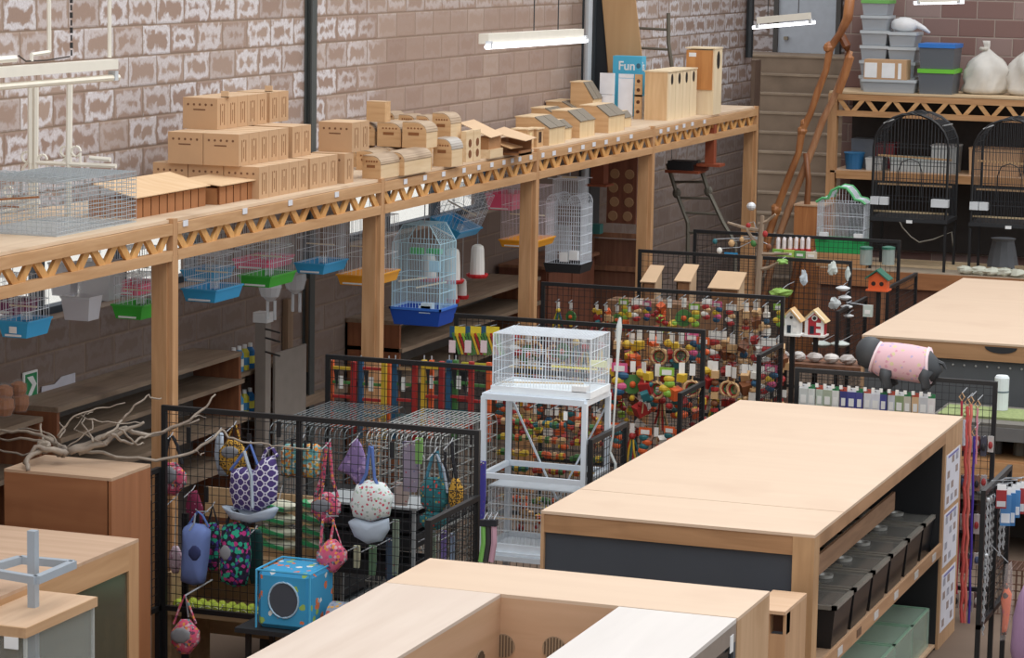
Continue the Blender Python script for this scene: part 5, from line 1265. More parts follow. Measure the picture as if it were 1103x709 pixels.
# small wooden nest boxes on the fifth panel
for k, (x, y, w) in enumerate(((700, 292, .12), (737, 291, .13), (781, 299, .27))):
    q = at(x, y+10, 'y', GE-.3)
    t = T('small_nest_box', 'small pale wooden nest box on the fifth mesh panel, %s' % ('leftmost', 'middle', 'wide one at the right')[k], 'nest box', q, 0, 'small nest boxes on the fifth mesh panel')
    P('roof', MB().plate([(-w/2-.02, -.06, -.02), (w/2+.02, -.06, -.02), (w/2+.03, .18, .12), (-w/2+.01, .18, .12)], .012), CARDL, t)
    P('front_board', MB().box(-w/2, w/2, -.04, -.03, -.22, -.02), wood('nbf%d' % k, '#7d5538', '#99704b', None, 'Z'), t)
    P('side_board', MB().prism([(w/2, -.04, -.22), (w/2, .16, -.22), (w/2, .16, .1), (w/2, -.04, -.02)], (.012, 0, 0)), CARDL, t); P('side_board', MB().prism([(-w/2, -.04, -.22), (-w/2, .16, -.22), (-w/2, .16, .1), (-w/2, -.04, -.02)], (.012, 0, 0)), HWD, t)
    P('bracket', MB().box(-.03, .03, .15, .31, -.0, .02), BLACKM, t)
q0 = at(700, 318, 'y', GE+.2); q1 = at(812, 326, 'y', GE+.2)
t = T('brown_box_row', 'row of ribbed brown cartons behind the fourth mesh panel', 'box', (q0.x, GE-1.2, 0)); P('body', MB().box(0, q1.x-q0.x, 0, .3, 1.3, 1.64), wood('ribbed', '#6f4f38', '#8c6a4c', None, 'Z', 1.5), t); P('shelf', MB().box(-.05, q1.x-q0.x+.05, -.05, .35, 1.27, 1.3), DARKW, t)
for x in (0, q1.x-q0.x): P('leg', MB().box(x-.02, x+.02, .1, .14, 0, 1.27), BLACK, t)
# birdhouses
def house(x, y, yy, w, h, wall, roofc, label, door='#20303c', trim='#f0efe9', two=False):
    q = at(x, y, 'y', yy); s = scale_at(q); w *= s; h *= s
    t = T('birdhouse', label, 'birdhouse', q, 0, 'birdhouses'); d = w*.75
    P('walls', MB().prism([(-w/2, 0, 0), (w/2, 0, 0), (w/2, 0, h*.6), (0, 0, h*.95), (-w/2, 0, h*.6)], (0, d, 0)), wall, t)
    P('roof', MB().plate([(0, -.03, h), (0, d+.03, h), (w*.66, d+.03, h*.52), (w*.66, -.03, h*.52)], .012).plate([(0, -.03, h), (0, d+.03, h), (-w*.66, d+.03, h*.52), (-w*.66, -.03, h*.52)], .012), roofc, t)
    if door: 
        P('door', MB().box(-w*.25, -w*.02, -.005, 0, .01, h*.36), flat(door), t)
        P('window', MB().box(w*.1, w*.35, -.005, 0, h*.1, h*.25).box(w*.1, w*.35, -.005, 0, h*.36, h*.5), flat(trim), t)
        P('trim', MB().box(-w/2-.005, -w/2+.025, -.006, -.001, 0, h*.6).box(w/2-.025, w/2+.005, -.006, -.001, 0, h*.6).bar((-w/2, -.006, h*.6), (0, -.006, h*.95), .02).bar((w/2, -.006, h*.6), (0, -.006, h*.95), .02), flat(trim), t)
        P('entrance', MB().lathe([(w*.16, -.008), (w*.16, -.002)], (0, 0, h*.68), 12, 'y'), flat(trim), t); P('entrance_hole', MB().lathe([(w*.1, -.012), (w*.1, -.008)], (0, 0, h*.68), 12, 'y'), flat('#2a2a2a'), t)
    else:
        for s_ in (-.22, .22): P('entrance_hole', MB().lathe([(w*.12, -.006), (w*.12, -.001)], (w*s_, 0, h*.3), 10, 'y'), flat('#2a1a12'), t)
    P('base_board', MB().box(-w*.6, w*.6, -.04, d+.02, -.015, 0), flat(trim if door else PAL['orange']), t)
    return t, q
S1 = house(877, 361, 25.0, 20, 27, flat('#b8323c', .5), flat('#d8bd8c', .7), 'red and white painted birdhouse with a dark door and pale slatted roof')
S2 = house(852, 360, 24.4, 18, 27, flat('#e3e4e0', .5), flat('#d3ad78', .7), 'white birdhouse with a tan roof beside the fourth mesh panel')
S3 = house(945, 312, 26.6, 20, 21, flat(PAL['orange'], .5), flat('#2f6b58', .5), 'bright orange birdhouse with a dark green roof on a black stem', None)
for (t, q) in (S1, S2, S3): P('stem', MB().box(-.02, .02, .05, .09, -q.z, -.016), BLACK, t)
def prop(x, y, yy, col, label, name, cat, sc=(1, 1, 1), r=.06, kind='ball'):
    q = at(x, y, 'y', yy); t = T(name, label, cat, q)
    if kind == 'ball': P('body', MB().ball((0, 0, 0), r, sc, 10, 7, .04), flat(col, .5), t)
    elif kind == 'dish': P('body', MB().lathe([(r*.5, -r*.4), (r, -r*.1), (r, .0), (r*.4, r*.25)], n=14), flat(col, .5), t)
    elif kind == 'paper': P('body', MB().ball((0, 0, 0), r*.8, sc, 8, 6, .3), flat(col, .6), t)
    elif kind == 'jar': P('body', MB().lathe([(r, -r*1.6), (r, r*.8), (r*.5, r*1.2)], n=12), flat(col, .3, alpha=.6), t); P('lid', MB().lathe([(r*1.05, r*.8), (r*1.05, r*1.15), (r*.4, r*1.3)], n=12), flat('#2f6b58', .4), t)
    elif kind == 'pack': P('body', MB().box(-r*sc[0], r*sc[0], -.02, .02, -r*sc[2], r*sc[2]), flat(col, .5), t); P('paper_label', MB().box(-r*sc[0]*.6, r*sc[0]*.6, -.024, -.02, -r*sc[2]*.5, r*sc[2]*.2), CARDW, t)
    return t, q
def strut(tq, gy_, up=.1):
    t, q = tq; P('hanger', MB().tube([(0, 0, .02), (0, (gy_-q.y)*.5, up*.3), (0, gy_-q.y, up*.3)], .004, 4), HOOK, t)
strut(prop(842, 282, GE-.15, '#86b25a', 'bright green plastic feeder behind the white birdhouse', 'green_feeder', 'feeder', (1.5, .8, .6), .055, 'paper'), GE)
strut(prop(841, 315, GE-.5, '#8fb658', 'lime green rounded basket above the white birdhouse', 'green_basket', 'basket', (1.7, .8, .6), .08, 'paper'), GE, .15)
rt, rq = (prop(876, 386, 25.0, '#b83a38', 'red bird-shaped feeder under the red birdhouse', 'red_feeder', 'feeder', (1.5, .7, .6), .06)); P('hanger', MB().tube([(0, 0, .01), (S1[1].x-rq.x, .07, .04)], .006, 4), HOOK, rt)
strut(prop(866, 299, GE-.1, '#c9d4dc', 'white papery hanging toy at the right of the fifth mesh panel, left one', 'paper_toy', 'bird toy', (.8, .5, 1.4), .06, 'paper'), GE)
strut(prop(897, 289, GE-.1, '#cfd8d2', 'white round hanging toy at the right of the fifth mesh panel', 'paper_toy', 'bird toy', (.9, .5, 1.1), .07, 'paper'), GE)
strut(prop(913, 295, GE-.1, '#bcc7c4', 'pale cluster of shells hanging at the corner of the fifth mesh panel', 'shell_toy', 'bird toy', (.6, .5, 1.3), .06, 'paper'), GE)
for k in range(4): strut(prop(908+k*2, 310+k*10, GE-.2, '#cdd0d0', 'pale dish on a hanging tower, %s from the top' % nth[k], 'tower_dish', 'feeder', (1, 1, .3), .07-.006*k, 'dish'), GE)
strut(prop(899, 327, 25.6, '#b9c0c0', 'clear seed feeder with a red cap to the right of the red birdhouse', 'seed_feeder', 'feeder', (1.1, .6, 1.1), .06, 'paper'), GE)
for k, x in enumerate((933, 957)):
    strut(prop(x, 274, GF-.3, '#a9b9b4', 'glass jar feeder with a dark green lid on the farthest panel, %s' % ('left', 'right')[k], 'jar_feeder', 'feeder', r=.065, kind='jar'), GF)
for k in range(6):
    q = at(838+k*6.5, 268, 'y', GF-.12); t = T('red_dropper_bottle', 'small white bottle with a red dish on the farthest mesh, %s from the left' % nth[k], 'bottle', q, 0, 'row of small red-bottomed bottles')
    P('bottle', MB().lathe([(.022, 0), (.022, .09), (.012, .12)], n=8), flat('#e6dcdc', .4), t); P('dish', MB().lathe([(.032, -.03), (.034, 0)], n=8), RED, t); P('peg', MB().bar((0, 0, .1), (0, .12, .1), .005), HOOK, t)
for k in range(4): strut(prop(838+k*12, 272+k, GF-.2, ('#7fb04a', '#a9c85a', '#6aa05a', '#d9d0b8')[k], 'green and white packet under the red-bottomed bottles, %s from left' % nth[k], 'packet', 'packet', (1.1, 1, .7), .05, 'pack'), GF)
# driftwood perch tree in front of the fifth panel
PT = wood('grey_branch', '#7d6a58', '#a08c76', None, 'Z', .6)
q = at(817, 262, 'y', 25.3)
t = T('perch_tree', 'grey driftwood perch tree with short arms between the fourth and fifth panels', 'perch', (q.x, 25.3, 0))
P('trunk', MB().tube([(0, 0, 0), (.02, 0, .9), (-.01, .02, 1.3), (.02, 0, q.z), (.03, 0, q.z+.26)], [.05, .045, .035, .03, .02], 7), PT, t)
for (x, z, dx, dz) in ((0, .12, -.3, .06), (0, .18, .16, .1), (0, -.1, .3, .02), (0, .0, -.12, .14), (.0, -.25, .2, .08)): P('arm', MB().tube([(x, 0, q.z+z), (x+dx*.5, 0, q.z+z+dz*.3), (x+dx, -.02, q.z+z+dz)], [.02, .017, .012], 5), PT, t)
O('silver_bell', MB().ball((0, 0, 0), .045, (1, 1, .9), 10, 7), flat('#d5d8da', .3, metal=.4), 'shiny silver bell on top of the driftwood perch tree', 'bell', (q.x-.08, 25.3, q.z+.34))
for k, (x, y, c_) in enumerate(((806, 243, 'red'), (824, 252, 'red'), (812, 262, 'green'), (799, 258, 'natural'), (828, 266, 'brown'), (788, 262, 'natural'), (770, 260, 'teal'), (775, 270, 'white'))):
    kt, kq = (prop(x, y, 25.3, PAL[c_], '%s knotted toy hung near the perch tree, %s one' % (c_, nth[k]), 'knotted_toy', 'bird toy', (1, .8, 1.1), .024+.004*(k % 3))); P('hanger', MB().tube([(0, 0, .02), ((q.x-kq.x)*.5, 0, .04), (q.x+.01-kq.x, 0, q.z+.05-kq.z)], .004, 4), HOOK, kt)
O('blue_packet', MB().box(-.07, .07, 0, .02, 0, .045), flat('#2e93c8'), 'flat bright blue packet clipped to the farthest mesh panel', 'packet', (at(787, 277, 'y', GF-.06).x, GF-.06, at(787, 277, 'y', GF-.06).z))
# assorted dull goods low behind the panels, on a dark shelf
t = T('low_rack', 'dark low rack of goods behind the red birdhouse', 'rack', (-6.35, 24.6, 0))
P('board', MB().box(0, .95, 0, .5, 1.18, 1.21), DARKW, t); P('board', MB().box(0, .95, 0, .5, .8, .83), DARKW, t)
for x in (0, .9): P('side', MB().box(x, x+.05, 0, .5, 0, 1.2), BLACKM, t)
for k in range(6): O('wrapped_pack', MB().ball((0, 0, .045), .07, (1.1, .9, .62), 8, 6, .12), flat(('#b9b2ad', '#cfcac4')[k % 2], .35), 'crinkled clear-wrapped packet on the low rack, %s from the left' % nth[k], 'packet', (-6.27+k*.155, 24.75, 1.213), 0, 'clear-wrapped packets on the low rack')
for k, (x, y, c_) in enumerate(((905, 378, '#cdd6d0'), (885, 378, '#bfc9c2'))):
    strut(prop(x, y-8, 25.6, c_, 'pale plastic dish hanging low between the last panels, %s from left' % nth[k], 'plastic_dish', 'dish', r=.09, kind='dish'), GE, .05)
ht, hq = (prop(935, 335, 25.8, '#c5cfc6', 'small white square card hanging from the fifth panel wing', 'hanging_card', 'card', (.8, 1, 1), .055, 'pack')); P('hanger', MB().tube([(0, 0, .05), (-5.925-hq.x, 0, .07)], .005, 4), HOOK, ht)
# packets on the panel behind the centre cabinet
for k in range(17):
    x = 866+k*8.6; q = at(x, 418+k*.7, 'y', GG-.08)
    if 930 < x < 945: pass
    c_ = ['#c8ccc8', '#d8dbd6', '#b9c4b4', '#a9b39c', '#dcdcd6', '#3c3f7c', '#46488a', '#4a4c8c', '#dadbdd', '#d9d9de', '#4c4e8e', '#c9cbd0', '#8a9a70', '#c7bfae', '#d5b28a', '#c9c9c9', '#e2dcd8'][k]
    w = .026 if k % 3 else .034
    ph = (.16, .13, .17, .12, .15)[k % 5]; t = T('hanging_packet', '%s packet on the mesh behind the centre cabinet, %s from the left' % ('dark blue' if c_[1] in '34' and c_[3] in '34' else 'pale', nth[k]), 'packet', q, 0, 'packets hung behind the centre cabinet')
    P('pouch', MB().box(-w, w, -.012, .012, -ph, 0), flat(c_, .4), t); P('paper_label', MB().box(-w*.6, w*.6, -.015, -.012, -.11, -.05), CARDW, t); P('header', MB().box(-w, w, -.006, .006, 0, .03), flat(('#e6e8ea', '#2f7a4a', '#b4503c')[k % 3]), t)
    P('peg', MB().tube([(0, .08, -.005), (0, -.1, .045)], .004, 4), HOOK, t); P('price_tip', MB().box(-.012, .012, -.105, -.1, .03, .06), CARDW, t)
# leads
for k, (x, w, c_, zt, zb_) in enumerate(((1036, .012, '#b33a4c', 432, 640), (1042, .018, '#d25a56', 438, 690), (1046, .016, '#e07a6c', 436, 700), (1049.5, .013, '#46309a', 470, 690), (1053, .01, '#d58a9a', 440, 500), (1039, .02, '#c9ccd6', 452, 480))):
    a = at(x, zt, 'y', GG-.2); b = at(x-7*(zb_-zt)/250, zb_, 'y', GG-.2)
    m = MB(); n = 26; w *= .75; m.tube([(a-a)+(b-a)*(i/n)+Vector((.006*math.sin(i*1.9) if k in (1, 2) else .002*math.sin(i), 0, 0)) for i in range(n+1)], w, 5)
    t = T('dog_lead', ('dark red flat', 'red braided rope', 'salmon braided rope', 'purple flat', 'short pink', 'carded white')[k]+' dog lead hanging behind the centre cabinet', 'dog lead', a, 0, 'dog leads by the end panel'); P('strap', m, flat(c_, .6), t); P('clip', MB().tube([(0, 0, 0), (.02, 0, .03), (0, 0, .06), (-.02, 0, .03)], .006, 5, True), flat('#c9a57c', .4, metal=.5), t); P('peg', MB().bar((0, 0, .06), (0, .2, .07), .006), HOOK, t)
# ------------------------------------------------------------------ toy dog in a pink jumper, lying over the top rail
DG = flat('#3d4043', .55, var=.08, name='charcoal_plush')
PK = pattern('pink_jumper', '#dfb9c0', ['#d39aab', '#d3c79f', '#b9a9c8', '#dfb9c0', '#dfb9c0'], 30)
q = at(972, 399, 'y', GG); s = scale_at(q)
t = T('toy_dog', 'dark grey dog mannequin in a pink patterned jumper on top of the mesh panel', 'dog figure', (q.x, GG, 1.8))
def d_(x, y): v = at(x, y, 'y', GG); return Vector((v.x-q.x, 0, v.z-1.8))
m = MB(); m.sm = True
m.tube([d_(1014, 396), d_(1008, 398), d_(998, 394), d_(980, 391), d_(962, 388), d_(948, 386), d_(940, 382), d_(934, 380)], [.03, .085, .12, .125, .12, .115, .1, .06], 14)
m.ball(d_(937, 380), .118, (.95, .9, 1.05), 14, 10); m.tube([d_(938, 383), d_(931, 389), d_(927, 391)], [.075, .055, .035], 10)
body = P('body', m, DG, t)
m = MB(); m.sm = True; m.tube([d_(1001, 394), d_(996, 394), d_(980, 391), d_(962, 388.5), d_(950, 387), d_(944, 385)], [.133, .138, .14, .138, .132, .115], 16); P('jumper', m, PK, t)
for q_ in (([1002.5, 394], [1000.5, 394], [.139, .143]), ([945, 385], [942.5, 384], [.125, .125])):
    m = MB(); m.sm = True; m.tube([d_(*q_[0]), d_(*q_[1])], q_[2], 16); P('jumper_trim', m, flat('#efd5da', .8), t)
for sg, x in ((-1, 934), (1, 944)):
    c = d_(x, 374); P('ear', MB().prism([c+Vector((-.03, .03*sg, -.02)), c+Vector((.035, .03*sg, -.02)), c+Vector((-.0+.01*sg, .035*sg, .06))], (0, .018, 0)), DG, t)
for sg in (-1, 1):
    for x0_, x1_ in ((958, 960), (1000, 1001)):
        c = d_(x0_, 397); e = d_(x1_, 415); m = MB(); m.sm = True; m.tube([c+Vector((0, .085*sg, 0)), (c+e)/2+Vector((-.02, .1*sg, 0)), e+Vector((0, .1*sg, 0)), e+Vector((-.035, .1*sg, -.01))], [.06, .042, .034, .03], 8); P('leg', m, DG, t)
m = MB(); m.tube([d_(1010, 390), d_(1016, 392), d_(1019, 398)], [.02, .014, .008], 6); P('tail', m, DG, t)
P('nose', MB().ball(d_(926, 391), .018, n=8, m=6), BLACKM, t)
for sg in (-1, 1): P('eye', MB().ball(d_(934, 380)+Vector((-.02, .07*sg-.01, .03)), .012, n=8, m=6), BLACKM, t)

for k in range(26):
    c, r = divmod(k, 5); q = at(1030+c*7.5, 470+r*42, 'y', GG-.06)
    if r > 2 and c > 4: continue
    col = ['#a8a4a4', '#5d4a48', '#b5b0ae', '#7c3a3c', '#4a4c58', '#c2bdb8', '#8d6a5a'][(k*3) % 7]
    t = T('carded_item', 'small carded item behind the dog leads, %s column from left, %s down' % (nth[c], nth[r]), 'packet', q, 0, 'carded goods behind the leads')
    h = .09+.03*(k % 3); P('card', MB().box(-.022, .022, -.006, .006, -h, 0), flat(col, .5), t); P('item', MB().ball((0, -.012, -h*.55), .018, (1, .6, 1.6), 7, 5), flat(['#2e2e30', '#a33a3a', '#4a5a7a', '#b9b9b4'][k % 4], .4), t)
    P('peg', MB().bar((0, .05, -.004), (0, -.02, -.004), .004), HOOK, t)
# ================================================================== INSIDE THE CENTRE CABINET
BIN = flat('#202226', .3, var=.05, name='black_tub'); RIM = flat('#8b877e', .4, var=.2, name='tub_rim')
for k in range(6):
    y = 16.43+k*.535; L_ = .5; D = .5
    t = T('black_tub', 'black tub with clear lid and round vent, %s from camera on shelf' % nth[k], 'tub', (X1-.05-D/2, y+L_/2, SZ+.001), 0, 'black tubs in the centre cabinet')
    P('tub', frustum(MB(), D-.02, L_-.02, .25, .025, .01), BIN, t)
    m = MB(); a, b = D/2, L_/2
    for q in ((-a, a, -b, -b+.03), (-a, a, b-.03, b), (-a, -a+.03, -b, b), (a-.03, a, -b, b)): m.box(*q, .25, .275)
    P('rim', m, RIM, t)
    P('clear_lid', MB().box(-a+.03, a-.03, -b+.03, b-.03, .262, .266), glassy('tub_lid%d' % k, '#b5b4ac', .3, .1), t)
    P('bedding', MB().box(-a+.06, a-.06, -b+.06, b-.06, .012, .1), flat('#6b5440', .95, var=.5, scale=40), t)
    v = P('vent', MB().lathe([(.055, .266), (.06, .285), (.04, .285), (.035, .27)], (-.02, .02, 0), 14), flat('#c4c4be', .3, metal=.2), t)
    if k not in (5,): P('leaves', MB().ball((.05, -.06, .2), .07, (1.4, 1, .35), 8, 5, .3).ball((-.09, .07, .2), .05, (1, 1.5, .4), 7, 5, .3), flat(('#6c6134', '#8a7a4a', '#a89468', '#8f8458', '#77704c')[k], .9, var=.3), t)
for k, y in enumerate((16.35, 16.86, 17.35, 17.95, 18.6, 19.2)):
    O('shelf_label', MB().box(0, .003, -.06, .06, -.025, .025), flat('#c9c6c2', .6) if k != 1 else flat('#6a4f38', .6), '%s label on the tub shelf edge, %s from the camera' % ('white' if k != 1 else 'brown', nth[k]), 'label', (X1+.0005, y, SZ+.025))
for k in range(5):
    y = 16.6+k*.58; L_ = .56; D = .62
    t = T('glass_tank', 'green-tinted glass tank on bottom shelf of centre cabinet, %s from camera' % nth[k], 'tank', (X1-.05-D/2, y+L_/2-.1, .041), 0, 'glass tanks under the black tubs')
    m = MB(); a, b = D/2, L_/2
    for q in ((-a, a, -b, -b+.006), (-a, a, b-.006, b), (-a, -a+.006, -b, b), (a-.006, a, -b, b)): m.box(*q, 0, .27)
    P('glass', m, glassy('gt%d' % k, '#d2ead9', .35, .05), t)
    P('glass_lid', MB().box(-a, a, -b, b, .27, .276), glassy('gl%d' % k, '#d6f0dc', .6, .08), t)
    m = MB()
    for q in ((-a, a, -b, -b+.018), (-a, a, b-.018, b), (-a, -a+.018, -b, b), (a-.018, a, -b, b)): m.box(*q, .276, .284)
    P('edge_strip', m, flat('#9cc4aa', .4), t)
    P('substrate', MB().box(-a+.01, a-.01, -b+.01, b-.01, .005, .05), flat('#8f9a7c', .95, var=.4, scale=30), t)
# posters on the end panel
for k, (y0_, y1_) in enumerate(((487, 546), (548, 606), (610, 672))):
    z1, z0 = at(1023, y0_, 'x', X1).z, at(1021, y1_, 'x', X1).z
    t = T('poster', ('topmost', 'middle', 'lowest')[k]+' white poster with small pictures on the cabinet end panel', 'poster', (X1+.0005, 19.52, z0), 0, None)
    w, h = .50, z1-z0-.01; P('sheet', MB().box(0, .003, 0, w, 0, h), flat('#dedfe8', .6), t)
    m = MB(); m2 = MB()
    for r in range(4):
        for c in range(3):
            if (r+c+k) % 4 == 3: continue
            P('picture', MB().box(.003, .0045, .05+c*.15, .13+c*.15, .03+r*h/4.2, .03+r*h/4.2+h*.13), flat(('#9c8a84', '#a3a3ae')[(r+c) % 2], .7, var=.5, scale=30), t)
    P('heading', MB().box(.003, .004, .06, w-.06, h*.93, h*.97), flat('#7a76b0', .6), t)
# little ply unit between the near and centre cabinets
t = T('small_ply_unit', 'small ply unit with dark finger slots between the near and centre cabinets', 'cabinet', (-3.92, 14.95, 0))
P('top_board', MB().box(0, .2, 0, .5, 1.27, 1.29), PLYD, t); P('front_board', MB().box(.0, .2, .02, .04, 0, 1.15), PLYSIDE, t)
P('slot_back', MB().box(.0, .2, .1, .12, 1.15, 1.27), flat('#5d3b2a'), t)
for x in (0, .095, .185): P('divider', MB().box(x, x+.015, .02, .1, 1.15, 1.27), PLYSIDE, t)
P('side_board', MB().box(.185, .2, .04, .5, 0, 1.27), PLYSIDE, t)
# ================================================================== NEAR CABINET WITH A WELL
NZ = 1.6
t = T('near_cabinet', 'pale ply cabinet with a deep open well in its top, nearest the camera', 'cabinet', (-5.53, 11.0, 0))
def nb(m): return m.mv((5.53, -11.0, 0))
P('top_board', nb(MB().box(-5.53, -3.6, 13.48, 14.12, NZ-.018, NZ)), PLY, t)
P('top_board', nb(MB().box(-5.53, -4.88, 10.5, 13.475, NZ-.018, NZ)), wood('pale_cover', '#cbb9a9', '#d5c5b6', '#cebcad', 'Y', .4), t)
P('side_panel', nb(MB().box(-5.53, -5.51, 10.5, 14.12, 0, NZ-.018)), PLYSIDE, t)
P('side_panel', nb(MB().box(-3.62, -3.6, 13.48, 14.12, 0, NZ-.018)), wood('grain_side', '#b8946e', '#cba985', '#ae8962', 'Z', .5), t)
P('back_panel', nb(MB().box(-5.51, -3.62, 14.1, 14.12, 0, NZ-.018)), PLYSIDE, t)
P('well_side', nb(MB().box(-4.9, -4.88, 10.5, 13.48, .9, NZ-.018)), wood('well_side', '#c09a78', '#cca787', None, 'Y', .5), t)
P('well_back', nb(MB().box(-4.9, -3.62, 13.48, 13.5, .9, NZ-.018)), wood('well_back', '#c39d7b', '#cfaa8a', None, 'X', .5), t)
P('well_floor', nb(MB().box(-4.9, -3.62, 10.5, 13.48, .88, .9)), PLYD, t)
for x, y, pl in ((542, 696, 'b'), (597, 699, 'b'), (517, 714, 's')):
    if pl == 'b': q = at(x, y, 'y', 13.478); m = MB()
    else: q = at(x, y, 'x', -4.878); m = MB()
    if pl == 'b':
        m.lathe([(.065, -.004), (.065, -.001)], (0, 0, 0), 18, 'y'); m2 = MB()
        for i in range(7): w_ = math.sqrt(max(0, .06**2-(-.05+i*.0167)**2)); m2.box(-.05+i*.0167-.003, -.05+i*.0167+.003, -.007, -.004, -w_, w_)
    else:
        m.lathe([(.065, .001), (.065, .004)], (0, 0, 0), 18, 'x'); m2 = MB()
        for i in range(7): w_ = math.sqrt(max(0, .06**2-(-.05+i*.0167)**2)); m2.box(.004, .007, -.05+i*.0167-.003, -.05+i*.0167+.003, -w_, w_)
    v = P('round_vent', m.mv(q-Vector((-5.53, 11.0, 0))), flat('#a58f76', .5, metal=.2), t)
    s2 = P('vent_slots', m2.mv(q-Vector((-5.53, 11.0, 0))), flat('#5f4c3a'), v); 
t = T('tank_unit', 'white-topped glass tank unit standing against the near cabinet', 'tank', (-4.23, 10.5, 0))
P('top_board', MB().box(0, .625, 0, 2.975, 1.575, 1.598), wood('white_board', '#cfc9c3', '#d8d2cc', None, 'Y', .3), t)
P('side_rail', MB().box(.6, .625, 0, 2.975, 1.48, 1.574), flat('#8d8176', .7, var=.2), t)
P('body', MB().box(.02, .6, .0, 2.97, .95, 1.574), flat('#3c4248', .4), t)
P('pane', MB().box(.606, .612, 0, 2.93, .95, 1.48), glassy('dark_pane', '#2a2f33', .6, .05), t)
P('corner_strip', MB().box(.6, .625, 2.93, 2.975, .9, 1.48), flat('#4a4f54'), t); P('paper_label', MB().box(.625, .628, 2.86, 2.92, 1.44, 1.53), WHITE, t)
# ================================================================== LEFT FOREGROUND
t = T('brown_cabinet', 'tall orange-brown cabinet with a tan top at the left, branches lying on it', 'cabinet', (-8.42, 14.5, 0))
OB = wood('orange_brown_face', '#8e5c3a', '#9f6b46', '#855434', 'X', .4); OBZ = wood('orange_brown_side', '#8e5b38', '#a46c46', None, 'Z', .5)
P('top_board', MB().box(0, .72, 0, .5, 1.782, 1.8), wood('tan_top', '#b09277', '#bfa286', None, 'X', .6), t)
P('front_panel', MB().box(0, .69, 0, .02, 0, 1.782), OB, t); P('side_panel', MB().box(.70, .72, 0.0, .5, 0, 1.782), OBZ, t); P('side_panel', MB().box(0, .02, .02, .5, 0, 1.782), OBZ, t)
P('back_panel', MB().box(.02, .7, .48, .5, 0, 1.782), OB, t)
t = T('glass_sided_table', 'wooden table-height cabinet with a glass side at the left front', 'cabinet', (-9.3, 11.3, 0))
def lt(m): return m.mv((9.3, -11.3, 0))
P('top_board', lt(MB().box(-9.3, -7.21, 11.3, 13.9, 1.582, 1.6)), wood('pinkish_top', '#b8987d', '#c8aa8f', '#bd9f84', 'X', .6), t)
P('side_fascia', lt(MB().box(-7.235, -7.21, 11.3, 13.78, 1.44, 1.582)), wood('lf', '#b48a60', '#c79e74', None, 'Y', .7), t)
P('corner_stile', lt(MB().box(-7.235, -7.21, 13.78, 13.9, 0, 1.582)), wood('ls', '#b0855c', '#c49a70', None, 'Z', .7), t)
P('corner_stile', lt(MB().box(-7.235, -7.21, 12.1, 12.2, 0, 1.44)), wood('ls', '#b0855c', '#c49a70', None, 'Z', .7), t)
P('back_panel', lt(MB().box(-9.2, -7.24, 13.86, 13.88, 0, 1.58)), OB, t)
P('front_panel', lt(MB().box(-8.6, -7.24, 12.6, 12.62, .3, 1.43)), flat('#a8764d', .8, var=.25), t)
P('pane', lt(MB().box(-7.228, -7.222, 12.2, 13.78, .2, 1.44)), glassy('brown_pane', '#6d6a58', .45, .05), t)
P('inner_wall', lt(MB().box(-7.9, -7.88, 12.62, 13.86, .2, 1.44)), flat('#8a8068', .8, var=.25), t)
for k in range(2): P('wood_post', lt(MB().box(-7.5+.08*k, -7.46+.08*k, 13.0, 13.05, .2, 1.44)), flat('#c9a57c', .7), t)
# grey steel frame
q = at(20, 640, 'z', 1.5); ST_ = flat('#a3adb6', .4, var=.05, name='grey_square_tube')
o = Vector((at(23, 620, 'z', 1.75).x-.02, 12.42, 0))
t = T('arm_stand', 'grey square-tube steel frame with an upright post, at the left edge', 'frame', o)
a_, b_, c_, d2 = [at(x, y, 'z', 1.75)-o for x, y in ((22, 603), (79, 608), (39, 625), (-20, 615))]
P('post', MB().box(-.022, .022, -.022, .022, 0, at(20, 570, 'y', 12.42).z), ST_, t)
m = MB(); m.bar(a_, b_, .04); P('frame_bar', m, ST_, t); P('frame_bar', MB().bar(b_, c_, .04), ST_, t); P('frame_bar', MB().bar(c_, d2, .04), ST_, t); P('frame_bar', MB().bar(a_, d2, .04), ST_, t)
P('foot', MB().box(-.15, .15, -.15, .15, 0, .01), ST_, t)
# wood-topped glass tank
T0 = at(24, 676, 'z', 1.55); T1 = at(95, 643, 'z', 1.55)
t = T('wood_lidded_tank', 'glass tank with a light wooden lid in the bottom left corner', 'tank', (T0.x, T0.y, 0)); L_ = T1.y-T0.y; x_ = (T1.x-T0.x)
P('lid', MB().box(-.42, x_*0+.02, -.0, L_+.02, 1.53, 1.55), wood('lid_ply', '#c8a788', '#d6b899', None, 'Y', .6), t); P('lid_edge', MB().box(.02, .03, 0, L_+.02, 1.5, 1.55).box(-.42, .03, -.02, 0, 1.5, 1.552), wood('lid_edge', '#b8926c', '#c9a57f', None, 'Y', .6), t)
m = MB(); m.box(.012, .018, 0, L_, 1.1, 1.5); m.box(-.4, .018, 0, .006, 1.1, 1.5); m.box(-.4, .018, L_-.006, L_, 1.1, 1.5); P('glass', m, glassy('lt_glass', '#d5ddd8', .13, .05), t)
P('corner_strip', MB().box(.008, .022, -.004, .012, 1.1, 1.5), flat('#b9bdb9', .3), t); P('corner_strip', MB().box(.008, .022, L_-.012, L_, 1.1, 1.5), flat('#b9bdb9', .3), t)
P('floor', MB().box(-.4, .01, .01, L_-.01, 1.1, 1.16), flat('#c9ccc6', .6), t); P('paper_label', MB().box(-.09, -.01, -.025, -.021, 1.44, 1.5), WHITE, t)
P('stand', MB().box(-.42, .03, -.02, L_+.02, 0, 1.1), flat('#8a735c', .8), t)
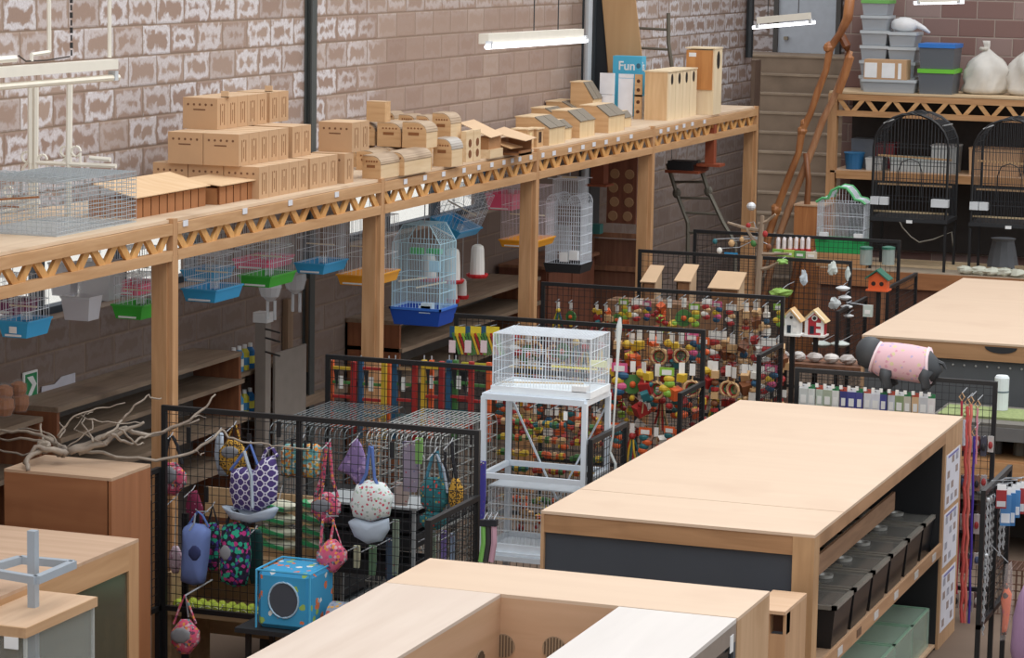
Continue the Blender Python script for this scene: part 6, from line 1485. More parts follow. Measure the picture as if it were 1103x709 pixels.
# driftwood branches on the brown cabinet
DW = wood('driftwood', '#7d7064', '#a19586', '#6d6258', 'X', .8)
br = T('driftwood_branch', 'big tangle of pale driftwood branches lying across the brown cabinet', 'branch', (-8.1, 14.75, 1.802))
o = Vector((-8.1, 14.75, 1.802))
def bch(pts, r0_, r1_, ys=14.8, ye=15.0, nm='branch'):
    n = len(pts); P3 = [at(x, y, 'y', ys+(ye-ys)*i/(n-1))-o for i, (x, y) in enumerate(pts)]
    # smooth
    Q = []
    for i in range(n-1):
        for k in range(3):
            u = k/3; a, b = P3[i], P3[i+1]; Q.append(a.lerp(b, u)+Vector((0, .01*math.sin(i*3+k), .006*math.sin(i*5+k*2.1))))
    Q.append(P3[-1]); m = MB(); m.tube(Q, [.72*(r0_+(r1_-r0_)*i/(len(Q)-1)) for i in range(len(Q))], 7); m.sm = True; P(nm, m, DW, br)
bch([(72, 490), (62, 485), (50, 484), (38, 482), (26, 500)], .03, .016, 14.75, 14.6, 'root')
bch([(30, 507), (28, 497), (36, 488), (48, 484)], .018, .028, 14.5, 14.7, 'root')
bch([(72, 488), (60, 478), (52, 470), (46, 476), (40, 484)], .03, .018)
bch([(75, 487), (95, 482), (112, 478), (122, 470), (140, 462), (155, 455)], .032, .012)
bch([(72, 487), (100, 476), (118, 468), (135, 462), (160, 470), (175, 466), (205, 452), (222, 438), (232, 425)], .03, .007, 14.8, 15.3)
bch([(72, 485), (60, 478), (44, 468), (20, 465), (0, 464), (-12, 462)], .02, .01)
bch([(50, 478), (30, 472), (10, 474), (-10, 473)], .014, .008)
bch([(45, 484), (25, 490), (5, 486), (-8, 484)], .012, .007)
bch([(85, 489), (105, 486), (125, 492), (160, 496), (185, 494), (210, 486), (232, 470), (238, 463)], .015, .012, 14.85, 15.35)
bch([(238, 463), (246, 471), (262, 476), (290, 480), (300, 481), (334, 484)], .012, .006, 15.35, 15.45)
bch([(120, 468), (130, 474), (142, 478), (152, 472), (165, 468), (185, 462), (215, 452)], .014, .008, 14.8, 15.2)
bch([(128, 462), (138, 470), (148, 479), (155, 478)], .010, .006)
bch([(100, 476), (96, 466), (88, 455), (92, 450)], .010, .005); bch([(95, 452), (110, 454), (130, 456), (152, 456)], .006, .005)
bch([(132, 452), (142, 440), (152, 432), (160, 426), (166, 430), (174, 429)], .010, .006, 14.8, 15.0); bch([(110, 472), (126, 460), (132, 452)], .014, .01)
bch([(62, 470), (75, 452), (90, 444), (110, 440), (135, 434)], .010, .005); bch([(64, 472), (70, 462), (64, 455)], .008, .005); bch([(46, 476), (45, 468), (44, 457)], .010, .008)
bch([(60, 478), (58, 470), (45, 464), (20, 462)], .010, .006); bch([(70, 484), (88, 470), (100, 462), (98, 452), (88, 448), (82, 450)], .007, .005); bch([(210, 486), (216, 490), (220, 488)], .006, .004); bch([(205, 452), (212, 447), (222, 450)], .006, .004)
bch([(115, 480), (100, 472), (80, 462), (92, 446), (100, 444)], .006, .004)
P('knot', MB().ball(at(66, 487, 'y', 14.78)-o, .045, (1.1, .8, .7), 9, 7, .2), flat('#6f655d', .9, var=.3, scale=20), br)
P('knot', MB().ball(at(47, 481, 'y', 14.75)-o, .045, (1.1, .8, .9), 9, 7, .2), DW, br)
# ================================================================== WHITE CAGE ON A STAND
SW = flat('#dde6ee', .4, var=.03, name='white_steel')
c0, c1, c2, c3 = [at(x, y, 'z', 1.97) for x, y in ((521.4, 421.8), (627, 431.6), (648.7, 420.8), (549, 410))]
c1.y = c0.y-.02; 
so = Vector((c0.x, c0.y, 0)); t = T('cage_stand', 'tall white steel stand with crossed braces carrying the white wire cage', 'stand', so)
w = c1.x-c0.x; d = .5
LZ = 1.94
for x in (0, w):
    for y in (0, d): P('leg', MB().box(x-.017, x+.017, y-.017, y+.017, 0, LZ), SW, t)
def ring(z, h=.035):
    m = MB(); m.bar((0, 0, z), (w, 0, z), .03, h); m.bar((w, 0, z), (w, d, z), .03, h); m.bar((w, d, z), (0, d, z), .03, h); m.bar((0, d, z), (0, 0, z), .03, h); return m
P('top_frame', ring(LZ, .04), SW, t); P('middle_frame', ring(1.40), SW, t)
P('top_shelf', MB().box(.0, w, 0, d, LZ+.02, LZ+.026), SW, t); P('lower_shelf', MB().box(0, w, 0, d, .86, .88), SW, t); P('lower_frame', ring(.84), SW, t)
for x0_, x1_ in ((.0, w*.62), (w, w*.4)): P('brace', MB().bar((x0_, d+.01, 1.88), (x1_, d+.01, 1.0), .012), SW, t)
P('price_card', MB().box(w*.8, w*.84, -.02, -.018, 1.82, 1.88), WHITE, t)
co_ = Vector((so.x+.05, so.y+.03, LZ+.027))
t = T('white_wire_cage', 'white rectangular wire breeding cage standing on top of the white stand', 'bird cage', co_)
W_, D_, H_ = w-.03, d-.09, .40
P('base_tray', frustum(MB(), W_+.02, D_+.02, .045, .0, .01).mv((W_/2, D_/2, 0)), flat('#e9f0f6', .4), t)
P('wire_body', wirebox(MB(), 0, W_, 0, D_, .04, H_, .021, .0024, [.04, .13, .22, .31, H_], tsp=1), flat('#e3ebf2', .4, name='bright_white_wire'), t)
P('top_wires', (lambda m: [m.bar((0, D_*k/16, H_), (W_, D_*k/16, H_), .0034) for k in range(17)] and m)(MB()), flat('#e3ebf2', .4), t)
P('floor_sheet', MB().box(.01, W_-.01, .01, D_-.01, .03, .034), flat('#e4eef6', .5), t)
for (x, y, z) in ((0, 0, 0), (W_, 0, 0), (0, D_, 0), (W_, D_, 0)): P('corner_rod', MB().bar((x, y, .04), (x, y, H_), .006), flat('#e3ebf2', .4), t)
P('perch', MB().bar((.01, D_*.3, .05), (W_*.85, D_*.45, .07), .01), flat('#dcc7a8'), t); P('perch', MB().bar((W_*.5, D_*.5, .17), (W_*.98, D_*.5, .17), .012), flat('#e3d97a'), t)
P('feeder', MB().box(.02, .14, -.01, .05, .05, .1), CLEAR, t); P('feeder', MB().box(W_*.82, W_*.97, -.01, .05, .04, .08), WHITE, t); P('feeder', MB().box(W_*.82, W_*.98, D_-.05, D_, .16, .2), flat('#dfe08c'), t)
P('door', wirebox(MB(), W_*.3, W_*.55, -.006, -.002, .1, .3, .021, .003, [.1, .2, .3]), flat('#e3ebf2', .4), t)
t = T('lower_wire_cage', 'second white and grey wire cage on the lower shelf of the stand', 'bird cage', (so.x+.03, so.y+.04, .881))
P('wire_body', wirebox(MB(), 0, W_, 0, D_, .05, .44, .024, .003, [.05, .14, .23, .32, .44]), flat('#cfd6dc', .4), t); P('base_tray', frustum(MB(), W_+.02, D_+.02, .05, 0, .01).mv((W_/2, D_/2, 0)), flat('#dfe6ec', .4), t)
P('solid_top', MB().box(0, W_, 0, D_, .442, .446), flat('#c5cdd3', .45), t); P('perch', MB().bar((.02, .1, .2), (W_-.02, .2, .2), .012), flat('#dcc7a8'), t)
# thin pale stake plant-like lead by the wing
a = at(667, 343, 'y', 17.9)
t = T('coiled_airline', 'long whitish tube hanging beside the low wing right of the stand', 'tube', (a.x, 17.9, 0))
P('tube', MB().tube([at(x, y, 'y', 17.9)-Vector((a.x, 17.9, 0)) for x, y in ((668, 342), (667, 352), (666, 375), (664, 410), (662, 440), (660, 470), (657, 487), (663, 500))]+[Vector((0.0, 0, 0))], [.008, .02, .012, .008, .007, .007, .01, .01, .007], 6), glassy('air', '#dfe6e4', .75), t)
# ================================================================== GOODS BEHIND THE NEAREST PANEL
def crate(x0, x1, y0, y1, zt, h, label, mat, tz=.02):
    t = T('wire_crate', label, 'pet crate', (x0, y0, 0)); w, l = x1-x0, y1-y0; zb = zt-h
    m = MB(); n = int(w/.035)
    for i in range(n+1):
        x = w*i/n; m.tube([(x, 0, zb), (x, 0, zt-.06), (x, .02, zt-.02), (x, .06, zt), (x, l-.06, zt), (x, l-.02, zt-.02), (x, l, zt-.06), (x, l, zb)], .0035, 4)
    for k in range(7):
        z = zb+(zt-.06-zb)*k/6; m.bar((0, 0, z), (w, 0, z), .006); m.bar((0, l, z), (w, l, z), .006); m.bar((0, 0, z), (0, l, z), .006); m.bar((w, 0, z), (w, l, z), .006)
    for k in range(6): y = .06+(l-.12)*k/5; m.bar((0, y, zt), (w, y, zt), .006)
    for k in range(1, 8): y = l*k/8; m.bar((0, y, zb), (0, y, zt), .0045); m.bar((w, y, zb), (w, y, zt), .0045)
    P('wire_body', m, mat, t); P('tray', MB().box(.01, w-.01, .01, l-.01, zb, zb+.02), BLACKM, t)
    P('door', MB().tube([(w*.2, -.008, zb+.08), (w*.2, -.008, zt-.14), (w*.24, -.008, zt-.1), (w*.76, -.008, zt-.1), (w*.8, -.008, zt-.14), (w*.8, -.008, zb+.08)], .006, 5), mat, t)
    return t
GW = flat('#a8aba8', .4, metal=.25, name='bright_crate_wire'); DW2 = flat('#5f6668', .4, metal=.25, name='dark_crate_wire')
crate(-7.17, -6.64, 17.1, 18.2, 1.7, .62, 'bright wire pet crate with rounded edges, right one behind the nearest panel', GW)
crate(-7.88, -7.33, 17.1, 18.2, 1.7, .62, 'dark wire pet crate, left one behind the nearest panel', DW2)
crate(-7.17, -6.64, 17.1, 18.2, 1.07, .55, 'wire pet crate underneath the bright right-hand crate', GW); crate(-7.88, -7.33, 17.1, 18.2, 1.07, .55, 'wire pet crate underneath the dark left-hand crate', DW2)
t = T('crate_plinth', 'low grey board plinth under the stacked wire crates', 'plinth', (-7.95, 17.05, 0)); P('board', MB().box(0, 1.4, 0, 1.25, .48, .515), flat('#7b7f82', .6), t)
for x in (0.02, 1.34): P('side', MB().box(x, x+.04, .02, 1.2, 0, .48), BLACKM, t)
t = T('black_drawer_rack', 'rack of black plastic trays behind the pouches on the nearest panel', 'rack', (-7.2, 16.35, 0))
for z in (.9, 1.08, 1.2): P('tray', frustum(MB(), .62, .35, .1, .02).mv((.35, .2, z)), BLACKM, t)
for x in (0.02, .66):
    for y in (.02, .36): P('leg', MB().box(x, x+.02, y, y+.02, 0, 1.36), flat('#9aa0a2', .5), t)
P('shelf', MB().box(0, .7, 0, .4, 1.36, 1.375), flat('#9aa0a2', .5), t)
BP = wood('pale_plank', '#a98d6a', '#c2a680', None, 'X', .7)
t = T('plank_rack', 'low rack of pale planks behind the nearest panel, holding tennis balls and packs', 'rack', (-8.2, 16.15, 0))
P('board', MB().box(.0, .95, 0, .42, .56, .59), BP, t); P('board', MB().box(.0, .95, .25, .6, .84, .87), BP, t); P('back_board', MB().box(.0, .95, .6, .62, .3, 1.05), BP, t); P('back_board', MB().box(.0, .95, .62, .64, 1.1, 1.3), BP, t)
for x in (.02, .9): P('side', MB().box(x, x+.03, .02, .6, 0, .84), BP, t)
TB = flat('#b9cc4a', .8, var=.15, scale=50, name='tennis_felt')
for k in range(24):
    c, r = divmod(k, 2); m = MB().ball((0, 0, .034), .034, n=12, m=8); m.sm = True
    if k == 0:
        tb0 = T('tennis_ball', 'x', 'ball'); P('ball', m, TB, tb0); P('seam', MB().tube([(.0345*math.cos(a), .0345*math.sin(a)*math.cos(.5*math.sin(2*a)), .034+.0345*math.sin(.5*math.sin(2*a))*math.sin(a)) for a in [q*math.pi/8 for q in range(16)]], .002, 4, True), flat('#e6ead2'), tb0)
    loc = (-8.12+c*.071, 16.21+r*.074, .591); lab = 'green-yellow tennis ball, %s from the left in the %s row on the plank rack' % (nth[c], ('front', 'back')[r])
    if k == 0: tb0.location = loc; tb0['label'] = lab; tb0['group'] = 'tennis balls on the plank rack'
    else: dup(tb0, loc, .7*k, lab, 'tennis balls on the plank rack')
for k in range(8):
    q = at(300+(k % 2)*45, 545+(k//2)*14, 'y', 16.55)
    t = T('green_banded_pack', 'clear pack with a green band, %s down in the %s stack behind the nearest panel' % (nth[k//2], ('left', 'right')[k % 2]), 'packet', q, .1, 'green-banded packs behind the nearest panel')
    P('pack', MB().ball((0, 0, 0), .14, (1, .5, .3), 12, 7, .04), flat('#c3c3ad', .5, var=.2), t); P('band', MB().box(-.12, .06, -.075, .02, -.012, .012).rot(.2, ax='Y'), flat('#3da066', .4), t)
    P('hanger', MB().bar((0, 0, .03), (0, .08, .12), .004), HOOK, t)
# ================================================================== POUCHES AND BAGS ON THE NEAREST PANEL
FR, BK = GA-.16, GA+.14
def puff(outline, yy, dep, mat, o, m=None, rows=4):
    """a soft padded shape: the outline puffed up to its depth front and back"""
    m = m or MB(); pts = [at(x, y, 'y', yy)-o for x, y in outline]
    # resample outline
    R_ = []; n = len(pts)
    for i in range(n):
        a, b = pts[i], pts[(i+1) % n]
        for k in range(3): R_.append(a.lerp(b, k/3))
    c = sum(R_, Vector())/len(R_); N = len(R_); n0 = len(m.v)
    lv = [(1, 0), (.9, .55), (.7, .85), (.4, 1.0), (.0, 1.05)]
    for s_ in (-1, 1):
        for f, dd in lv[(1 if s_ == 1 else 0):]:
            for p in R_: q = c+(p-c)*f; m.v.append(Vector((q.x, s_*dd*dep/2, q.z)))
    def ringf(a, b):
        for k in range(N): l = (k+1) % N; m.f.append([n0+a*N+k, n0+a*N+l, n0+b*N+l, n0+b*N+k])
    for i in range(4): ringf(i, i+1)
    ringf(0, 5); ringf(5, 6); ringf(6, 7); ringf(7, 8)
    m.sm = True; return m
F_PINK = pattern('pink_floral', '#d8647f', ['#e0547a', '#e59a4c', '#6f9a9a', '#d8647f', '#7a4a64', '#d9b0b8'], 55, 'dense')
F_LEO = pattern('leopard', '#c99a3c', ['#3a2a1c', '#2e2218', '#4a3420'], 75, 'voronoi')
F_PURP = rings('purple_rings', '#4a3a74', '#d4d2e0', 15)
F_TEALP = pattern('teal_orange_print', '#7fb4b4', ['#e0b04a', '#e9e4cc', '#d98a3c', '#c9804a', '#5a9a9a'], 50, 'dense')
F_LILAC = pattern('lilac_butterfly', '#8f78a8', ['#a890bf', '#8f78a8', '#7a6498', '#b89fc8'], 30)
F_WHITEF = pattern('white_floral', '#d6dedc', ['#c8485c', '#d6dedc', '#b0707a', '#9fb89f', '#d6dedc', '#a9b9b4', '#d08088'], 50)
F_TEAL = pattern('teal_print', '#2f6f76', ['#2f6f76', '#c04038', '#a89a48', '#2f6f76', '#3f8a8c', '#204f58'], 55)
F_ZEB = pattern('purple_zebra', '#2a2440', ['#c23a84', '#2fae8c', '#4a3a8c', '#1c1a2a', '#2fae8c'], 38, 'dense')
F_DOT = pattern('red_dot', '#8a2f50', ['#d5a0b0', '#8a2f50', '#8a2f50'], 60, 'dots')
F_PALE = pattern('pale_pink', '#d9c0cc', ['#b88aa0', '#e6dce2', '#c9a0b4', '#d9c0cc'], 45)
F_CUBE = pattern('blue_cube_print', '#3f9fcf', ['#3f9fcf', '#3f9fcf', '#e07a4c', '#9fc060', '#e6ece8', '#3f9fcf', '#3f9fcf'], 18)
F_TUN = pattern('grey_jungle_print', '#8c93a0', ['#c9964c', '#b05a4c', '#8c93a0', '#6f7890', '#8fa070'], 34)
BLUE = flat('#6f84bd', .85, var=.06, name='soft_blue_cloth'); FLEECE = flat('#aab6c4', .9, var=.06, name='pale_blue_fleece'); STRAP = flat('#26262c', .8); BSTR = flat('#5570ae', .8); GRY = flat('#8d8f94', .9, var=.08, name='grey_fleece')
def bag(name, label, cat, yy, outline, dep, mat, straps=(), extra=(), hk=None):
    xs = [p[0] for p in outline]; ys = [p[1] for p in outline]
    o = at(sum(xs)/len(xs), max(ys), 'y', yy); t = T(name, label, cat, o)
    P('pouch', puff(outline, yy, dep, mat, o), mat, t)
    for nm_, pts, r, mt, dy in straps: P(nm_, MB().tube([at(x, y, 'y', yy)-o+Vector((0, dy, 0)) for x, y in pts], r, 5), mt, t)
    for nm_, ol, dp, mt, dy in extra: m = puff(ol, yy, dp, mt, o); m.mv((0, dy, 0)); P(nm_, m, mt, t)
    if hk:
        a = at(hk[0], hk[1], 'y', yy)-o; e = Vector((a.x, GA-yy-(.01 if GA > yy else -.01), a.z-.03)); P('hook', MB().tube([e, a, a+Vector((0, -.03 if yy < GA else .03, .02))], .0038, 5), HOOK, t)
    return t
def rnd(x0, y0, x1, y1, k=.25):
    a, b = (x1-x0)*k, (y1-y0)*k
    return [(x0+a, y0), (x1-a, y0), (x1, y0+b), (x1, y1-b), (x1-a, y1), (x0+a, y1), (x0, y1-b), (x0, y0+b)]
bag('pink_pouch', 'round pink floral pouch with black strap at left end of nearest panel', 'pet pouch', BK, rnd(169, 498, 201, 534, .35), .08, F_PINK,
    [('strap', [(177, 500), (180, 480), (183, 470), (186, 470), (191, 480), (196, 500)], .011, STRAP, 0)], [('grey_lining', rnd(174, 502, 193, 521, .3), .035, GRY, -.035), ], (184, 470))
bag('leopard_pouch', 'yellow leopard print pouch with a grey opening, high on the nearest panel', 'pet pouch', BK, rnd(236, 474, 266, 512, .3), .08, F_LEO, [('strap', [(245, 476), (250, 460), (254, 458), (259, 476)], .007, F_LEO, 0)], [('grey_lining', rnd(241, 480, 259, 493, .3), .03, GRY, -.035)], (252, 458))
bag('blue_scarf_bag', 'pale blue soft bag half hidden behind the leopard print pouch', 'pet pouch', BK+.08, [(233, 466), (240, 466), (240, 500), (246, 513), (236, 513), (231, 490)], .05, FLEECE, hk=(236, 465))
bag('ring_print_hammock', 'large purple hammock bag with a white linked ring print', 'pet hammock', FR, [(249, 506), (262, 503), (275, 508), (283, 494), (296, 490), (300, 510), (298, 540), (278, 552), (252, 548), (247, 528)], .13, F_PURP,
    [('strap', [(250, 506), (262, 490), (271, 478), (279, 500)], .010, BSTR, -.02), ('strap', [(283, 494), (288, 484), (293, 482), (299, 492)], .012, F_PURP, 0), ('strap', [(268, 484), (276, 510), (277, 545)], .012, FLEECE, -.07)], [('fleece_base', [(240, 544), (252, 552), (276, 554), (298, 545), (302, 547), (296, 558), (272, 563), (250, 558)], .12, FLEECE, -.02)], (272, 478))
bag('box_bag', 'teal and yellow printed box-shaped pouch with black handles', 'pet pouch', BK, rnd(303, 478, 347, 515, .12), .12, F_TEALP, [('strap', [(318, 480), (318, 472), (324, 472), (324, 480)], .010, STRAP, -.05), ('strap', [(332, 482), (332, 474), (339, 474), (339, 482)], .010, STRAP, -.05)], (), (326, 472))
bag('long_pink_carrier', 'pink floral pouch hanging from long floral straps, middle of the nearest panel', 'pet pouch', BK, rnd(335, 530, 367, 564, .35), .09, F_PINK, [('strap', [(339, 536), (346, 515), (352, 477), (355, 477), (358, 515), (364, 536)], .011, F_PINK, 0), ('strap', [(346, 540), (350, 515), (353, 480)], .009, F_PINK, -.02)], [('grey_lining', rnd(338, 537, 359, 551, .3), .03, GRY, -.04)], (354, 477))
bag('pink_pouch', 'round bright pink pouch hanging below the long-strapped one', 'pet pouch', FR, rnd(341, 581, 374, 617, .38), .10, F_PINK, [('strap', [(345, 590), (347, 566), (348, 560)], .009, F_PINK, 0), ('strap', [(356, 582), (359, 566), (359, 560)], .009, F_PINK, 0), ('strap', [(348, 560), (354, 556), (359, 560), (368, 588)], .004, F_PINK, 0)], (), (354, 556))
bag('lilac_hammock', 'lilac butterfly print diamond hammock left of the white floral one', 'pet hammock', BK, [(385, 472), (390, 480), (398, 505), (388, 527), (376, 512), (363, 506), (372, 492), (380, 476)], .05, F_LILAC, (), (), (385, 471))
bag('white_floral_hammock', 'white hammock bag with red flowers and blue straps', 'pet hammock', FR, [(384, 522), (396, 517), (414, 520), (424, 534), (420, 556), (400, 562), (381, 557), (377, 542)], .13, F_WHITEF, [('strap', [(385, 530), (396, 510), (400, 480), (402, 482), (405, 515), (413, 532)], .011, BSTR, -.02), ('strap', [(401, 481), (402, 500)], .012, BSTR, 0)],
    [('fleece_base', [(375, 562), (384, 557), (402, 562), (419, 558), (420, 570), (412, 583), (396, 586), (382, 578)], .11, FLEECE, 0)], (401, 480))
bag('teal_pouch', 'dark teal patterned pouch with blue straps at the right of the nearest panel', 'pet pouch', BK, rnd(453, 514, 483, 552, .25), .09, F_TEAL, [('strap', [(458, 518), (466, 490), (471, 486), (476, 515)], .012, flat('#4a8aa0', .8), 0), ('strap', [(472, 488), (480, 505), (484, 530)], .009, FLEECE, -.03)], [('lower_pouch', rnd(452, 550, 481, 571, .3), .07, F_TEAL, 0)], (469, 486))
bag('leopard_pouch', 'slim leopard print pouch with black straps, right of the teal pouch', 'pet pouch', BK, rnd(483, 515, 499, 551, .3), .06, F_LEO, [('strap', [(484, 520), (479, 500), (480, 487)], .010, STRAP, 0), ('strap', [(487, 476), (488, 495), (492, 518)], .012, STRAP, 0)], (), (486, 476))
bag('blue_tunnel_bag', 'plain soft blue upright tunnel bag with a dark round hole', 'pet bed', FR, [(198, 568), (206, 563), (220, 565), (226, 570), (224, 600), (220, 629), (208, 631), (196, 627), (197, 600)], .14, BLUE, [('strap', [(203, 566), (213, 551), (218, 555), (225, 568)], .008, BSTR, 0), ('cord', [(214, 552), (213, 562), (208, 570)], .006, FLEECE, -.05)], [('dark_opening', rnd(208, 585, 221, 602, .35), .03, flat('#323a66', .9), -.065)], (213, 551))
bag('zebra_tunnel_bag', 'dark purple and green striped tunnel bag with a pale round patch', 'pet bed', FR, [(240, 566), (255, 562), (268, 568), (270, 600), (266, 631), (252, 633), (238, 627), (238, 590)], .13, F_ZEB, [('strap', [(243, 570), (248, 552), (255, 550), (266, 568)], .009, STRAP, 0)], [('pale_patch', rnd(241, 585, 254, 602, .35), .03, GRY, -.06)], (251, 550))
bag('green_dark_bag', 'dark green bag half hidden behind the striped tunnel bag', 'pet pouch', BK, rnd(268, 570, 283, 629, .15), .06, flat('#1f4a48', .9, var=.3, scale=40), (), (), (275, 570))
bag('polka_pouch', 'dark red dotted pouch behind the blue tunnel bag', 'pet pouch', BK, [(203, 530), (212, 528), (219, 548), (218, 565), (202, 566), (200, 545)], .05, F_DOT, (), (), (208, 527))
bag('zebra_tunnel_bag', 'purple and pink bag tucked behind the blue tunnel bag', 'pet pouch', BK, rnd(222, 563, 237, 615, .2), .08, F_ZEB, [('strap', [(224, 566), (229, 545), (235, 566)], .009, STRAP, 0)], (), (229, 545))
bag('pale_pink_pouch', 'small pale pink pouch on a thin cord near the left end of the nearest panel', 'pet pouch', BK, rnd(182, 588, 196, 618, .3), .05, F_PALE, [('cord', [(188, 590), (189, 560), (190, 535)], .004, flat('#d9d3cc'), 0)], (), (190, 535))
t_ = bag('pink_pouch', 'pink floral pouch hanging lowest, in front of the mesh', 'pet pouch', 15.5, rnd(184, 667, 215, 705, .35), .09, F_PINK, [('strap', [(187, 672), (195, 650), (199, 642), (203, 650), (211, 672)], .008, F_PINK, 0), ('strap', [(200, 642), (203, 665)], .006, GRY, 0)], [('grey_lining', rnd(187, 675, 208, 692, .3), .03, GRY, -.04)])
a = at(199, 642, 'y', 15.5)-t_.location; P('hook', MB().tube([a, a+Vector((0, .2, .01)), a+Vector((0, GA-15.5-.01, .02))], .006, 5), HOOK, t_)
# hanging strips and belts behind the panel's right end
for k, (x, y0_, y1_, c_, w_) in enumerate(((519, 497, 560, '#46429a', 8), (527, 560, 604, '#5a4aa0', 6), (466, 575, 610, '#8ca088', 6), (478, 572, 612, '#7a6aa8', 6), (487, 575, 612, '#8a9ab0', 6), (432, 520, 545, '#b9a8a0', 16), (401, 588, 620, '#6a8a6a', 8), (384, 588, 612, '#c9c8a8', 7), (420, 580, 625, '#4a5a70', 9), (426, 560, 620, '#8a9a88', 7), (451, 472, 500, '#7fae60', 8), (442, 476, 530, '#9a8fa0', 18))):
    yy = BK+.06+.03*(k % 3); a = at(x, y0_, 'y', yy); b = at(x, y1_, 'y', yy); w = w_*scale_at(a)/2
    t = T('hanging_strip', 'patterned cloth strip hanging behind the nearest panel, %s of the dozen' % nth[k], 'cloth', a, 0, None)
    P('cloth', MB().prism([(-w, 0, 0), (w, 0, 0), (w*1.1, 0, (b-a).z*.6), (w*.8, 0, (b-a).z), (-w*.9, 0, (b-a).z)], (0, .015, 0)), pattern('strip%d' % k, c_, [c_, '#c9c6c0', '#b0505a', c_, '#5a6a9a'], 50, 'dots'), t)
    P('hook', MB().bar((0, 0, -.005), (0, GA-yy+.02, -.005), .005), HOOK, t)
for k, (x, c_) in enumerate(((519, '#7fc060'), (530, '#c9a0b0'), (524, '#3a3a3a'))):
    q = at(x+2, 565, 'y', 15.7); b_ = at(x-1, 605, 'y', 15.7)
    t = T('rolled_cloth', ('bright green', 'pale pink', 'black')[k]+' rolled cloth behind the low end wing in front', 'cloth', q); P('roll', MB().tube([(0, 0, 0), (b_-q)*.5+Vector((.01, 0, 0)), b_-q], .018, 7), flat(c_, .8), t); P('clip', MB().box(-.02, .02, -.02, .02, -.01, .03), STRAP, t)
    P('hook', MB().bar((0, 0, .03), (-.05, GA-15.7, .03), .005), HOOK, t)
# blue cube bed, tunnel bed and mint blanket on the base shelf
c0 = at(276, 676, 'y', 15.42); sB = c0.z
t = T('base_shelf', 'black base shelf in front of the nearest panel under the blue cube bed', 'shelf', (c0.x-.12, 15.36, 0))
P('board', MB().box(0, 1.3, 0, .5, sB-.03, sB), BLACKM, t)
for x in (.05, 1.22): P('leg', MB().box(x, x+.03, .4, .43, 0, sB-.03), BLACK, t); P('leg', MB().box(x, x+.03, .05, .08, 0, sB-.03), BLACK, t)
t = T('cube_bed', 'bright blue cube pet bed with a round hole and a printed fox pattern', 'pet bed', (c0.x, 15.42, sB+.001))
import bmesh
m = MB().box(0, .36, 0, .38, 0, .365)
cb2 = P('body', m, F_CUBE, t, bevel=.03)
P('piping', MB().tube([(.0, -.002, .365), (.36, -.002, .365), (.36, .38, .367), (0, .38, .367)], .007, 5, True), flat('#4fb0dc', .8), t); P('piping', MB().tube([(.36, -.002, .0), (.36, -.002, .365)], .007, 5), flat('#4fb0dc', .8), t); P('piping', MB().tube([(.0, -.002, .0), (.0, -.002, .365)], .007, 5), flat('#4fb0dc', .8), t)
mm = MB().lathe([(.098, -.004), (.098, -.001)], (0, 0, 0), 24, 'y')
for v in mm.v: v.z *= 1.12
P('dark_opening', mm.mv((.185, 0, .19)), flat('#4a4f58', .9, var=.1), t)
mm = MB(); mm.tube([(.1*math.cos(q), -.005, .112*math.sin(q)) for q in [k*math.pi/12 for k in range(24)]], .006, 5, True); P('opening_trim', mm.mv((.185, 0, .19)), flat('#a9c9de', .8), t)
q = at(352, 664, 'y', 15.5)
t = T('tunnel_bed', 'arched grey jungle print pet tunnel with a black opening beside the blue cube bed', 'pet bed', (c0.x+.43, 15.46, sB+.001)); L_ = .46; rr_ = .14
pr = [(rr_*math.cos(a), rr_*1.2*math.sin(a)) for a in [math.pi*k/12 for k in range(13)]]
m = MB().prism([(.0, rr_+x, z) for x, z in pr]+[(.0, rr_+x*.88, z*.9) for x, z in pr[::-1]], (L_, 0, 0)); P('arch', m, F_TUN, t)
P('end_wall', MB().prism([(.01, rr_+x*.9, z*.92) for x, z in pr], (.01, 0, 0)), F_TUN, t); P('side_opening', MB().prism([(.12, -.003, 0), (.36, -.003, 0), (.36, .004, .07), (.3, .012, .1), (.16, .012, .1), (.12, .004, .07)], (0, -.004, 0)), flat('#17181b'), t)
t = T('mint_blanket', 'folded mint green blanket lying behind the near cabinet edge', 'blanket', (c0.x+.93, 15.45, sB+.001))
m = MB().ball((.13, .15, .1), .2, (1.0, .8, .5), 14, 8, .05); m.sm = True; P('fold', m, flat('#8cc7a4', .9, var=.1), t); m = MB().ball((.2, .22, .22), .13, (1.0, .7, .45), 12, 7, .05); m.sm = True; P('fold', m, flat('#7fbf9a', .9, var=.1), t)
# ================================================================== REAR TABLE AND RIGHT EDGE
t = T('rear_cabinet', 'pale ply topped cabinet behind the toy dog at the right', 'cabinet', (-5.36, 24.0, 0))
w = 2.3
P('top_board', MB().box(0, w, 0, 4.65, 1.582, 1.6), PLY, t); 
P('front_fascia', MB().box(.02, w, .005, .03, 1.44, 1.582), PLYFACE, t); P('side_panel', MB().box(0, .02, 0, 4.6, 0, 1.582), PLYSIDE, t)
P('front_panel', MB().box(.02, w, .06, .08, .9, 1.44), flat('#56595b', .6, var=.1), t)
q = at(1078, 378, 'y', 24.0)
m = MB().prism([(.14*math.cos(a), 0, .055*math.sin(a)) for a in [math.pi+math.pi*k/12 for k in range(13)]], (0, .006, 0)).mv((q.x+5.36, -.002, q.z+.03)); P('hand_slot', m, flat('#26272a'), t)
for k in range(9): P('rivet', MB().ball((.7+k*.1, .055, 1.38), .011, n=6, m=5), flat('#a9a9a4', .4), t)
P('stile', MB().box(1.5, 1.62, .03, .058, 0, 1.44), flat('#a08f7c', .7), t)
t = T('goods_shelving', 'low shelving in front of the rear cabinet at the right edge', 'shelf', (-4.5, 22.7, 0))
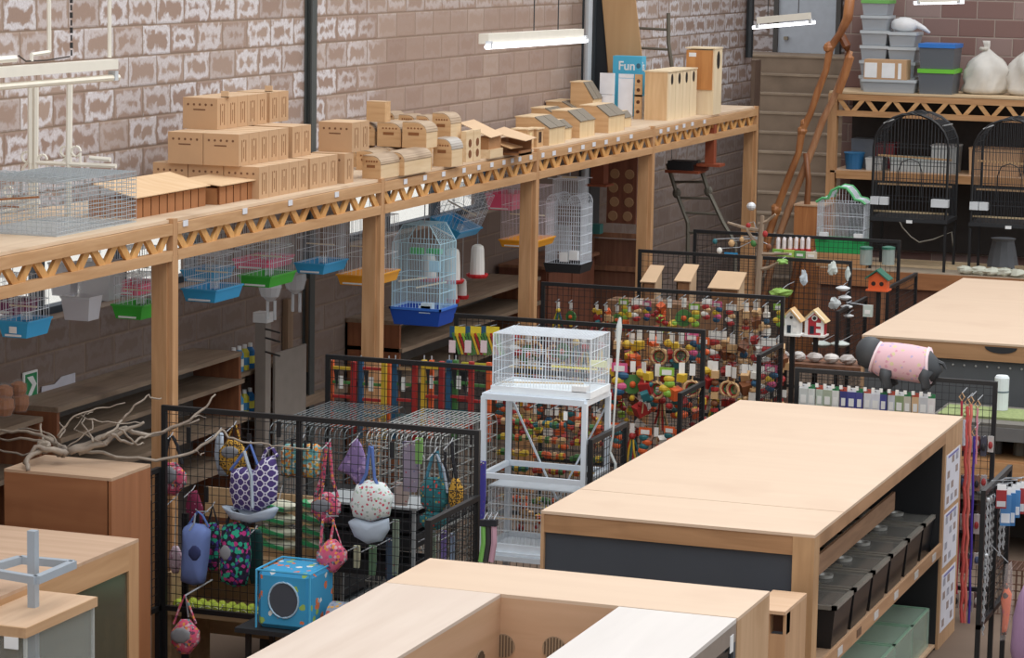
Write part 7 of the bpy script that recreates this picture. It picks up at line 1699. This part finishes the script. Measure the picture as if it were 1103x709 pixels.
for z, mt in ((1.12, flat('#6b675f', .7)), (.82, PINEX), (.5, flat('#5d564c', .8))): P('shelf_board', MB().box(0, 1.5, 0, .9, z-.03, z), mt, t)
P('front_rail', MB().box(0, 1.5, -.015, 0, .98, 1.09), flat('#6e6d6b', .5), t); P('front_rail', MB().box(0, 1.5, -.015, 0, .66, .8), PINEX, t); P('back_board', MB().box(0, 1.5, .88, .9, 0, 1.1), flat('#4c4742', .8), t)
for x in (0, 1.46): P('side', MB().box(x, x+.04, 0, .9, 0, 1.1), flat('#5b4636', .8), t)
P('moss_mat', MB().box(.05, 1.4, .2, .7, 1.121, 1.14), flat('#8d9a66', .95, var=.4, scale=30), t)
for k, (x, y, yy, h) in enumerate(((1078, 441, 23.3, .27), (1060, 531, 22.9, .2))):
    q = at(x, y, 'y', yy); z = 1.141 if k == 0 else .501
    tt = T('paper_roll', 'white cylindrical tub with a dark band, %s' % ('upper one behind the mesh corner', 'lower one beside the hanging leads')[k], 'tub', (q.x, yy, z if k == 0 else q.z)); P('tub', MB().lathe([(.06, 0), (.062, h), (.05, h+.02)], n=16), flat('#dfe6e8', .5), tt); P('band', MB().lathe([(.063, h*.55), (.063, h*.6)], n=16), flat('#6a7a84'), tt)
    if k: P('stand', MB().box(-.05, .05, -.05, .05, -q.z, 0), flat('#5b4636'), tt)
for k in range(7):
    O('dark_jar', MB().lathe([(.05, 0), (.05, .14), (.04, .17)], n=10), flat(('#6d6a60', '#8a7f6a', '#4d4a48')[k % 3], .5), 'dull round jar on the low shelving at the right, %s from left' % nth[k], 'jar', (-4.35+k*.19, 23.0, .821), 0, 'jars on the low shelving')
# small end rack with chains and toys at the bottom right
wa_, wb_ = at(1056, 528.5, 'z', 1.4), at(1093, 501, 'z', 1.4)
x_ = wa_.x+.02
wg = wing(x_, wa_.y, wb_.y, 1.4, .45, 'end rack at the bottom right hung with chains and packets'); wg['group'] = 'low end wings of the display panels'
P('side_rail', MB().box(-.016, .016, .5, .532, 0, 1.37), BLACK, wg)
CH = flat('#cfd3d6', .3, metal=.3, name='chain_steel')
for k, (x, y0_, y1_, dx) in enumerate(((1064, 540, 625, -3), (1067, 538, 632, -3), (1070, 536, 618, -3), (1079, 530, 600, -1), (1083, 528, 595, -1), (1062, 600, 688, 0))):
    yy = wa_.y+.12+.16*(k % 5); a = at(x, y0_, 'y', yy); b = at(x+dx, y1_, 'y', yy)
    t = T('steel_chain', 'shiny steel chain hanging on the end rack, %s' % ('%s from the left' % nth[k] if k < 5 else 'the long thin one reaching lowest'), 'chain', a, 0, 'steel chains on the end rack')
    L_ = (a.z-b.z); n = int(L_/.03)
    for i in range(1):
        m = MB()
        for j in range(n): z = -j*.03; (m.bar((-.004, 0, z), (.004, 0, z-.03), .017, .006) if j % 2 else m.bar((.003, 0, z), (-.003, 0, z-.03), .007, .02))
        P('links', m, CH, t)
    P('peg', MB().bar((0, 0, .004), (x_-a.x, 0, .03), .006), HOOK, t); P('clasp', MB().ball((0, 0, .01), .016, n=7, m=5), CH, t)
for k, (x, y, c_, c2, h) in enumerate(((1079, 528, '#9c2f33', '#c8c9cc', 20), (1084, 533, '#4f86bd', '#e3e8ee', 34), (1089, 531, '#3c78b0', '#dfe4ea', 36), (1094, 528, '#4a84ba', '#e8ecf0', 30), (1099, 526, '#a8363a', '#e0e2e6', 28), (1103, 525, '#4a7fae', '#dfe3e6', 28))):
    yy = wa_.y+.3+.1*k; a = at(x, y, 'y', yy); s = scale_at(a); t = T('carded_toy', 'small packet with a white header on the end rack, %s from the left' % nth[k], 'packet', a, .2, 'packets on the end rack')
    P('pack', MB().box(-.035, .035, -.01, .01, -h*s, 0), flat(c_, .4), t); P('stripe', MB().box(-.03, .03, -.013, -.01, -h*s*.9, -h*s*.6), flat(c2, .5), t); P('header', MB().box(-.03, .03, -.004, .004, 0, .04), WHITE, t); P('clip', MB().tube([(0, 0, .04), (.01, 0, .07), (x_-a.x, 0, .06)], .006, 5), HOOK, t)
yy = 18.7; a = at(1086, 606, 'y', yy)
t = T('orange_toy_bag', 'clear bag holding a bright orange and pink toy, hanging low at the right', 'toy bag', a); o = a
P('bag', puff([(1083, 608), (1090, 605), (1092, 640), (1090, 665), (1083, 690), (1077, 690), (1078, 650)], yy, .09, CLEAR, o), glassy('toy_bag', '#ddd2cf', .2), t)
P('toy', puff([(1084, 628), (1090, 640), (1088, 660), (1084, 684), (1079, 684), (1080, 660), (1078, 645)], yy, .07, CLEAR, o), pattern('orange_toy', '#ef7a50', ['#ef7a50', '#e86a6a', '#5a4a44', '#f2906a'], 18), t)
P('hook', MB().bar((0, 0, 0), (x_-a.x, 0, .12), .005), HOOK, t)
yy = 18.3; a = at(1098, 640, 'y', yy)
t = T('lilac_cloth', 'folded lilac cloth at the bottom right corner', 'cloth', (a.x, yy, a.z))
m = puff([(1097, 642), (1103, 630), (1125, 625), (1130, 720), (1092, 720), (1088, 700), (1091, 665)], yy, .16, CLEAR, a); P('cloth', m, flat('#a987a8', .9, var=.08), t)
P('stand', MB().box(.0, .04, .0, .04, -a.z, -.3), BLACK, t)
O('plain_board', MB().box(0, 1.2, 0, .03, 0, 1.02), wood('brp', '#7a4e36', '#94644a', None, 'Z'), 'plain brown board behind the end rack at the bottom right', 'board', (-3.13, 20.0, 0))
O('mesh_basket', wirebox(MB(), 0, .5, 0, .3, 0, .35, .04, .006, [0, .12, .24, .35]), flat('#6b4a3a', .6), 'rust coloured wire basket low behind the leads', 'basket', (-3.6, 20.75, 0.001))
